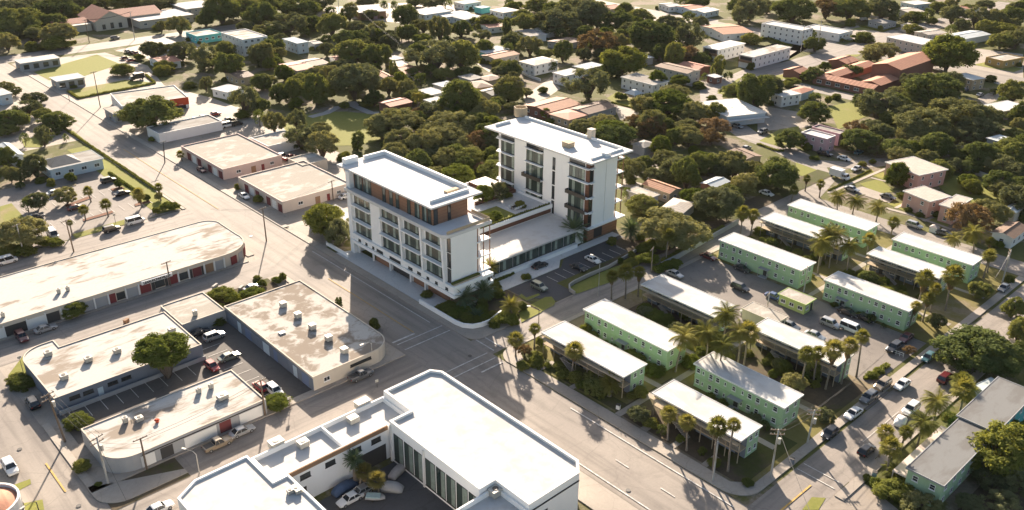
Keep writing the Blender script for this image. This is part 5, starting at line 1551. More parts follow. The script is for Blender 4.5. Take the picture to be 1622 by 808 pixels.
for nm, lab, cat, sh, t, L, N, R_, z, wl, rf, rk, rise, ws in HOUSES:
    g = geo3(t, L, N, R_, z + (0.25 if rk == 'flat' else 0.0))
    o = 0.0 if rk == 'parapet' else 0.4
    wx, wy = max(3.0, g[3] - 2 * o), max(3.0, g[4] - 2 * o)
    c = Matrix.Rotation(g[2], 3, 'Z') @ Vector((o, o, 0))
    wx, wy = min(wx, 60), min(wy, 60)
    r = build(nm, lab, cat, sh, (g[0] + c.x, g[1] + c.y, g[2], wx, wy), z, wl, rf, rk, o, rise * 0.6, house_windows(ws, wx, wy, z, 2 if z > 4.1 else 1), 'white_wall' if rf in ('white_roof', 'white_sheet', 'apartment_roof', 'pale_shingle') else None)
    if ws == 'porch':
        mb = MB()
        mb.box(-0.9, -0.005, 0.3, wy - 0.3, z * 0.5, z * 0.5 + 1.0)
        mb.box(-0.9, -0.8, 0.3, 0.5, 0, z)
        mb.box(-0.9, -0.8, wy - 0.5, wy - 0.3, 0, z)
        link('balcony', mb.mesh('balcony', ['brown_board']), r)
        mb = MB()
        mb.box(-0.04, -0.004, 0.5, wy - 0.5, z * 0.5 + 1.0, z - 0.3)
        link('balcony_screen', mb.mesh('balcony_screen', ['dark_wall']), r)
    if sh == 'the red-ended store':
        mb = MB()
        mb.box(wx * 0.72, wx + 0.07, -0.12, -0.004, 1.4, z + 0.1)
        link('red_wall', mb.mesh('red_wall', ['orange_red']), r)
        mb = MB()
        mb.box(wx * 0.74, wx * 0.95, -0.1, -0.004, 0.0, 1.39)
        link('shop_opening', mb.mesh('shop_opening', ['dark_wall']), r)
    if sh == 'the hip-capped office':
        mb = MB()
        x0, x1, y0, y1, z0, z1 = 0.8, wx * 0.62, wy * 0.12, wy - 0.6, z + 0.32, z + 2.1
        mb.add([(x0, y0, z0), (x1, y0, z0), (x1, y1, z0), (x0, y1, z0), ((x0 + x1) / 2 - 1.5, (y0 + y1) / 2, z1), ((x0 + x1) / 2 + 1.5, (y0 + y1) / 2, z1)], [(0, 1, 5, 4), (1, 2, 5), (2, 3, 4, 5), (3, 0, 4)])
        link('roof_cap', mb.mesh('roof_cap', ['gray_shingle']), r)
    if sh == 'the brown-walled hall':
        mb = MB()
        mb.box(wx * 0.52, wx * 0.66, -0.5, 1.2, 0, z + 1.2)
        link('stone_pier', mb.mesh('stone_pier', ['mauve_wall']), r)
    if sh == 'the long white garage':
        mb = MB()
        mb.box(-0.2, wx + 0.2, -2.6, -0.41, 2.6, 2.8)
        link('lean_to_roof', mb.mesh('lean_to_roof', ['white_roof']), r)

# L-shaped back wings of the pink garage row and the tan workshop
g = geo3(5, (90, 45), (165, 95), (215, 78), 3.5)
build('garage_row', 'stained white back wing adjoining the pink garage row', 'garage row', None, (q(5, 95, 122, 3.5).x, q(5, 95, 122, 3.5).y, 0, 13.0, 12.0), 3.45, 'white_wall', 'tan_roof', 'parapet', 0,
      wins=[('win', 'y', 14.0, 1.3, 1.2, 1.0, 'slider')])
a = q(5, 455, 200, 3.5)
build('workshop', 'back wing of the tan corner workshop enclosing its small yard', 'workshop', None, (a.x - 9.0, a.y, 0, 9.0, 9.0), 3.45, 'cream_wall', 'tan_roof', 'parapet', 0, wins=[('win', 'y', 5.0, 1.3, 1.4, 1.0, 'slider')])

# ---- church with red tiled roofs
c0 = q(0, 592, 192)
c1 = q(0, 785, 168)
CW = (c1 - c0).length
ch = thing('church', 'cream church with broad red tiled gable roofs and arched dark windows', 'church', (c0.x, c0.y, 0))
mark((c0.x + CW / 2, c0.y + 8), 'the church')
CH, CR = 5.2, 4.4
mb = MB()
mb.box(0, CW, 0, 26, 0, CH, 0, False)
mb.add([(0, 0, CH), (CW, 0, CH), (CW / 2, 0, CH + CR)], [(0, 1, 2)])
mb.box(CW, CW + 20, 3.5, 22, 0, CH, 0, False)
mb.box(-18, -0.01, 8, 20, 0, 4.0, 0, False)
link('wall', mb.mesh('wall', ['cream_wall']), ch)
mb = MB()
o = 0.7
mb.add([(-o, -0.5, CH - 0.4), (CW / 2, -0.5, CH + CR + 0.1), (CW / 2, 26, CH + CR + 0.1), (-o, 26, CH - 0.4), (CW + o, -0.5, CH - 0.4), (CW + o, 26, CH - 0.4)], [(0, 1, 2, 3), (1, 4, 5, 2)])
mb.add([(CW * 0.55, 2.8, CH - 0.2), (CW + 21, 2.8, CH - 0.2), (CW + 21, 13, CH + 2.6), (CW * 0.55, 13, CH + 2.6), (CW * 0.55, 23, CH - 0.2), (CW + 21, 23, CH - 0.2)], [(0, 1, 2, 3), (3, 2, 5, 4)])
mb.add([(-18.5, 7.4, 3.9), (-0.5, 7.4, 3.9), (-0.5, 14, 5.6), (-18.5, 14, 5.6), (-18.5, 20.6, 3.9), (-0.5, 20.6, 3.9)], [(0, 1, 2, 3), (3, 2, 5, 4)])
link('roof', mb.mesh('roof', ['red_tile']), ch)
mb = MB()
mb.add([(CW + 20.0, 3.5, CH), (CW + 20.0, 22, CH), (CW + 20, 13, CH + 2.3)], [(0, 1, 2)])
link('gable_end', mb.mesh('gable_end', ['cream_wall']), ch)
mb = MB()
mb.box(-10, -1, 4.0, 7.9, 0, 3.4, 0)
mb.box(-10.3, -0.7, 3.7, 7.95, 3.41, 3.7, 0)
link('porch', mb.mesh('porch', ['cream_wall']), ch)
for f in (0.24, 0.5, 0.76):
    add_window(ch, 'y', CW * f, 0.7, 1.7, 2.9 if f == 0.5 else 2.4, 0, 0, 'shop')
add_panel(ch, 'entrance_screen', 'y', CW + 2.6, 0.02, 3.6, 4.2, 0, 0, 'dark_wall', -3.5)
a = q(0, 850, 130, 4)
build('church_hall', 'long white-roofed parish hall joined to the church', 'hall', 'the parish hall', (a.x, a.y, 0, 30, 22), 3.8, 'cream_wall', 'white_roof', 'flat', 0.5, wins=[('row', 'y', 5, 1, 1.6, 1.2, 'slider')])

# ---- school with rust red roofs around a planted court
sc = q(3, 705, 540, 3.4)
SC = thing('school', 'rust red roofed school with low wings around a leafy court and a tall hall', 'school', (sc.x, sc.y, 0))
mark((sc.x + 10, sc.y + 14), 'the school')
def gable(mbw, mbr, x0, x1, y0, y1, h, rise, axis, o=0.5):
    mbw.box(x0, x1, y0, y1, 0, h, 0, False)
    if axis == 'y':
        xm = (x0 + x1) / 2
        for y in (y0, y1):
            mbw.add([(x0, y, h), (x1, y, h), (xm, y, h + rise)], [(0, 1, 2)])
        mbr.add([(x0 - o, y0 - o, h - 0.1), (xm, y0 - o, h + rise + 0.15), (xm, y1 + o, h + rise + 0.15), (x0 - o, y1 + o, h - 0.1), (x1 + o, y0 - o, h - 0.1), (x1 + o, y1 + o, h - 0.1)], [(0, 1, 2, 3), (1, 4, 5, 2)], 1)
    else:
        ym = (y0 + y1) / 2
        for x in (x0, x1):
            mbw.add([(x, y0, h), (x, y1, h), (x, ym, h + rise)], [(0, 1, 2)])
        mbr.add([(x0 - o, y0 - o, h - 0.1), (x1 + o, y0 - o, h - 0.1), (x1 + o, ym, h + rise + 0.15), (x0 - o, ym, h + rise + 0.15), (x0 - o, y1 + o, h - 0.1), (x1 + o, y1 + o, h - 0.1)], [(0, 1, 2, 3), (3, 2, 5, 4)], 0)
def loc(t, x, y, z):
    p = q(t, x, y, z)
    return p.x - sc.x, p.y - sc.y
mw, mr = MB(), MB()
f = loc(3, 395, 445, 3.4)
gable(mw, mr, 0.2, 7.5, 0.3, f[1], 3.2, 0.9, 'y')
g2 = loc(3, 600, 385, 3.4)
gable(mw, mr, 7.5, g2[0] + 6, f[1] - 7.0, f[1], 3.2, 0.8, 'x')
gable(mw, mr, 7.5, 24.0, 0.8, 9.0, 3.4, 0.9, 'x')
link('wing_wall', mw.mesh('wing_wall', ['brick_red']), SC)
link('wing_roof', mr.mesh('wing_roof', ['rust_sheet', 'rust_sheet_y']), SC)
mw, mr = MB(), MB()
h0 = loc(3, 872, 420, 7.5)
h1 = loc(3, 1030, 342, 7.5)
h2 = loc(3, 718, 388, 7.5)
gable(mw, mr, h0[0], h1[0] + 1, h0[1], h2[1] + 1, 7.2, 1.5, 'x')
link('hall_wall', mw.mesh('hall_wall', ['brick_red']), SC)
link('hall_roof', mr.mesh('hall_roof', ['rust_sheet', 'rust_sheet_y']), SC)
for i in range(6):
    add_window(SC, 'x', 3 + i * (f[1] - 6) / 5, 1.0, 2.2, 1.2, 0, 0, 'slider', -0.2)
a = q(3, 285, 440, 3.0)
build('shed', 'small brown-roofed block at the near end of the school lawn', 'shed', 'the small school block', (a.x - 4, a.y, 0, 8, 8), 3.0, 'brick_red', 'rust_sheet', 'gx', 0.5, 1.3)
a = q(3, 600, 372, 3.0)
build('shed', 'low terracotta roof beside the school court and the street', 'shed', None, (a.x - 9, a.y, 0, 11, 9), 3.0, 'brick_red', 'rust_sheet', 'gx', 0.5, 1.3)

# ---- garden gazebo
a = q(2, 783, 605)
gz = thing('gazebo', 'little gazebo with a pale blue pyramid roof on the round lawn', 'gazebo', (a.x, a.y, 0))
mark((a.x, a.y), 'the blue gazebo')
mb = MB()
for sx in (-2.2, 2.2):
    for sy in (-2.2, 2.2):
        mb.box(sx - 0.12, sx + 0.12, sy - 0.12, sy + 0.12, 0, 2.6)
link('post', mb.mesh('post', ['white_frame']), gz)
mb = MB()
mb.add([(-2.9, -2.9, 2.6), (2.9, -2.9, 2.6), (2.9, 2.9, 2.6), (-2.9, 2.9, 2.6), (-0.8, -0.8, 3.9), (0.8, -0.8, 3.9), (0.8, 0.8, 3.9), (-0.8, 0.8, 3.9)], [(0, 1, 5, 4), (1, 2, 6, 5), (2, 3, 7, 6), (3, 0, 4, 7), (4, 5, 6, 7), (3, 2, 1, 0)])
link('roof', mb.mesh('roof', ['bluish_roof']), gz)

# ------------------------------------------------------------------ vegetation prototypes
def unit_dir(r):
    z = r.uniform(-1, 1)
    a = r.uniform(0, 6.28318)
    s = math.sqrt(1 - z * z)
    return Vector((s * math.cos(a), s * math.sin(a), z))

def crown_mesh(seed, style, mat):
    """unit crown: leaf clumps spread through an uneven volume, each clump a knot of many small leaf faces"""
    r = random.Random(seed)
    mb = MB()
    ncl, rad, lobes = {'round': (84, 0.215, 6), 'spread': (84, 0.20, 8), 'tall': (66, 0.22, 4), 'airy': (46, 0.22, 6), 'bush': (30, 0.36, 3)}[style]
    lob = []
    for i in range(lobes):                   # a few big limbs' worth of foliage give the uneven outline
        a = 6.283 * (i + r.uniform(-0.3, 0.3)) / lobes
        if style == 'tall':
            lob.append((Vector((0.25 * math.cos(a), 0.25 * math.sin(a), -0.65 + 1.35 * i / lobes)), r.uniform(0.55, 0.7)))
        else:
            d = r.uniform(0.28, 0.5)
            lob.append((Vector((d * math.cos(a), d * math.sin(a), r.uniform(-0.25, 0.25))), r.uniform(0.48, 0.66)))
    lob.append((Vector((r.uniform(-.1, .1), r.uniform(-.1, .1), 0.28)), 0.62))
    pts = []
    tries = 0
    while len(pts) < ncl and tries < 4000:
        tries += 1
        c, s = lob[r.randrange(len(lob))]
        d = unit_dir(r)
        if d.z < -0.8:
            continue
        p = c + Vector((d.x, d.y, d.z * (0.85 if style != 'spread' else 0.8))) * s * r.uniform(0.78, 1.0)
        if any((p - cc).length < sr * 0.62 for cc, sr in lob):
            continue
        if any((p - k[0]).length < rad * 0.62 for k in pts):
            continue
        pts.append((p, rad * r.uniform(0.7, 1.15)))
    for i in range(6):
        pts.append((Vector((r.uniform(-.35, .35), r.uniform(-.35, .35), r.uniform(-.35, .2))), rad * 1.2))
    nleaf = {'round': 135, 'spread': 125, 'tall': 135, 'airy': 100, 'bush': 170}[style]
    ls = {'round': 0.047, 'spread': 0.044, 'tall': 0.047, 'airy': 0.045, 'bush': 0.07}[style]
    for c, cr in pts:
        for k in range(nleaf):
            d = unit_dir(r)
            if d.z < -0.75:
                d.z = -d.z
            p = c + Vector((d.x, d.y, d.z * 0.82)) * cr * (r.uniform(0.5, 1.2) ** 0.75)
            nrm = (d * 0.9 + unit_dir(r) * 0.75 + Vector((0, 0, 0.35))).normalized()
            u = nrm.orthogonal().normalized()
            u = (u * math.cos(k * 2.4) + nrm.cross(u) * math.sin(k * 2.4))
            v = nrm.cross(u)
            a, b = ls * r.uniform(0.7, 1.35), ls * r.uniform(0.45, 0.75)
            mb.add([p - u * a, p - v * b, p + u * a, p + v * b], [(0, 1, 2, 3)])
    # dense inner twig mass so that the sky does not show straight through the middle
    for c, cr in pts:
        n = 7
        vv = [c + Vector((0, 0, cr * 0.52))]
        for ring_, zz, rr in ((0, 0.28, 0.5), (1, -0.25, 0.52)):
            for k in range(n):
                a = 6.283 * k / n + ring_ * 0.4
                j = r.uniform(0.75, 1.1)
                vv.append(c + Vector((math.cos(a) * cr * rr * 0.9 * j, math.sin(a) * cr * rr * 0.9 * j, cr * zz)))
        vv.append(c + Vector((0, 0, -cr * 0.5)))
        ff = [(0, 1 + k, 1 + (k + 1) % n) for k in range(n)] + [(1 + k, 1 + n + k, 1 + n + (k + 1) % n, 1 + (k + 1) % n) for k in range(n)] + [(1 + 2 * n, 1 + n + (k + 1) % n, 1 + n + k) for k in range(n)]
        mb.add(vv, ff)
    return mb.mesh('crown', [mat])

def trunk_mesh(seed, mat='bark', limbs=5):
    """unit trunk from z 0 to 1 with forking limbs reaching into the crown"""
    r = random.Random(seed)
    mb = MB()
    pts = [Vector((0, 0, -0.05))]
    for i in range(1, 6):
        pts.append(Vector((r.uniform(-.12, .12), r.uniform(-.12, .12), i * 0.17)))
    mb.path(pts, [1.25, 1.0, 0.9, 0.8, 0.7, 0.6], 8)
    for k in range(limbs):
        a = 6.283 * k / limbs + r.uniform(-.4, .4)
        s = pts[r.choice((2, 3, 4))]
        e = s + Vector((math.cos(a) * 4.5, math.sin(a) * 4.5, r.uniform(0.25, 0.5)))
        m = s.lerp(e, 0.5) + Vector((0, 0, -0.05))
        mb.path([s, m, e], [0.5, 0.36, 0.15], 6)
    return mb.mesh('trunk', [mat], True)

CROWN = {}
for i in range(4):
    CROWN.setdefault('D', []).append(crown_mesh(10 + i, 'round', 'leaf_dark'))
for i in range(3):
    CROWN['D'].append(crown_mesh(20 + i, ('round', 'spread', 'airy')[i], 'leaf_mid'))
for i in range(3):
    CROWN.setdefault('O', []).append(crown_mesh(30 + i, 'spread', 'leaf_olive'))
    CROWN.setdefault('Y', []).append(crown_mesh(40 + i, 'round', 'leaf_bright'))
for i in range(2):
    CROWN.setdefault('R', []).append(crown_mesh(50 + i, 'airy', 'leaf_rust'))
    CROWN.setdefault('P', []).append(crown_mesh(60 + i, 'tall', 'leaf_dark'))
    CROWN.setdefault('B', []).append(crown_mesh(70 + i, 'bush', 'leaf_hedge'))
    CROWN.setdefault('L', []).append(crown_mesh(80 + i, 'bush', 'leaf_bright'))
TRUNK = [trunk_mesh(200 + i) for i in range(3)]

def fan_crown(seed, mat, nl, droop=0.0, span=1.0, blades=9):
    """unit palm head of fan leaves: each leaf a stalk carrying a spread of stiff narrow blades"""
    r = random.Random(seed)
    mb = MB()
    for i in range(nl):
        a = i * 2.399963 + r.uniform(-.2, .2)
        el = RAD(82 - 128 * (i / (nl - 1)) + r.uniform(-8, 8))
        d = Vector((math.cos(a) * math.cos(el), math.sin(a) * math.cos(el), math.sin(el)))
        side = Vector((-math.sin(a), math.cos(a), 0))
        up = side.cross(d) * -1
        st = d * (0.46 * span * r.uniform(0.85, 1.1))
        mb.add([side * 0.012, -side * 0.012, st - side * 0.008, st + side * 0.008], [(0, 1, 2, 3)])
        L = 0.56 * r.uniform(0.85, 1.1)
        for k in range(blades):
            t = (k / (blades - 1) - 0.5) * 3.3
            bd = (d * math.cos(t) + side * math.sin(t)).normalized()
            ln = L * (0.72 + 0.28 * math.cos(t))
            wv = d.cross(bd)
            wv = (side * math.cos(t) - d * math.sin(t)) * 0.052
            mid = st + bd * ln * 0.55 + up * 0.05
            tip = st + bd * ln - Vector((0, 0, 0.10 * ln + droop))
            mb.add([st, mid - wv, tip, mid + wv], [(0, 1, 2, 3)])
    return mb.mesh('crown', [mat])

def feather_crown(seed, mat, nl, arch=0.8, width=0.17, up=62, low=-40, leaflets=15):
    """unit palm head of arching pinnate fronds with two rows of leaflets each"""
    r = random.Random(seed)
    mb = MB()
    for i in range(nl):
        a = i * 2.399963 + r.uniform(-.25, .25)
        el = RAD(up + (low - up) * (i / (nl - 1)) + r.uniform(-7, 7))
        L = r.uniform(0.9, 1.12)
        p = Vector((0, 0, 0))
        hor = Vector((math.cos(a), math.sin(a), 0))
        side = Vector((-math.sin(a), math.cos(a), 0))
        sp, dirs = [p.copy()], []
        n = leaflets
        for k in range(n):
            e2 = el - arch * (k / n) ** 1.3 * 1.5
            d = hor * math.cos(e2) + Vector((0, 0, math.sin(e2)))
            p = p + d * (L / n)
            sp.append(p.copy())
            dirs.append(d)
        for k in range(n):
            t = k / (n - 1)
            d = dirs[k]
            nrm = side.cross(d)
            if k > 0:
                mb.add([sp[k] - side * 0.014, sp[k] + side * 0.014, sp[k + 1] + side * 0.01, sp[k + 1] - side * 0.01], [(0, 1, 2, 3)])
            wl = width * (0.45 + 1.1 * math.sin(math.pi * min(1, 0.12 + t * 0.88))) * r.uniform(0.85, 1.1)
            for s in (-1, 1):
                o = sp[k]
                tip = o + side * s * wl + d * wl * 0.55 - Vector((0, 0, wl * 0.45)) + nrm * 0.0
                mb.add([o, o + d * (L / n) * 0.85, tip], [(0, 1, 2)])
    return mb.mesh('crown', [mat])

def skirt_mesh(seed):
    r = random.Random(seed)
    mb = MB()
    for i in range(70):
        a = r.uniform(0, 6.283)
        z = -r.uniform(0.1, 0.95)
        R1 = 0.16 + 0.34 * (1 + z) * r.uniform(0.7, 1.0)
        d = Vector((math.cos(a), math.sin(a), 0))
        s = Vector((-d.y, d.x, 0)) * r.uniform(0.05, 0.1)
        o = d * R1 * 0.45 + Vector((0, 0, z + 0.1))
        e = d * R1 + Vector((0, 0, z - 0.28))
        mb.add([o - s * 0.4, e - s, e + s, o + s * 0.4], [(0, 1, 2, 3)])
    return mb.mesh('dead_skirt', ['leaf_dead'])

def palm_trunk(seed, lean, flare=1.4):
    r = random.Random(seed)
    mb = MB()
    pts, rad = [], []
    for i in range(9):
        t = i / 8
        pts.append(Vector((lean * t * t, lean * 0.4 * math.sin(t * 2.2), t - 0.02 * (i == 0))))
        rad.append((flare if i == 0 else 1.0 - 0.25 * t) * (1.06 if i % 2 else 0.97))
    return pts[-1], mb, pts, rad

FAN = [fan_crown(300 + i, 'leaf_palm', 46) for i in range(3)]
FAN_GOLD = [fan_crown(320, 'leaf_gold', 50)]
FEATHER = [feather_crown(340 + i, 'leaf_palm', 34, 0.8, 0.2) for i in range(3)]
DATE = [feather_crown(360 + i, 'leaf_blue', 66, 0.4, 0.13, 80, -32, 14) for i in range(2)]
DATE_WARM = [feather_crown(370, 'leaf_palm', 62, 0.4, 0.13, 80, -32, 14)]
SKIRT = [skirt_mesh(380 + i) for i in range(2)]
PT = {}

SPOTS = []
WIDE = []
TREES = []                                   # (object, kind phrase, point) wait for their labels
KINDS = {
 'D': ('shade_tree', ['dense dark green tree', 'round dark green tree', 'broad dark green tree'], 'tree', 'dark green shade trees'),
 'O': ('spreading_tree', ['spreading olive green tree', 'loose olive green tree'], 'tree', 'olive green spreading trees'),
 'Y': ('leafy_tree', ['bright yellow-green tree'], 'tree', 'yellow-green trees'),
 'R': ('sparse_tree', ['sparse rust-brown tree'], 'tree', 'rust-brown sparse trees'),
 'P': ('cypress_tree', ['slim upright dark tree'], 'tree', 'slim upright trees'),
 'B': ('shrub', ['rounded green shrub'], 'shrub', 'green shrubs'),
 'L': ('shrub', ['bright leafy shrub'], 'shrub', 'bright leafy shrubs'),
 'F': ('fan_palm', ['fan palm'], 'palm tree', 'fan palms'), 'G': ('fan_palm', ['golden fan palm'], 'palm tree', 'golden fan palms'),
 'C': ('coconut_palm', ['coconut palm'], 'palm tree', 'coconut palms'),
 'K': ('date_palm', ['spiky blue-green palm'], 'palm tree', 'spiky garden palms'), 'W': ('date_palm', ['spiky yellow-green palm'], 'palm tree', 'spiky yellow-green garden palms'),
}
cnt = 0
def depth_at(p):
    return (Vector(p) - CAM).dot(AX_F)

def plant(kind, t, x, y, w, hh=None, h=None, label=None, zb=0.0):
    """put a plant where its crown is seen: tile x, y = middle of the crown, w = crown width, hh = crown height"""
    global cnt
    cnt += 1
    r = random.Random(cnt * 31 + 5)
    s = 3.8436 if t % 4 == 3 else 3.8476
    nm, ph, cat, grp = KINDS[kind]
    if kind in 'FGCKW':
        hp = h if h is not None else {'F': 6.0, 'G': 5.0, 'C': 7.5, 'K': 3.0, 'W': 3.0}[kind]
        p = q(t, x, y, hp + zb)
        R = depth_at(p) * (w / s) / (2 * FPX)
        lean = 0.0 if kind in 'KW' else r.uniform(-0.5, 0.5) if kind == 'F' else r.uniform(-1.2, 1.2)
        a = r.uniform(0, 6.283)
        o = thing(nm, '', cat, (p.x - lean * math.cos(a), p.y - lean * math.sin(a), zb), a, grp)
        rad = 0.20 if kind in 'FG' else (0.19 if kind == 'C' else 0.42)
        key = (kind, round(lean, 1), round(hp))
        top, mb, pts, rads = palm_trunk(cnt, lean)
        mb.path([Vector((v.x, v.y, v.z * hp)) for v in pts], [rad * k for k in rads], 9)
        link('trunk', mb.mesh('trunk', ['palm_bark'], True), o)
        src = {'F': FAN, 'G': FAN_GOLD, 'C': FEATHER, 'K': DATE, 'W': DATE_WARM}[kind]
        c = link('crown', src[cnt % len(src)], o, (top.x, top.y, hp), r.uniform(0, 6.28))
        R *= 1.18
        c.scale = (R, R, R * r.uniform(0.9, 1.08))
        if kind in 'FG' and hp > 3.5 and cnt % 3:
            k = link('dead_skirt', SKIRT[cnt % 2], o, (top.x, top.y, hp), r.uniform(0, 6.28))
            k.scale = (R, R, R * r.uniform(0.8, 1.2))
        tipz = hp
    else:
        hh = hh or w * 0.7
        zc = 3.0
        for it in range(4):
            p = q(t, x, y, zc + zb)
            d = depth_at(p)
            R = d * (w / s) / (2 * FPX)
            al = math.asin(max(0.05, min(0.99, (CAMH - zc) / (p - CAM).length)))
            Hh = d * (hh / s) / (2 * FPX)
            rz2 = Hh * Hh - (R * math.sin(al)) ** 2
            rz = math.sqrt(rz2) / math.cos(al) if rz2 > 0 else 0
            rz = max(0.55 * R, min(2.6 * R if kind == 'P' else 1.35 * R, rz))
            zc = h if h else rz * 0.82 if kind in 'BL' else rz * 0.9 + (min(1.6, 0.16 * R + 0.25) if kind in 'OR' else min(0.9, 0.1 * R))
        o = thing(nm, '', cat, (p.x, p.y, zb), 0, grp)
        src = CROWN[kind]
        k = cnt % len(src)
        if kind not in 'BL':
            tr = link('trunk', TRUNK[cnt % 3], o, (0, 0, 0), r.uniform(0, 6.28))
            tr.scale = (R * 0.085, R * 0.085, zc * 0.92 + rz * 0.2)
        c = link('crown', src[k], o, (0, 0, zc), r.uniform(0, 6.28))
        c.scale = (R * 1.14, R * 1.14, rz * 1.14)
    SPOTS.append((p.x, p.y, R))
    WIDE.append((w / s, o, p.x, p.y, R, rz if kind not in 'FGCKW' else 0, zc if kind not in 'FGCKW' else 0))
    TREES.append((o, kind, ph[cnt % len(ph)] if kind in 'DO' else ph[0], Vector((p.x, p.y, 0)), label))
    return o

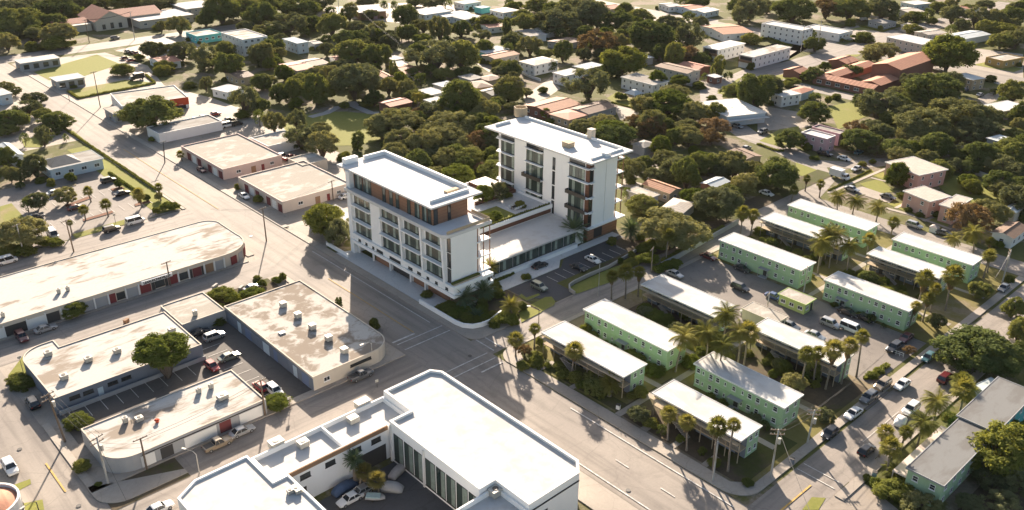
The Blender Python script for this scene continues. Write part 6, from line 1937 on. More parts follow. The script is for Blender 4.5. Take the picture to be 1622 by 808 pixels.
PL = {
0: "D100,120,230,150 D330,60,260,130 D250,130,150,100 D60,60,200,110 D180,40,200,100 D420,30,220,90 D60,170,160,110 D160,150,170,110 D340,130,150,100 D470,30,180,70 D560,20,150,60 D560,120,60,50 "
   "O350,200,190,130 O40,255,150,110 B200,285,80,60 D640,15,120,60 D780,10,200,50 D960,25,180,80 O980,160,60,70 O1090,150,140,110 D1340,60,200,170 D1480,50,220,130 D1590,90,200,150 D1250,120,100,80 "
   "D930,310,140,110 D1100,310,170,120 D1230,350,180,170 D1370,300,120,100 D1390,400,170,160 B1005,405,120,50 B1000,430,110,40 D1590,330,120,130 O1250,510,70,110 D1490,610,180,180 D1590,500,120,100 D1590,650,90,100 "
   "D905,690,320,200 O40,525,80,60 O90,555,70,50 D200,600,130,80 D170,660,160,90 D60,730,190,120 D270,700,110,80 D340,730,170,110 D260,790,80,60 B740,430,130,40 L330,265,150,45 B850,350,60,40 B1080,390,70,40 D20,240,90,90 "
   "D480,100,90,60 D20,110,90,90 B1160,520,70,40 B1480,700,90,40 B700,150,50,25 B960,170,60,30",
1: "D60,30,200,100 D180,30,150,80 D290,50,220,110 D420,20,150,45 D480,65,80,45 D220,150,240,130 D130,200,100,80 D480,150,150,140 D360,140,120,90 O590,70,90,110 D700,15,120,40 D620,165,130,80 O750,170,110,90 D930,95,150,130 "
   "D800,40,60,70 D870,35,60,60 D990,10,100,30 D1100,20,120,50 O1040,155,110,80 P893,205,34,190 D950,200,100,100 O1140,170,120,150 D1270,175,130,100 Y1030,240,110,70 B1440,140,150,55 P1550,170,60,120 D1400,215,110,70 D1410,290,110,100 "
   "D600,240,190,120 D620,310,220,150 D760,340,150,150 D840,250,110,80 D700,220,110,90 D1100,340,320,190 D1270,330,200,170 D1000,330,130,140 O60,330,130,140 D120,290,130,110 Y100,390,80,80 Y190,440,100,100 D60,500,110,100 "
   "D160,570,110,120 D250,550,120,150 D385,540,150,200 O390,430,110,60 D620,500,290,220 D450,300,90,90 P860,430,55,110 Y900,490,100,110 O830,520,110,110 D740,600,110,100 O950,540,110,110 C1000,580,90,100 Y1070,600,70,60 D1100,680,190,130 "
   "D1260,600,220,230 D1360,740,150,120 Y1460,760,130,120 D1390,650,110,80 D1520,440,120,80 D1590,440,70,90 D1520,490,100,60 D1575,560,130,120 D1490,620,100,70 Y1365,430,60,50 O850,740,290,140 O1210,765,260,140 R1010,700,80,90 "
   "D270,740,130,150 O130,740,120,130 O420,780,120,60 D20,600,60,120 D40,720,80,110 D720,90,90,60 D330,60,110,70 D690,280,100,90 D1350,130,60,50 D540,110,70,60 R460,500,50,60 D320,480,90,90 D560,400,120,80 D1180,250,80,60 "
   "Y560,640,60,40 B700,630,80,40 D980,450,90,70 D1160,450,120,80 D1290,440,110,70 B1500,390,90,30 B1590,250,60,60 D60,130,110,80",
2: "D20,170,60,110 D130,140,170,110 D200,30,150,70 D330,60,180,100 D480,80,280,170 D310,130,250,160 D60,230,120,80 O150,270,150,110 D240,330,110,60 D340,210,80,70 D350,310,110,130 R570,250,220,150 D480,330,90,80 O680,250,120,110 "
   "D730,60,100,90 D700,130,160,110 D820,100,150,100 D890,220,240,190 D990,150,120,110 D1060,160,130,110 D1120,220,180,170 D1030,330,110,150 R1120,330,110,100 D1190,360,100,80 D940,320,100,110 D1190,140,90,80 Y720,370,270,170 D510,510,270,190 "
   "Y930,490,110,120 Y1070,490,110,70 D1215,470,40,70 P1300,410,80,130 D1360,460,60,50 D1500,50,180,150 D1430,90,100,110 B1500,240,110,70 B1497,405,50,50 D1410,560,170,110 D1530,560,190,220 Y1000,630,270,170 O1150,680,180,140 O1030,560,170,80 "
   "D1290,680,120,110 O480,770,150,90 O590,740,150,100 Y660,795,230,90 R780,750,110,100 R910,770,150,120 R1270,775,190,110 O1110,770,150,80 D40,440,90,90 D30,560,110,130 O130,560,80,50 O50,650,100,60 Y250,690,70,70 B230,550,60,40 "
   "D280,400,80,70 L710,590,60,50 D620,190,90,70 D850,290,110,80 D780,180,120,90 D600,330,110,80 D20,300,70,80 D1230,340,60,60 B900,590,60,40 D560,130,120,100 D430,240,70,50 D970,250,110,90 B1260,600,60,40 D1480,480,80,60 B1180,520,80,30 "
   "D1120,100,80,60 D110,90,110,70 D640,430,120,90 B330,700,60,40 O1390,690,70,60",
3: "D60,40,130,80 D220,60,250,140 R420,50,180,110 D560,50,230,90 D470,20,120,60 D760,60,150,140 D835,80,60,90 D660,40,120,80 B570,140,60,50 Y960,100,110,55 D1040,80,80,60 B1060,130,60,50 D1190,90,130,110 D1240,150,100,80 D1330,100,150,130 "
   "O1450,110,110,120 D1550,100,140,120 D1595,50,90,90 D1400,170,110,100 D1390,30,100,50 B1490,195,170,90 D1580,240,110,120 D1480,250,140,90 B950,180,110,45 D320,210,80,60 D350,270,110,90 O740,310,190,110 O690,345,90,60 Y1170,330,290,230 "
   "Y1060,360,80,150 D570,430,115,65 D340,455,120,90 Y410,400,60,50 D60,540,150,160 D80,490,110,70 L200,505,90,45 D350,595,80,60 Y430,610,40,100 D350,680,170,130 D1060,540,290,190 D1180,500,150,120 D950,500,150,120 D740,630,280,180 "
   "O870,570,140,80 O1250,690,310,170 O1000,750,300,120 O1400,720,180,140 D1340,785,230,90 D700,765,130,80 R600,775,130,90 D800,720,100,80 D1560,560,150,150 D1600,690,110,140 D1500,620,80,60 D1440,560,60,40 D20,10,80,40 B640,230,120,30 "
   "D1100,40,90,60 D1290,50,90,50 D900,640,80,60 B480,590,60,30 D1150,620,140,80 B1420,480,70,30",
4: "D260,60,100,130 D40,20,120,50 D150,80,60,90 D30,190,110,130 O60,290,110,100 O120,300,70,80 D210,240,130,150 D400,70,40,50 Y428,310,60,60 B310,345,50,50 Y725,350,50,50 O400,420,120,90 F535,395,65,70,3.4 F508,510,65,60,3.4 F645,475,75,80,3.6 "
   "F845,415,85,70,3.8 F965,372,55,50,4.2 O965,425,42,45 B895,437,40,45 D230,455,120,100 D165,480,80,90 O130,640,270,190 F425,590,42,60,3.5 L260,700,80,60 L340,710,80,50 F1100,172,50,50,2.2 L1010,490,60,55 L1060,490,60,50 L955,515,34,45 "
   "B250,330,60,40 D120,360,60,40 B150,750,120,60 B60,760,120,70 B1445,370,30,40 P345,20,60,60",
5: "D300,70,220,160 O420,100,190,160 P640,90,85,110 B570,170,50,35 B545,192,60,50 Y440,570,220,210 D540,645,150,180 O900,80,180,140 O1040,90,200,160 O1210,60,230,130 O1180,195,150,130 D1290,235,110,110 O790,20,160,70 R1380,80,130,110 R1400,255,110,50 "
   "D1450,180,90,110 B1330,322,60,50 B1400,302,50,45 D1000,190,110,70 D1100,20,150,80 B590,230,70,30 D890,150,80,50 O1330,150,110,80 D1540,60,80,90 D820,110,90,50",
6: "K420,640,170,160,3.6 K770,630,130,120,3 F1000,665,95,90,7 F1450,530,95,120,7 F1510,540,80,110,6.5 D660,60,240,130 Y950,120,120,120 D1040,60,110,110 R840,50,70,40 O1130,60,150,120 R1260,60,140,100 Y1150,145,60,60 D1110,290,150,310 D1180,230,150,140 D1270,230,130,130 O1400,230,170,160 D1330,275,110,100 O1530,260,110,100 D1600,270,80,150 "
   "B890,372,80,55 D840,475,170,120 D740,410,60,80 D1310,470,260,190 O1030,620,360,230 B990,430,60,45 L860,745,100,55 D740,220,60,110 D1180,410,80,70 L930,730,80,60 B1560,640,80,40 L1480,690,60,40 B770,330,60,50 D1480,330,110,60 B650,700,60,50",
7: "D205,82,160,115 D130,290,240,190 F300,318,50,60,4.2 F385,350,56,60,4.4 F222,392,62,70,3.6 D620,80,210,120 D850,140,170,120 O940,50,150,110 D1080,110,180,150 D1050,30,120,60 D1290,50,180,90 D1240,150,150,100 D1350,175,180,160 D1430,85,110,60 "
   "D1560,50,130,80 D1560,165,150,140 D1580,290,130,130 D1200,230,120,80 D1480,240,170,140 D1300,245,130,80 Y852,292,120,150 R1290,565,240,210 O1430,515,180,140 C500,425,115,115,4.5 C600,450,120,130,4.5 C735,488,115,130,4.8 F830,585,80,80,4.5 "
   "C400,700,170,180,9 C480,655,150,140,9.5 C560,720,130,100,8.5 C430,640,120,120,10 F680,690,90,90,5.5 C1200,678,110,120,5.5 C1320,640,140,150,6.5 F1420,780,80,70,5 F1420,700,60,60,4.5 L350,195,50,30 D980,110,120,90 D1150,60,110,80 D720,150,90,60 D1600,100,80,110 "
   "B640,230,50,30 B700,215,40,30 L1100,620,40,25 D690,70,80,80 B880,420,60,40 B1150,550,60,40 B990,540,50,30 D1420,180,120,120 D1500,110,110,90",
8: "Y450,345,130,100 Y985,592,315,205,6.8 L1335,255,125,85 L1420,280,90,70 L1530,250,110,60 B1280,290,60,40 B1340,330,60,35 B100,770,110,60 B180,790,90,50 B1160,412,35,30 L1250,420,90,40 B1330,410,90,40",
9: "P525,300,45,60 B740,435,62,70 K1290,275,155,150,2.6 K1410,235,135,130,3.0 W1450,90,105,90,4 W1575,320,125,120,3.4 B1200,332,110,70 L1250,370,110,70 K1360,395,110,70,0.6 B1500,250,70,60 L1530,405,110,80 B1480,430,70,60 B185,150,40,60 L150,165,60,40 "
   "B60,190,50,50 B30,160,50,40 B1060,255,70,35 L1590,420,60,60",
10: "F65,530,105,110,4.2 F180,465,76,95,5 R120,590,80,70 B190,670,90,80 B110,690,80,60 L215,545,50,60 F425,600,125,95,6 F655,145,82,90,6 F735,120,112,120,7 F820,120,82,90,6.5 B770,60,80,60 L1000,80,100,55 L860,40,110,55 L930,102,70,45 "
    "L940,400,130,50 B1100,370,90,75 C1350,370,180,170,10.5 C1090,510,190,160,9 C1220,480,165,140,9.5 C1330,560,165,140,9 F1480,490,150,150,9 C1420,470,150,140,10 L910,720,110,85 L1140,670,100,90 W650,785,150,90,2.4 D540,760,120,90 L870,390,70,40 L990,440,60,40 B1200,600,90,60 "
    "B330,690,80,50 L1040,60,70,40 L750,640,60,30 B700,440,60,30",
11: "F1022,160,115,110,8.5 F1195,140,138,110,9 F1085,222,80,80,6 F1040,282,90,90,6 F965,330,72,80,5.5 F640,508,95,90,9.5 F560,570,120,110,9 F460,590,130,120,9.5 F300,620,110,100,9 F375,612,90,90,7 P340,710,100,140 D1350,600,420,240 D1480,640,220,190 "
    "D1560,340,120,140 D1600,470,130,190 D1540,500,50,60 F1250,790,140,60,3 F1410,25,90,100,6 B1540,160,60,45 R920,590,70,55 L740,720,60,30 B700,750,70,30 L730,200,90,25 L800,230,90,25 L880,260,80,25 B760,260,160,60 B560,130,80,50 Y1300,600,100,130 "
    "D1250,580,170,140 B640,130,70,40 L670,180,70,25 B90,640,80,50 B180,700,80,60 L100,740,60,40 D1590,600,110,120",
14: "F1000,220,112,130,5.7 F1112,270,112,140,6 F1300,300,132,150,9 F1400,290,96,160,9.5 W640,45,130,100,2.6 D540,60,110,100 B825,95,80,80 B835,240,70,45 B770,110,60,40 K830,75,70,50,1 B1480,640,70,30",
15: "C1100,140,190,165,5 F1260,75,160,145,4.6 C1010,270,180,165,5.5 F780,335,112,110,5.5 F812,425,140,125,6 F900,330,90,90,4.5 B1170,240,90,60 Y1500,440,360,340 Y1580,330,160,140 L820,690,180,130 O1000,785,200,60 D1290,765,150,80 B670,610,60,40 "
    "D1420,620,200,150 L720,640,70,60 B880,740,90,60 L960,720,80,60 B860,560,80,50 L940,560,60,40 D1560,600,180,200 D1500,760,200,120 B400,200,40,25 C830,560,150,60,1.6",
12: "B500,540,95,80 B470,270,150,90 L495,260,90,80 B130,40,120,50 B600,650,40,30",
13: "L145,150,140,85 K617,500,120,140,5.0 G680,575,108,95,3.6 G745,620,118,115,3.6",
}
for t, s in PL.items():
    for e in s.split():
        k, v = e[0], [float(z) for z in e[1:].split(',')]
        x, y, w, hh = v[:4]
        plant(k, t, x, y, w, hh, v[4] if len(v) > 4 else None)
# terrace garden planting stands on the raised terrace
for k, x, y, w, hh in (('Y', 1410, 410, 110, 110), ('D', 1500, 390, 110, 110), ('D', 1495, 475, 90, 80), ('L', 1440, 560, 70, 40), ('L', 1480, 545, 80, 40), ('B', 1400, 560, 60, 40), ('L', 1370, 590, 70, 40)):
    plant(k, 5, x, y, w, hh, zb=6.62)
plant('D', 6, 78, 395, 68, 70, zb=6.62)
plant('B', 6, 92, 475, 70, 35, zb=6.62)
plant('B', 6, 15, 420, 60, 40, zb=6.62)

def plant_world(kind, x, y, R, hfac=0.75, h=None):
    a = proj((x, y, R * 0.7))
    w = 2 * R * FPX / a[2] * 3.8476
    return plant(kind, 0, a[0] * 3.8476, a[1] * 3.8476, w, w * hfac, h)
gr = random.Random(21)
for gx, ga, gb in ((113.9, 92, 112), (146.2, 93, 112), (113.9, 65, 82), (148.2, 66, 84), (200.2, 94, 115), (201.0, 69, 85), (127.7, 92, 112), (128.0, 65, 83), (180.3, 68, 84)):
    y = ga + 1.5
    while y < gb:
        plant_world(gr.choice('BBBLD'), gx - gr.uniform(1.3, 2.6) - (0.8 if gx in (113.9, 146.2, 148.2, 200.2, 201.0) else 0), y, gr.uniform(0.7, 1.5), gr.uniform(0.7, 1.0))
        y += gr.uniform(2.2, 4.8)
for x, y in ((110.6, 133), (112, 131.5), (114.2, 131), (110.4, 136.5), (112.6, 136), (116.5, 131.2), (115.5, 134), (119.5, 129), (121.5, 129.5), (124, 129.2), (118, 136.5), (121, 138), (126, 141), (135, 139.5), (174, 136), (172.5, 131), (168, 131.5), (164, 130.8), (159, 130.2)):
    plant_world(gr.choice('BBBL'), x, y, gr.uniform(0.9, 1.6), gr.uniform(0.75, 1.0))
for x, y in ((142, 108), (141, 98), (143.5, 90), (140, 84), (146.5, 76), (142, 70), (124, 104), (110.8, 84), (137, 60.5), (196, 110), (194, 98), (195, 82), (210, 112), (210.5, 97), (211, 80), (224, 110), (225, 100), (224, 84), (225, 70), (188, 62), (210, 61.5)):
    plant_world(gr.choice('DBOD'), x, y, gr.uniform(1.2, 2.4), 0.9)

for nf, (fx, fy, ro, wx, wy) in enumerate(FOOT):
    if fy < 140 and fx < 240 or wx > 24 or nf % 3 == 2:
        continue
    for k in range(gr.choice((1, 1, 2))):
        if gr.random() < 0.5:
            u, v = gr.uniform(0, wx), -gr.uniform(0.9, 1.6)
        else:
            u, v = -gr.uniform(0.9, 1.6), gr.uniform(0, wy)
        X, Y = fx + u * math.cos(ro) - v * math.sin(ro), fy + u * math.sin(ro) + v * math.cos(ro)
        plant_world(gr.choice('BBL'), X, Y, gr.uniform(0.8, 1.5), gr.uniform(0.7, 1.0))

# the groves between the houses: more trees wherever a crown fits without covering a house or a road
def inside(p, poly):
    c = False
    for i in range(len(poly)):
        a, b = poly[i - 1], poly[i]
        if (a[1] > p[1]) != (b[1] > p[1]) and p[0] < (b[0] - a[0]) * (p[1] - a[1]) / (b[1] - a[1]) + a[0]:
            c = not c
    return c
def on_house(x, y, m):
    for fx, fy, ro, wx, wy in FOOT:
        dx, dy = x - fx, y - fy
        u, v = dx * math.cos(ro) + dy * math.sin(ro), -dx * math.sin(ro) + dy * math.cos(ro)
        if -m < u < wx + m and -m < v < wy + m:
            return True
    return False
ROADS = [(90, 108, -80, 900), (424, 440, 120, 640), (340, 640, 206, 224), (106, 330, 453, 472), (345, 356, 155, 225), (106, 240, 118, 128)]
WIND = [(236, 124), (252, 128), (264, 138), (270, 152), (273, 168), (281, 182), (290, 196), (312, 213), (352, 220)]
ZONES = [([(0, 0), (130, 0), (95, 28), (62, 55), (0, 58)], 16), ([(330, 0), (430, 0), (520, 40), (700, 60), (830, 60), (790, 190), (640, 195), (520, 160), (400, 175), (385, 125), (320, 90)], 60),
         ([(800, 25), (960, 12), (1110, 55), (1110, 95), (1040, 135), (990, 90), (900, 75), (830, 62)], 26), ([(1350, 160), (1500, 150), (1622, 175), (1622, 325), (1480, 280), (1400, 235), (1330, 200)], 26),
         ([(1290, 0), (1622, 0), (1622, 72), (1540, 62), (1420, 32)], 22), ([(600, 205), (790, 195), (790, 270), (700, 285), (600, 235)], 14), ([(990, 235), (1200, 262), (1180, 325), (1000, 330)], 12),
         ([(1000, 150), (1130, 180), (1110, 215), (1010, 200)], 8), ([(560, 0), (1200, 0), (1200, 12), (560, 12)], 14)]
zr = random.Random(99)
for poly, want in ZONES:
    x0, x1 = min(p[0] for p in poly), max(p[0] for p in poly)
    y0, y1 = min(p[1] for p in poly), max(p[1] for p in poly)
    got = 0
    for k in range(1400):
        if got >= want:
            break
        a, b = zr.uniform(x0, x1), zr.uniform(y0, y1)
        if not inside((a, b), poly):
            continue
        g = G(a, b, 3)
        R = zr.uniform(2.6, 5.2)
        if any((g.x - s[0]) ** 2 + (g.y - s[1]) ** 2 < (0.72 * (R + s[2])) ** 2 for s in SPOTS):
            continue
        if on_house(g.x, g.y, R * 0.9):
            continue
        d = (g - CAM)
        d.z = 0
        d.normalize()
        if any(on_house(g.x + d.x * t, g.y + d.y * t, 0.5) for t in (3, 6, 9, 12)):
            continue
        if any(r0 - R < g.x < r1 + R and s0 - R < g.y < s1 + R for r0, r1, s0, s1 in ROADS) or any((g.x - w[0]) ** 2 + (g.y - w[1]) ** 2 < (R + 6) ** 2 for w in WIND):
            continue
        if (g.x - 167) ** 2 + (g.y - 273) ** 2 < 24 ** 2:
            continue
        wpx = 2 * R * FPX / depth_at(g) * 3.8476
        plant(zr.choice('DDDDOOY'), 0, a * 3.8476, b * 3.8476, wpx, wpx * zr.uniform(0.72, 0.95))
        got += 1

# beyond the 285 round trees that show largest, the smallest far crowns read as one mass of grove
def grove():
    r = random.Random(5)
    rows = sorted((k for k in WIDE if k[1].name.startswith('shade_tree')), key=lambda k: -k[0])[285:]
    mb = MB()
    for wpx, o, x, y, R, rz, zc in rows:
        for i in range(34):
            d = unit_dir(r)
            if d.z < -0.6:
                d.z = -d.z
            c = Vector((x + d.x * R * 0.78, y + d.y * R * 0.78, zc + d.z * rz * 0.8))
            for k in range(26):
                u = unit_dir(r)
                p = c + Vector((u.x * R, u.y * R, u.z * rz)) * 0.34 * r.uniform(0.6, 1.05)
                n_ = (u + unit_dir(r) * 0.7).normalized()
                e = n_.orthogonal().normalized()
                f = n_.cross(e)
                m = R * r.uniform(0.07, 0.13)
                mb.add([p - e * m, p - f * m * .6, p + e * m, p + f * m * .6], [(0, 1, 2, 3)])
        mb.tube((x, y, 0), (x, y, zc), R * 0.09, R * 0.06, 6, 1)
        for ch_ in list(o.children):
            bpy.data.objects.remove(ch_)
        nm_ = o.name
        for i, tr in enumerate(TREES):
            if tr[0] is o:
                TREES.pop(i)
                break
        bpy.data.objects.remove(o)
    g = link('grove', mb.mesh('grove', ['leaf_dark', 'bark']))
    g['kind'] = 'stuff'
grove()

# ------------------------------------------------------------------ hedges
def hedge(label, pts, w, h, mat='leaf_hedge', z=0.0):
    r = random.Random(len(label))
    mb = MB()
    L = [Vector((p[0], p[1], 0)) for p in pts]
    for a, b in zip(L[:-1], L[1:]):
        d = (b - a)
        ln = d.length
        d.normalize()
        s = Vector((-d.y, d.x, 0))
        for i in range(max(1, int(ln / 0.7))):
            c = a + d * (ln * (i + 0.5) / max(1, int(ln / 0.7)))
            ww, hh = w * r.uniform(0.75, 1.1) / 2, h * r.uniform(0.75, 1.15)
            mb.box(c.x - ww * 0.75, c.x + ww * 0.75, c.y - ww * 0.75, c.y + ww * 0.75, z, z + hh * 0.75)
            for k in range(46):
                u = unit_dir(r)
                p = c + Vector((u.x * ww * 1.15, u.y * ww * 1.15, z + hh * 0.5 + u.z * hh * 0.5))
                n = (u + unit_dir(r) * 0.7).normalized()
                e = n.orthogonal().normalized()
                f = n.cross(e)
                m = r.uniform(0.12, 0.24)
                mb.add([p - e * m, p - f * m * .6, p + e * m, p + f * m * .6], [(0, 1, 2, 3)])
    return thing('hedge', label, 'hedge', me=mb.mesh('hedge', [mat]), group='clipped hedges')
hedge('long thin hedge edging the upper main road beside the car park', [(91.7, 340), (91.7, 256)], 1.0, 0.8)
hedge('short hedge beside the car park verge, inside the long road hedge', [tuple(q(4, x, y)[:2]) for x, y in ((665, 285), (760, 350), (890, 440))], 0.9, 0.7)
hedge('clipped hedge edging the lawn of the white shop on its store side', [tuple(q(0, x, y)[:2]) for x, y in ((415, 560), (480, 603), (640, 570), (800, 540), (945, 510), (890, 460))], 1.2, 0.9)
hedge('shaded hedge below the church garden tree', [tuple(q(0, x, y)[:2]) for x, y in ((180, 310), (300, 285), (460, 262))], 2.2, 1.5)
hedge('dark hedge screening the tower plinth beside the forecourt', [(108.8, 142.2), (113.2, 142.4)], 1.2, 1.2)
hedge('hedge below the glazed podium front', [(127.5, 143.6), (134.5, 143.8)], 1.3, 0.9)
hedge('trimmed hedge along the raised terrace parapet', [(125, 157.8), (161, 157.8)], 0.5, 0.9, z=6.9)
hedge('shrub line between the two gallery blocks of the middle row', [(138.8, 113), (138.8, 92)], 1.4, 1.0)
hedge('shrub line along the green block above the white cars', [(188.6, 86), (188.6, 66)], 1.3, 0.9)
hedge('shrub line behind the pale green block at the upper lot', [(188.8, 114), (188.8, 93)], 1.3, 0.9)
hedge('hedge strip along the upper cross street wall', [tuple(q(10, x, y)[:2]) for x, y in ((960, 60), (1150, -45), (1330, -150))], 1.5, 1.0)
hedge('hedge around the round lawn of the blue gazebo', [tuple(q(2, x, y)[:2]) for x, y in ((650, 625), (740, 650), (820, 672), (860, 660))], 0.8, 0.5)
hedge('hedge at the long white garage yard corner', [tuple(q(3, x, y)[:2]) for x, y in ((-110, 270), (-20, 250), (60, 240), (200, 290))], 2.0, 1.6)
hedge('hedge along the dark gray house lawn', [tuple(q(3, x, y)[:2]) for x, y in ((620, 160), (760, 195), (870, 160))], 1.5, 0.8)
hedge('hedge along the low white office front', [tuple(q(3, x, y)[:2]) for x, y in ((380, 210), (560, 258), (665, 235))], 1.5, 0.9)
hedge('hedge between the mauve house and the winding street', [tuple(q(7, x, y)[:2]) for x, y in ((0, 110), (110, 150), (160, 155))], 1.2, 0.7)
hedge('hedge along the pink house footpath', [tuple(q(7, x, y)[:2]) for x, y in ((430, 395), (690, 270))], 0.7, 0.5)
hedge('low hedge row at the courtyard lot entrance', [tuple(q(11, x, y)[:2]) for x, y in ((650, 775), (790, 690))], 1.2, 0.7)

# ------------------------------------------------------------------ vehicles
def ring_loft(mb, secs, mi=0, caps=True):
    n = len(secs[0])
    o = len(mb.v)
    fs = []
    for i in range(len(secs) - 1):
        for k in range(n):
            fs.append((i * n + k, i * n + (k + 1) % n, (i + 1) * n + (k + 1) % n, (i + 1) * n + k))
    if caps:
        fs.append(tuple(range(n - 1, -1, -1)))
        fs.append(tuple((len(secs) - 1) * n + k for k in range(n)))
    mb.add([p for s in secs for p in s], fs, mi)

def sect(x, w, zb, zs, zt, wt=0.86):
    return [(x, -w * .92, zb), (x, -w, zb + (zs - zb) * .45), (x, -w * .97, zs), (x, -w * wt * .9, zt), (x, w * wt * .9, zt), (x, w * .97, zs), (x, w, zb + (zs - zb) * .45), (x, w * .92, zb)]

CARS = {
 # length, half width, belt, roof, nose height, tail height, cabin: base front, top front, top rear, base rear
 'sedan': (4.9, 0.92, 0.92, 1.45, 0.72, 0.86, 1.05, 0.35, -1.05, -1.85),
 'hatch': (4.3, 0.90, 0.95, 1.52, 0.74, 0.9, 1.05, 0.35, -1.55, -2.05),
 'suv': (4.8, 0.97, 1.10, 1.75, 0.92, 1.05, 1.15, 0.55, -1.95, -2.3),
 'van': (5.2, 1.0, 1.15, 2.05, 0.95, 1.1, 1.95, 1.25, -2.45, -2.55),
 'pickup': (5.5, 1.0, 1.05, 1.78, 0.98, 1.0, 1.25, 0.6, -0.55, -0.8),
 'truck': (6.6, 1.15, 1.2, 2.0, 1.0, 0.8, 2.9, 2.5, 1.3, 1.2),
}
CARMESH = {}
def car_meshes(k):
    if k in CARMESH:
        return CARMESH[k]
    L, w, belt, roof, nose, tail, a, b, c, d = CARS[k]
    h = L / 2
    mb = MB()
    secs = [sect(-h, w * .80, .42, tail - .22, tail - .10), sect(-h + .12, w * .93, .30, tail - .10, tail - .02), sect(-h + .6, w, .24, belt - .08, belt - .01), sect(d, w, .22, belt - .06, belt), sect(0, w, .22, belt - .06, belt), sect(a, w, .22, belt - .07, belt - .01),
            sect(h - .75, w * .99, .24, nose, nose + .09), sect(h - .2, w * .92, .30, nose - .12, nose - .02), sect(h, w * .78, .40, nose - .26, nose - .16)]
    if k == 'pickup':
        secs = [sect(-h, w * .95, .5, belt - .08, belt - .03), sect(-h + .1, w, .4, belt - .06, belt)] + secs[3:]
    if k == 'truck':
        secs = [sect(1.0, w, .4, belt - .1, belt)] + [sect(a, w, .3, belt - .1, belt)] + secs[7:]
    ring_loft(mb, secs)
    # roof skin and pillars
    wt, wb = w * .74, w * .90
    if k in ('van', 'truck'):
        wt = w * .86
    t = .05
    cr = [(b, -wt), (b, wt), (c, wt), (c, -wt)]
    mb.add([(b + .08, -wt - .02, roof - .03), (b + .08, wt + .02, roof - .03), (c - .08, wt + .02, roof - .03), (c - .08, -wt - .02, roof - .03), (b - .1, -wt * .86, roof + .05), (b - .1, wt * .86, roof + .05), (c + .1, wt * .86, roof + .05), (c + .1, -wt * .86, roof + .05)],
           [(4, 5, 6, 7), (0, 1, 5, 4), (1, 2, 6, 5), (2, 3, 7, 6), (3, 0, 4, 7)])
    cols = [((a, s * wb), (b, s * wt)) for s in (-1, 1)] + [((d, s * wb), (c, s * wt)) for s in (-1, 1)] + [(((a + d) / 2 - .1, s * wb), ((b + c) / 2 - .1, s * wt)) for s in (-1, 1)]
    for p, q_ in cols:
        mb.tube((p[0], p[1] * 1.0, belt - .04), (q_[0], q_[1] * 1.0, roof), .05, .05, 5)
    if k == 'pickup':
        mb.box(-h + .15, d - .12, -w * .8, w * .8, belt + .004, belt + .012, 1)
        for s in (-1, 1):
            mb.box(-h + .1, d - .05, s * w * .93 - .05, s * w * .93 + .05, belt - .02, belt + .12)
        mb.box(-h + .06, -h + .16, -w * .88, w * .88, belt - .02, belt + .12)
    if k == 'truck':
        mb.box(-h, 1.0, -w * 1.08, w * 1.08, .75, 3.0)
        mb.box(-h + .1, 1.2, -.4, .4, .45, .74)
    for s in (-1, 1):                        # mirrors
        mb.box(a - .32, a - .18, s * (w + .02) - .08, s * (w + .02) + .08, belt - .01, belt + .13)
    body = mb
    gl = MB()
    e = .012
    v = [(a, -wb + e, belt - .03), (a, wb - e, belt - .03), (d, wb - e, belt - .03), (d, -wb + e, belt - .03), (b, -wt + e, roof - .02), (b, wt - e, roof - .02), (c, wt - e, roof - .02), (c, -wt + e, roof - .02)]
    gl.add(v, [(0, 1, 5, 4), (1, 2, 6, 5), (2, 3, 7, 6), (3, 0, 4, 7), (4, 5, 6, 7)])
    wh, rm = MB(), MB()
    wh.tube((0, -.11, 0), (0, .11, 0), .34, .34, 16)
    rm.tube((0, -.125, 0), (0, .125, 0), .2, .2, 12)
    lp = MB(); lp.box(-.05, .06, -.2, .2, -.07, .07)
    tl = MB(); tl.box(-.05, .05, -.16, .16, -.09, .09)
    wz = [(h - .95, s * (w - .10)) for s in (-1, 1)] + [(-h + 1.0, s * (w - .10)) for s in (-1, 1)]
    CARMESH[k] = (body.mesh('body', ['tyre', 'dark_metal'], False), gl.mesh('window', ['car_glass']), wh.mesh('wheel', ['tyre']), rm.mesh('rim', ['rim_metal']), lp.mesh('headlight', ['lamp_lens']), tl.mesh('taillight', ['tail_lens']), wz, h, w, nose, tail)
    return CARMESH[k]

def car(kind, colr, t, x, y, head, label, sc=0.96, group='cars parked and driving in the streets'):
    """head: 'x', '-x', 'y', '-y' or degrees; the car stands where its middle is seen"""
    p = q(t, x, y, 0.75)
    rz = {'x': 0, '-x': math.pi, 'y': math.pi / 2, '-y': -math.pi / 2}.get(head, head if not isinstance(head, str) else 0)
    if not isinstance(head, str):
        rz = RAD(head)
    nm = {'sedan': 'parked_car', 'hatch': 'parked_car', 'suv': 'sport_utility_car', 'van': 'passenger_van', 'pickup': 'pickup_truck', 'truck': 'box_truck'}[kind]
    cat = {'van': 'van', 'pickup': 'pickup', 'truck': 'truck'}.get(kind, 'car')
    r = thing(nm, label, cat, (p.x, p.y, 0.10), rz + rnd.uniform(-.03, .03), group)
    r.scale = (sc, sc, sc)
    body, gl, wh, rm, lp, tl, wz, h, w, nose, tail = car_meshes(kind)
    o = link('body', body, r)
    o.material_slots[0].link = 'OBJECT'
    o.material_slots[0].material = CAR_PAINT[colr]
    link('window', gl, r)
    near = depth_at(p) < 260
    for a, b in wz:
        k = link('wheel', wh, r, (a, b, .34))
        if near:
            link('rim', rm, k)
    for s in (-1, 1):
        link('headlight', lp, r, (h - .12, s * w * .62, nose - .14 if kind != 'truck' else .8))
        link('taillight', tl, r, (-h + .03, s * w * .72, tail - .2 if kind != 'truck' else .8))
    return r

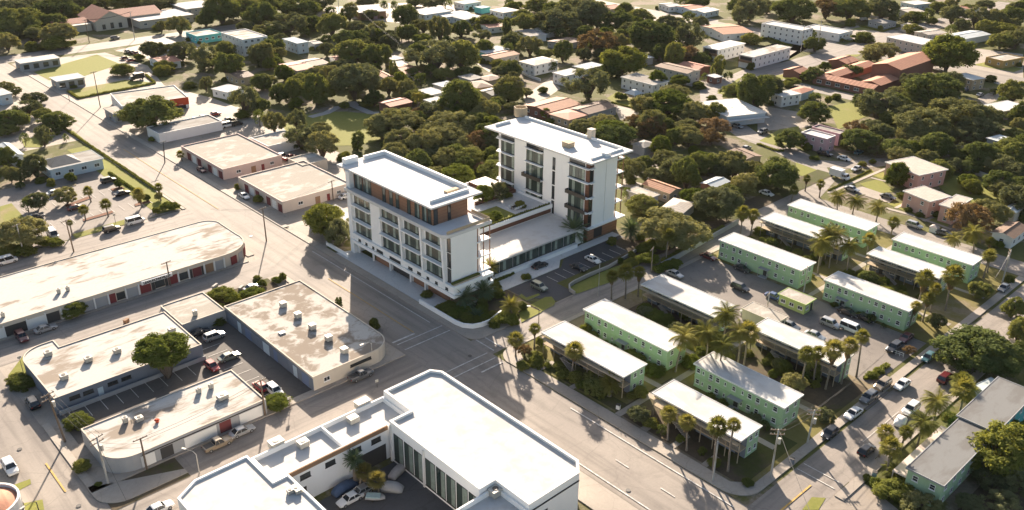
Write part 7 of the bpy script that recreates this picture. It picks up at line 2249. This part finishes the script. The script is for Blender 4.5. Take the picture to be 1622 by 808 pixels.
car('suv', 'gray', 0, 702, 230, 'x', 'gray car parked on the church lawn edge by the top street')
car('sedan', 'white', 0, 183, 405, 'x', 'white car under the low roadside station canopy')
car('sedan', 'maroon', 0, 762, 352, 'x', 'dark car at the street side of the parked red row')
car('sedan', 'red', 0, 798, 366, 'x', 'red car parked behind the dark car near the blue-gray cottage')
car('sedan', 'maroon', 0, 800, 318, 'y', 'first maroon car in the row before the blue-gray cottage')
car('sedan', 'red', 0, 828, 322, 'y', 'bright red car in the row before the blue-gray cottage')
car('sedan', 'gray', 0, 775, 312, 'y', 'gray car in the row before the blue-gray cottage')
car('truck', 'dark', 0, 832, 478, '-x', 'dark box truck parked on the white shop lawn end')
car('van', 'white', 0, 1385, 762, 'x', 'white van parked at the end of the long store past the round tree')
car('suv', 'dark', 0, 1442, 752, 'x', 'dark car beside the white van at the long store')
car('sedan', 'black', 0, 1395, 728, 'x', 'black car half behind the white van at the long store')
car('sedan', 'red', 0, 1310, 692, 'x', 'red car in the side street by a shrub')
car('sedan', 'white', 0, 1190, 725, 'x', 'white car in the first yard row behind the big round tree')
car('sedan', 'silver', 0, 1240, 712, 'x', 'silver car in the yard row behind the big round tree')
car('sedan', 'dark', 0, 210, 240, 'x', 'dark car in the little lot left of the church garden tree')
car('suv', 'dark', 4, 660, 328, 'x', 'dark car by the grass verge in the car park')
car('sedan', 'black', 4, 745, 405, 'x', 'black car with shining roof below the lollipop tree')
car('sedan', 'maroon', 4, 458, 493, 'x', 'maroon car under the leafy car park tree')
car('sedan', 'dark', 4, 218, 548, 'x', 'dark car in the shade of the twin car park trees')
car('van', 'silver', 4, 320, 658, '-y', 'silver minivan beside the big olive tree')
car('sedan', 'white', 4, 332, 402, 'x', 'white car behind the leafy car park tree')
car('suv', 'black', 4, 680, 625, 'x', 'black car parked in the lane below the small palms')
car('van', 'white', 4, 825, 577, 'x', 'long white van parked in the lane below the small palms')
car('sedan', 'maroon', 4, 1228, 262, '-y', 'maroon car outside the pink garage row')
car('sedan', 'white', 4, 1488, 422, '-y', 'white car outside the tan corner workshop')
car('suv', 'gray', 5, 182, 180, 'x', 'gray car squeezed between garage row and tan workshop')
car('pickup', 'red', 5, 232, 190, 'x', 'red pickup between garage row and tan workshop')
car('sedan', 'sage', 5, 437, 290, '-x', 'sage car in the tan workshop yard')
car('sedan', 'dark', 5, 372, 305, '-x', 'dark car in the corner of the tan workshop yard')
car('sedan', 'white', 5, 568, 424, 'x', 'white car between tan workshop and junction tower')
car('van', 'white', 8, 40, 50, 'x', 'white van at the frame edge above the strip mall roof')
car('sedan', 'silver', 8, 276, 460, 'x', 'silver car parked in front of the open strip mall bay')
car('suv', 'maroon', 8, 132, 512, '-y', 'maroon car in shade at the strip mall end')
car('sedan', 'dark', 8, 1218, 484, 'x', 'small dark car at the annex wall')
car('suv', 'silver', 8, 1306, 508, 'x', 'silver car between annex and big warehouse')
car('sedan', 'sage', 8, 1396, 632, 'x', 'sage green car in the warehouse lot sun')
car('hatch', 'red', 8, 1292, 690, '-y', 'red hatchback at the slate workshop corner')
car('sedan', 'silver', 8, 1540, 210, 'x', 'silver car behind the hedge north of the big warehouse')
car('hatch', 'red', 12, 1585, 50, 'y', 'red car with pale bonnet at the rounded store corner')
car('suv', 'white', 13, 135, 78, '-y', 'white car beside the yellow-green hedge box')
car('sedan', 'white', 13, 595, 735, '-x', 'white coupe parked in the big shaded courtyard')
car('sedan', 'silver', 13, 660, 690, '-x', 'silver car tail showing behind the white courtyard coupe')
car('pickup', 'gray', 9, 660, 745, 'x', 'gray pickup with open bed at the big warehouse corner')
car('sedan', 'black', 10, 213, 75, 'x', 'black car in front of the glazed podium')
car('sedan', 'dark', 10, 450, 88, '-y', 'dark car in a hotel parking bay near the lawn wall')
car('sedan', 'white', 10, 535, 40, '-y', 'white car in a hotel parking bay near the lamp')
car('suv', 'sage', 10, 208, 207, '-y', 'sunlit beige car leaving the hotel driveway')
car('sedan', 'silver', 10, 1035, 128, '-y', 'silver-green car beside the courtyard gallery roof')
car('sedan', 'maroon', 10, 1240, 22, '-y', 'maroon car in tree shade at the upper courtyard lot')
car('suv', 'dark', 10, 1433, 212, '-y', 'dark car standing alone in the sunny courtyard lot')
car('sedan', 'dark', 10, 1445, 95, '-y', 'dark car in the shade before the pale green block')
car('sedan', 'white', 10, 1490, 372, '-y', 'white car beside the low tan shed')
car('sedan', 'gray', 11, 200, 442, '-y', 'gray car behind the gallery block at the lot entrance')
car('suv', 'silver', 11, 445, 432, '-y', 'silver estate car in the lower courtyard lot')
car('sedan', 'silver', 11, 350, 502, '-y', 'silver sedan close behind the entrance gallery roof')
car('van', 'white', 11, 572, 462, '-y', 'white people carrier in the lower courtyard lot')
car('sedan', 'black', 11, 552, 362, '-y', 'black car in shade at the green block porch')
car('sedan', 'black', 11, 655, 396, '-y', 'black car along the shaded green block wall')
car('sedan', 'maroon', 11, 905, 515, '-x', 'maroon car in the shade of the green block corner')
car('suv', 'dark', 11, 832, 577, '-x', 'dark car behind the railing at the lot entrance')
car('hatch', 'teal', 11, 1040, 636, '-x', 'little teal car in the sunny street by the dark tree')
car('suv', 'maroon', 11, 1145, 760, 'x', 'maroon car parked under the dark spreading tree')
car('sedan', 'gray', 11, 1500, 212, '-x', 'gray car on the far verge of the east street')
car('sedan', 'blue', 11, 102, 266, '-y', 'blue car behind the lime cabin')
car('suv', 'tan', 15, 762, 42, '-x', 'tan car heading down the south street')
car('sedan', 'white', 15, 882, 38, '-x', 'white car on the far side of the south street')
car('suv', 'gray', 15, 676, 120, '-x', 'gray car in the kerb row behind the tan car')
car('sedan', 'white', 15, 584, 215, '-x', 'white sedan in the kerb row on the south street')
car('hatch', 'black', 15, 440, 335, '-x', 'black hatchback with red doors at the kerb end of the row')
car('hatch', 'black', 15, 665, 438, 'x', 'black car parked on the palm side of the south street')
car('suv', 'white', 15, 935, 190, '-x', 'white car among the palms on the south street')
car('suv', 'white', 12, 60, 545, '-y', 'white car at the round house by the west road')
car('suv', 'black', 12, 198, 150, 'y', 'black car in shade beside the slate workshop corner')
car('pickup', 'tan', 12, 1325, 402, 'x', 'tan pickup parked along the rounded store')
car('sedan', 'silver', 12, 1475, 322, 'x', 'silver sedan parked along the rounded store doors')
car('sedan', 'white', 12, 968, 795, 'x', 'white car below the parapet wing at the bottom edge')
car('sedan', 'white', 7, 528, 194, '-y', 'white car at the mauve house corner')
car('pickup', 'dark', 7, 410, 166, '-y', 'dark pickup with a pale load on the mauve house drive')
car('sedan', 'silver', 7, 604, 256, '-x', 'silver car at the bend below the mauve house')
car('truck', 'white', 7, 500, 304, '-y', 'white box truck in the winding street')
car('sedan', 'silver', 7, 575, 380, '-y', 'silver car on the forecourt behind two coconut palms')
car('sedan', 'gray', 7, 795, 426, '-y', 'gray car on the forecourt near the middle pink house')
car('suv', 'silver', 7, 955, 602, '-y', 'silver car on the east road below the middle pink house')
car('sedan', 'gray', 7, 1140, 648, '-y', 'gray car on the verge near the reddish tree')
car('sedan', 'white', 7, 55, 405, '-y', 'white car in shade on the cross street bend')
car('sedan', 'teal', 7, 615, 156, 'x', 'teal car in the tree shade beyond the mauve house')
car('suv', 'gray', 7, 30, 32, '-x', 'gray car by the lawn of the mauve house')
car('sedan', 'silver', 6, 1470, 130, 'x', 'silver car by the long brown roof')
car('sedan', 'silver', 2, 1415, 765, '-y', 'silver car in the long white garage yard')
car('sedan', 'red', 2, 1515, 730, '-y', 'red car in shade by the long white garage')
car('van', 'white', 2, 530, 692, '-y', 'pale van between terracotta houses behind the garden tower')
car('truck', 'white', 3, 648, 118, 'x', 'white truck beside the dark gray house')
car('suv', 'dark', 3, 1380, 225, 'y', 'dark car at the gray metal roof drive')
car('sedan', 'blue', 3, 1262, 545, 'x', 'blue car below the teal-roofed house')
car('sedan', 'silver', 3, 1355, 575, 'x', 'silver car on the teal-roofed house drive')
car('sedan', 'white', 2, 1385, 228, 'x', 'white car before the balcony-front house')

# vehicles under sheets, boats and the like in the yards
def covered(label, t, x, y, head, mat, L=4.6, w=0.95, h=1.35):
    p = q(t, x, y, 0.6)
    mb = MB()
    secs = []
    for i, (fx, fw, fh) in enumerate(((-.5, .75, .45), (-.44, .95, .62), (-.25, 1, .95), (0, 1, 1.0), (.2, 1, .92), (.36, .97, .66), (.5, .78, .42))):
        xx = fx * L
        ww, hh = w * fw, h * fh
        secs.append([(xx, -ww, .05), (xx, -ww * .98, hh * .5), (xx, -ww * .7, hh * .95), (xx, 0, hh), (xx, ww * .7, hh * .95), (xx, ww * .98, hh * .5), (xx, ww, .05)])
    ring_loft(mb, secs)
    r = thing('covered_car', label, 'covered car', (p.x, p.y, 0.10), RAD(head), me=mb.mesh('covered_car', [mat], True))
    return r
covered('car under a pale canvas sheet on the shaded courtyard floor', 13, 885, 565, 20, 'canvas_pale', 4.2, .85, 1.1)
covered('car under a dark blue sheet at the courtyard wall', 13, 560, 668, 5, 'canvas_blue')
covered('car under a white sheet between white car and palms', 15, 872, 262, 10, 'white_frame', 3.6)
def boat(label, t, x, y, head, L=5.0):
    p = q(t, x, y, 0.6)
    r = thing('covered_boat', label, 'boat', (p.x, p.y, 0.10), RAD(head))
    mb = MB()
    ring_loft(mb, [[(f * L, -w, .75), (f * L, -w * .6, .3), (f * L, 0, .18), (f * L, w * .6, .3), (f * L, w, .75)] for f, w in ((-.5, .85), (-.1, .95), (.25, .75), (.45, .3), (.5, .05))])
    link('hull', mb.mesh('hull', ['gray_wall'], True), r)
    mb = MB()
    mb.box(-L * .48, L * .25, -.6, .6, .76, .95)
    link('deck', mb.mesh('deck', ['pale_teal']), r)
    mb = MB()
    for s in (-.6, .6):
        mb.tube((-.4, s - .08, .2), (-.4, s + .08, .2), .22, .22, 10)
    link('wheel', mb.mesh('wheel', ['tyre']), r)
boat('pale boat on its trailer with the bow towards the courtyard palms', 13, 750, 730, -45, 3.2)
covered('car under a gray sheet beyond the pale boat', 13, 850, 668, -50, 'gray_wall', 3.8)

# ------------------------------------------------------------------ poles, lamps, wires
def pole(kind, label, t, bx, by, h, arms=1, lean=(0, 0), arm_rot=0.0, mat='wood_pole'):
    p = q(t, bx, by)
    nm = {'u': 'utility_pole', 'l': 'street_lamp', 's': 'sign_post'}[kind]
    r = thing(nm, label, {'u': 'utility pole', 'l': 'street lamp', 's': 'sign post'}[kind], (p.x, p.y, 0), RAD(arm_rot), {'u': 'utility poles along the streets', 'l': 'street lamps', 's': 'short posts'}[kind])
    mb = MB()
    rr = 0.19 if kind == 'u' else 0.10 if kind == 'l' else 0.06
    mb.path([(0, 0, -.05), (lean[0] * .5, lean[1] * .5, h * .5), (lean[0], lean[1], h)], [rr, rr * .85, rr * .68], 10)
    link('post', mb.mesh('post', [mat], True), r)
    if kind == 'u':
        for k in range(arms):
            z = h - 0.35 - 0.9 * k
            mb = MB()
            mb.box(lean[0] - 1.25, lean[0] + 1.25, lean[1] + .14, lean[1] + .26, z, z + .14)
            a = link('crossarm', mb.mesh('crossarm', ['wood_pole']), r)
            for x in (-1.1, -.5, .5, 1.1):
                mb = MB()
                mb.tube((lean[0] + x, lean[1] + .2, z + .141), (lean[0] + x, lean[1] + .2, z + .38), .07, .05, 7)
                link('insulator', mb.mesh('insulator', ['insulator']), a)
        if arms > 1:
            mb = MB()
            mb.tube((lean[0] * .8 + .42, lean[1] * .8, h - 2.9), (lean[0] * .8 + .42, lean[1] * .8, h - 1.8), .27, .27, 12)
            link('transformer', mb.mesh('transformer', ['cool_metal'], False), r)
    elif kind == 'l':
        mb = MB()
        mb.path([(lean[0], lean[1], h - .1), (lean[0] + .5, lean[1], h + .45), (lean[0] + 2.0, lean[1], h + .6)], [.06, .05, .05], 6)
        a = link('arm', mb.mesh('arm', [mat]), r)
        mb = MB()
        mb.box(1.9 + lean[0], 2.7 + lean[0], lean[1] - .16, lean[1] + .16, h + .5, h + .68)
        link('lamp_head', mb.mesh('lamp_head', ['cool_metal']), r)
    else:
        mb = MB()
        mb.box(-.35, .35, -.03, .03, h - .5, h + .05)
        link('panel', mb.mesh('panel', ['cool_metal']), r)
    return Vector((p.x + lean[0], p.y + lean[1], h))

pA = pole('u', 'concrete utility pole with double crossarms on the lawn by the lower street corner', 15, 78, 612, 10.2, 2, (0, 0), -45, 'pale_pole')
pB = pole('u', 'utility pole beside the sidewalk next to the green block end', 15, 303, 398, 7.2, 2, (0.2, 0), -45, 'pale_pole')
pC = pole('u', 'pale utility pole among the paired palms at the lower main road', 14, 1265, 630, 8.4, 1, (0, 0), 20, 'pale_pole')
pD = pole('u', 'thick concrete utility pole with a transformer at the rounded store corner', 12, 660, 650, 9.6, 2, (0, 0.2), 15, 'pale_pole')
pE = pole('u', 'brown wooden pole in front of the rounded store door', 12, 895, 560, 6.6, 1, (0, 0), 0)
pF = pole('u', 'leaning wooden pole at the slate workshop corner', 12, 398, 392, 10.4, 2, (-0.6, 0.6), 15)
pG = pole('l', 'short street lamp over the store side of the big white building', 12, 1215, 582, 4.0, 1, (0, 0), 120, 'pale_pole')
pH = pole('u', 'wooden pole at the hedge box by the rounded store end', 13, 78, 235, 8.0, 1, (0, 0), 0)
pole('s', 'short brown post beside the yellow-green hedge box', 13, 230, 190, 2.6, mat='wood_pole')
pole('s', 'small dark post on the sidewalk above the big white building', 13, 760, 62, 1.8, mat='dark_metal')
pI = pole('l', 'tall pale street lamp standing by the three fan palms', 10, 568, 268, 9.6, 1, (0.1, 0), 100, 'pale_pole')
pole('l', 'slim street lamp behind the corner gallery block', 10, 205, 432, 3.6, 1, (0, 0), 130, 'wood_pole')
pole('l', 'thin lamp at the rounded end of the big warehouse', 9, 733, 680, 5.0, 1, (0, 0), 180, 'pale_pole')
pJ = pole('u', 'utility pole on the corner before the tan corner workshop', 5, 85, 700, 9.5, 1, (0, 0), 10)
pK = pole('u', 'utility pole beside the tan workshop shopfront', 5, 492, 452, 6.2, 1, (0, 0), 10)
pole('u', 'utility pole in the hedge above the strip mall end', 4, 148, 785, 8.5, 1, (0, 0), 20, 'pale_pole')
pole('u', 'wooden pole in the verge of the parked van lane', 4, 450, 765, 9.0, 1, (-.3, 0), 20)
pole('s', 'thin post by the black car in the van lane', 4, 705, 592, 2.8, mat='dark_metal')
pL = pole('u', 'wooden pole on the pavement at the strip mall sign', 8, 1040, 205, 6.5, 1, (0, 0), 10)
pole('s', 'leaning post in the grass patch by the slate workshop', 8, 145, 742, 4.2, mat='wood_pole')
pM = pole('u', 'tall pole on the church street near the hedge', 0, 545, 262, 11.5, 1, (0, 0), 10)
pN = pole('u', 'pale tall pole by the church entrance', 0, 822, 242, 14, 1, (0, 0), 10, 'pale_pole')
pole('u', 'pole beside the tan lobby on the main road', 0, 612, 655, 14, 1, (0, 0), 10)
pole('l', 'lamp beside the hedge corner of the white shop lawn', 0, 425, 620, 6.0, 1, (0, 0), 190, 'dark_metal')
pO = pole('u', 'tall thin mast beside the brown-walled hall', 1, 528, 88, 16, 1, (0, 0), 10, 'pale_pole')
pP = pole('u', 'concrete pole at the far street corner beyond the green blocks', 11, 1488, 185, 9.0, 2, (0, 0), 30, 'pale_pole')
pole('u', 'pole by the lime cabin lawn', 11, 280, 242, 6.5, 1, (0, 0), 20, 'pale_pole')
pole('u', 'pole by the tan shed edge', 10, 1590, 390, 6.0, 1, (0, 0), 20, 'pale_pole')
pole('u', 'tall pole in front of the tall white block', 3, 262, 315, 13, 1, (0, 0), 30, 'pale_pole')
pole('u', 'tall pole at the shrubs of the low white office', 3, 360, 322, 16, 1, (0, 0), 30, 'pale_pole')
pQ = pole('u', 'pole in the lawn of the dark road tree shadow', 4, 1005, 222, 7.0, 1, (0.8, .3), 10, 'dark_metal')
pR = pole('u', 'tall pole with wires behind the teal-fronted office', 0, 1340, 150, 13, 2, (0, 0), 20, 'pale_pole')
pole('l', 'street lamp on the round house lawn', 3 * 4, 250, 860, 3.4, 1, (0, 0), 200, 'dark_metal')
pS = pole('u', 'twisted bare pole between bushes by the upper cross street', 10, 890, 122, 6.4, 1, (.5, .2), 20, 'palm_bark')

def cable(label, a, b, sag=0.6, r=0.03, n=14):
    mb = MB()
    pts = []
    for i in range(n + 1):
        t = i / n
        p = a.lerp(b, t)
        p.z -= sag * 4 * t * (1 - t)
        pts.append(p)
    mb.path(pts, [r] * (n + 1), 5)
    thing('power_line', label, 'power line', me=mb.mesh('power_line', ['wire']), group='overhead power lines')
def cables(label, a, b, offs, sag=0.6, r=0.03):
    for k, o in enumerate(offs):
        cable(label, a + Vector(o), b + Vector(o), sag, r)
D3 = [(-.7, -.7, 0.0), (0, 0, 0.05), (.7, .7, 0.0)]
cables('overhead wire strung between the two poles at the lower street corner', pA, pB, D3, 0.3, .025)
cables('overhead wire running from the corner pole out across the lower main road', pA, Vector((88, 30, 10.5)), D3, 0.8, .025)
cables('overhead wire from the sidewalk pole up to the palm row', pB, Vector((155, 59, 8)), [(0, 0, 0), (.3, .3, -.8)], 0.5, .025)
cables('overhead wire from the concrete corner pole to the wooden store pole', pD, pE, [(0, 0, -1), (.2, 0, -2)], 0.3, .025)
cables('overhead wire from the leaning pole to the concrete corner pole', pF, pD, D3, 0.6, .025)
cable('guy wire down from the concrete corner pole', pD - Vector((0, 0, 1.5)), Vector((31.5, 125.4, 0)), 0.0, .025)
cables('overhead wire between hedge pole and wooden store pole', pH, pE, [(0, 0, 0), (.2, .1, -.7)], 0.6, .025)
cables('overhead wire crossing the main road from the workshop corner pole', pJ, Vector((90, 214, 8)), [(0, 0, 0), (0, .4, -.5)], 0.5, .025)
cables('overhead wire between the two poles at the tan workshop', pJ, pK, [(0, 0, 0), (0, .2, -.5)], 0.5, .025)
cables('overhead wire along the church street', pM, pN, D3, 1.0, .05)
cables('long overhead wire across the upper grove from the thin mast', pO, q(1, 900, 272, 8), [(0, 0, 0), (0, 1.0, .7), (0, 2.0, 1.4)], 2.0, .02)
cables('overhead wire from the office pole towards the thin mast', pR, pO, [(0, 0, 0), (0, 1.0, .7), (0, 2.0, 1.4)], 2.0, .02)
cables('overhead wire leaving the far street corner pole', pP, Vector((205, 57.5, 8.5)), [(0, 0, 0), (.3, .3, -.8)], 0.6, .03)

# ------------------------------------------------------------------ small street things
def bin_at(label, t, x, y, mat):
    p = q(t, x, y, 0.5)
    r = thing('wheeled_bin', label, 'rubbish bin', (p.x, p.y, 0), 0.3, 'rubbish bins')
    mb = MB(); mb.box(-.32, .32, -.36, .36, .06, 1.0); link('bin_body', mb.mesh('bin_body', [mat]), r)
    mb = MB(); mb.box(-.36, .36, -.4, .4, 1.001, 1.08); link('lid', mb.mesh('lid', ['dark_metal']), r)
    mb = MB(); mb.tube((-.3, .3, .12), (.3, .3, .12), .12, .12, 8); link('wheel', mb.mesh('wheel', ['tyre']), r)
bin_at('gray bin on the dark front lawn of the paired palm block', 14, 795, 240, 'gray_wall')
bin_at('gray-blue bin on the verge by the lower corner pole', 15, 210, 508, 'slate_wall')
bin_at('white bin by the corner block garden path', 14, 690, 180, 'white_frame')
bin_at('teal bin beside the palms at the gray-roofed house', 15, 712, 590, 'pale_teal')
p = q(7, 1075, 632, 0.5)
r = thing('garden_shed', 'small pale storage tent on the verge by the reddish tree', 'tent', (p.x, p.y, 0))
mb = MB(); mb.box(-1, 1, -1, 1, 0, 1.5); link('wall', mb.mesh('wall', ['white_frame']), r)
mb = MB(); mb.add([(-1.15, -1.15, 1.5), (1.15, -1.15, 1.5), (1.15, 1.15, 1.5), (-1.15, 1.15, 1.5), (0, 0, 2.1)], [(0, 1, 4), (1, 2, 4), (2, 3, 4), (3, 0, 4), (3, 2, 1, 0)]); link('roof', mb.mesh('roof', ['canvas_pale']), r)
p = q(2, 843, 628, 0.4)
r = thing('play_pool', 'round pink paddling pool on the gazebo lawn', 'paddling pool', (p.x, p.y, 0))
mb = MB()
mb.ring([(1.5 * math.cos(a / 20 * 6.283), 1.5 * math.sin(a / 20 * 6.283)) for a in range(20)], .25, 0, .55)
link('rim', mb.mesh('rim', ['toy_pink']), r)
p = q(9, 265, 0, 0)
for lab, t, x, y, s in (('low concrete kerb block by the strip mall street corner', 8, 1310, 205, (1.7, .5, .6)), ('second concrete block lying near the silver car past the hedge', 8, 1470, 215, (1.6, .6, .6)), ('tilted wooden crate at the back wall of the slate workshop', 8, 770, 420, (1.2, .7, .8))):
    p = q(t, x, y, .3)
    mb = MB(); mb.box(-s[0] / 2, s[0] / 2, -s[1] / 2, s[1] / 2, 0, s[2]); mb.box(-s[0] / 2 - .04, s[0] / 2 + .04, -s[1] / 2 - .04, s[1] / 2 + .04, s[2] + .001, s[2] + .06)
    thing('concrete_block' if 'crate' not in lab else 'wooden_crate', lab, 'block' if 'crate' not in lab else 'crate', (p.x, p.y, 0.01), .5, me=mb.mesh('block', ['stone' if 'crate' not in lab else 'brown_board']))
for lab, t, x, y in (('manhole cover in the shaded junction', 9, 1325, 632), ('manhole cover on the west road by the round house', 12, 120, 440), ('manhole cover near the bottom edge of the west road corner', 12, 480, 785), ('manhole cover on the main road below the gallery block lawn', 14, 750, 690), ('manhole cover on the upper main road by the strip mall corner', 4, 1530, 672)):
    p = q(t, x, y)
    mb = MB(); mb.tube((0, 0, 0), (0, 0, 0.02), .42, .42, 16); mb.tube((0, 0, 0.021), (0, 0, 0.03), .3, .3, 12)
    thing('manhole_cover', lab, 'manhole cover', (p.x, p.y, 0.115), me=mb.mesh('manhole_cover', ['dark_metal']))
# railing at the courtyard lot entrance
a, b = q(11, 775, 600), q(11, 885, 640)
r = thing('railing', 'short white pipe railing before the dark car at the lot entrance', 'railing', (a.x, a.y, 0))
d = (b - a)
mb = MB()
for i in range(6):
    p = d * (i / 5)
    mb.tube((p.x, p.y, 0), (p.x, p.y, 1.0), .04, .04, 6)
link('post', mb.mesh('post', ['white_frame']), r)
mb = MB(); mb.tube((0, 0, 1.02), (d.x, d.y, 1.02), .045, .045, 6); mb.tube((0, 0, .55), (d.x, d.y, .55), .04, .04, 6)
link('rail', mb.mesh('rail', ['white_frame']), r)

# ------------------------------------------------------------------ labels for the plants: which place they stand at
mark((72, 262), 'the car park')
mark((167, 273), 'the park lawn')
mark((167, 75), 'the lower courtyard lot')
mark((118, 70), 'the dark front lawn')
mark((113, 133), 'the curved garden wall')
mark(q(14, 1265, 630), 'the pole among paired palms')
mark((150, 131), 'the low lawn wall')
mark(q(12, 660, 650), 'the concrete corner pole')
mark((140, 52), 'the row of street cars')
def place(p):
    best = min(MARKS, key=lambda m: (m[0] - p).length)
    a, b = proj((p.x, p.y, 0)), proj((best[0].x, best[0].y, 0))
    dist = (best[0] - p).length
    dy = a[1] - b[1]
    rel = 'beside'
    if dist > 5 and abs(dy) > 0.55 * abs(a[0] - b[0]):
        rel = 'in front of' if dy > 0 else 'behind'
    return rel, best[1], dist
groups = {}
for o, kind, ph, p, lab in TREES:
    rel, pl, dist = place(p)
    groups.setdefault((ph, rel, pl), []).append((dist, o, lab))
ORD = ['', 'second ', 'third ', 'fourth ', 'fifth ', 'sixth ', 'seventh ', 'eighth ', 'ninth ', 'tenth ', 'eleventh ', 'twelfth ', 'thirteenth ', 'fourteenth ', 'fifteenth ', 'sixteenth ']
for (ph, rel, pl), items in groups.items():
    items.sort(key=lambda k: k[0])
    for i, (dist, o, lab) in enumerate(items):
        if lab:
            o['label'] = lab
        elif len(items) == 1:
            o['label'] = f'{ph} {rel} {pl}'
        else:
            first = 'first ' if i == 0 else ORD[min(i, 15)]
            o['label'] = f'{first}{ph} {rel} {pl}, counted outward'

# ------------------------------------------------------------------ thin summer haze
mb = MB()
mb.box(-2650, 2650, -2650, 2650, -1.0, 103.0)
hz = bpy.data.materials.new('haze_air')
hz.use_nodes = True
ht = hz.node_tree
ht.nodes.clear()
ho = ht.nodes.new('ShaderNodeOutputMaterial')
hv = ht.nodes.new('ShaderNodeVolumePrincipled')
hv.inputs['Color'].default_value = (0.92, 0.9, 0.86, 1)
hv.inputs['Density'].default_value = 0.000018
hv.inputs['Anisotropy'].default_value = 0.1
ht.links.new(hv.outputs[0], ho.inputs['Volume'])
MATS['haze_air'] = hz
o = link('haze', mb.mesh('haze', ['haze_air']))
o['kind'] = 'stuff'
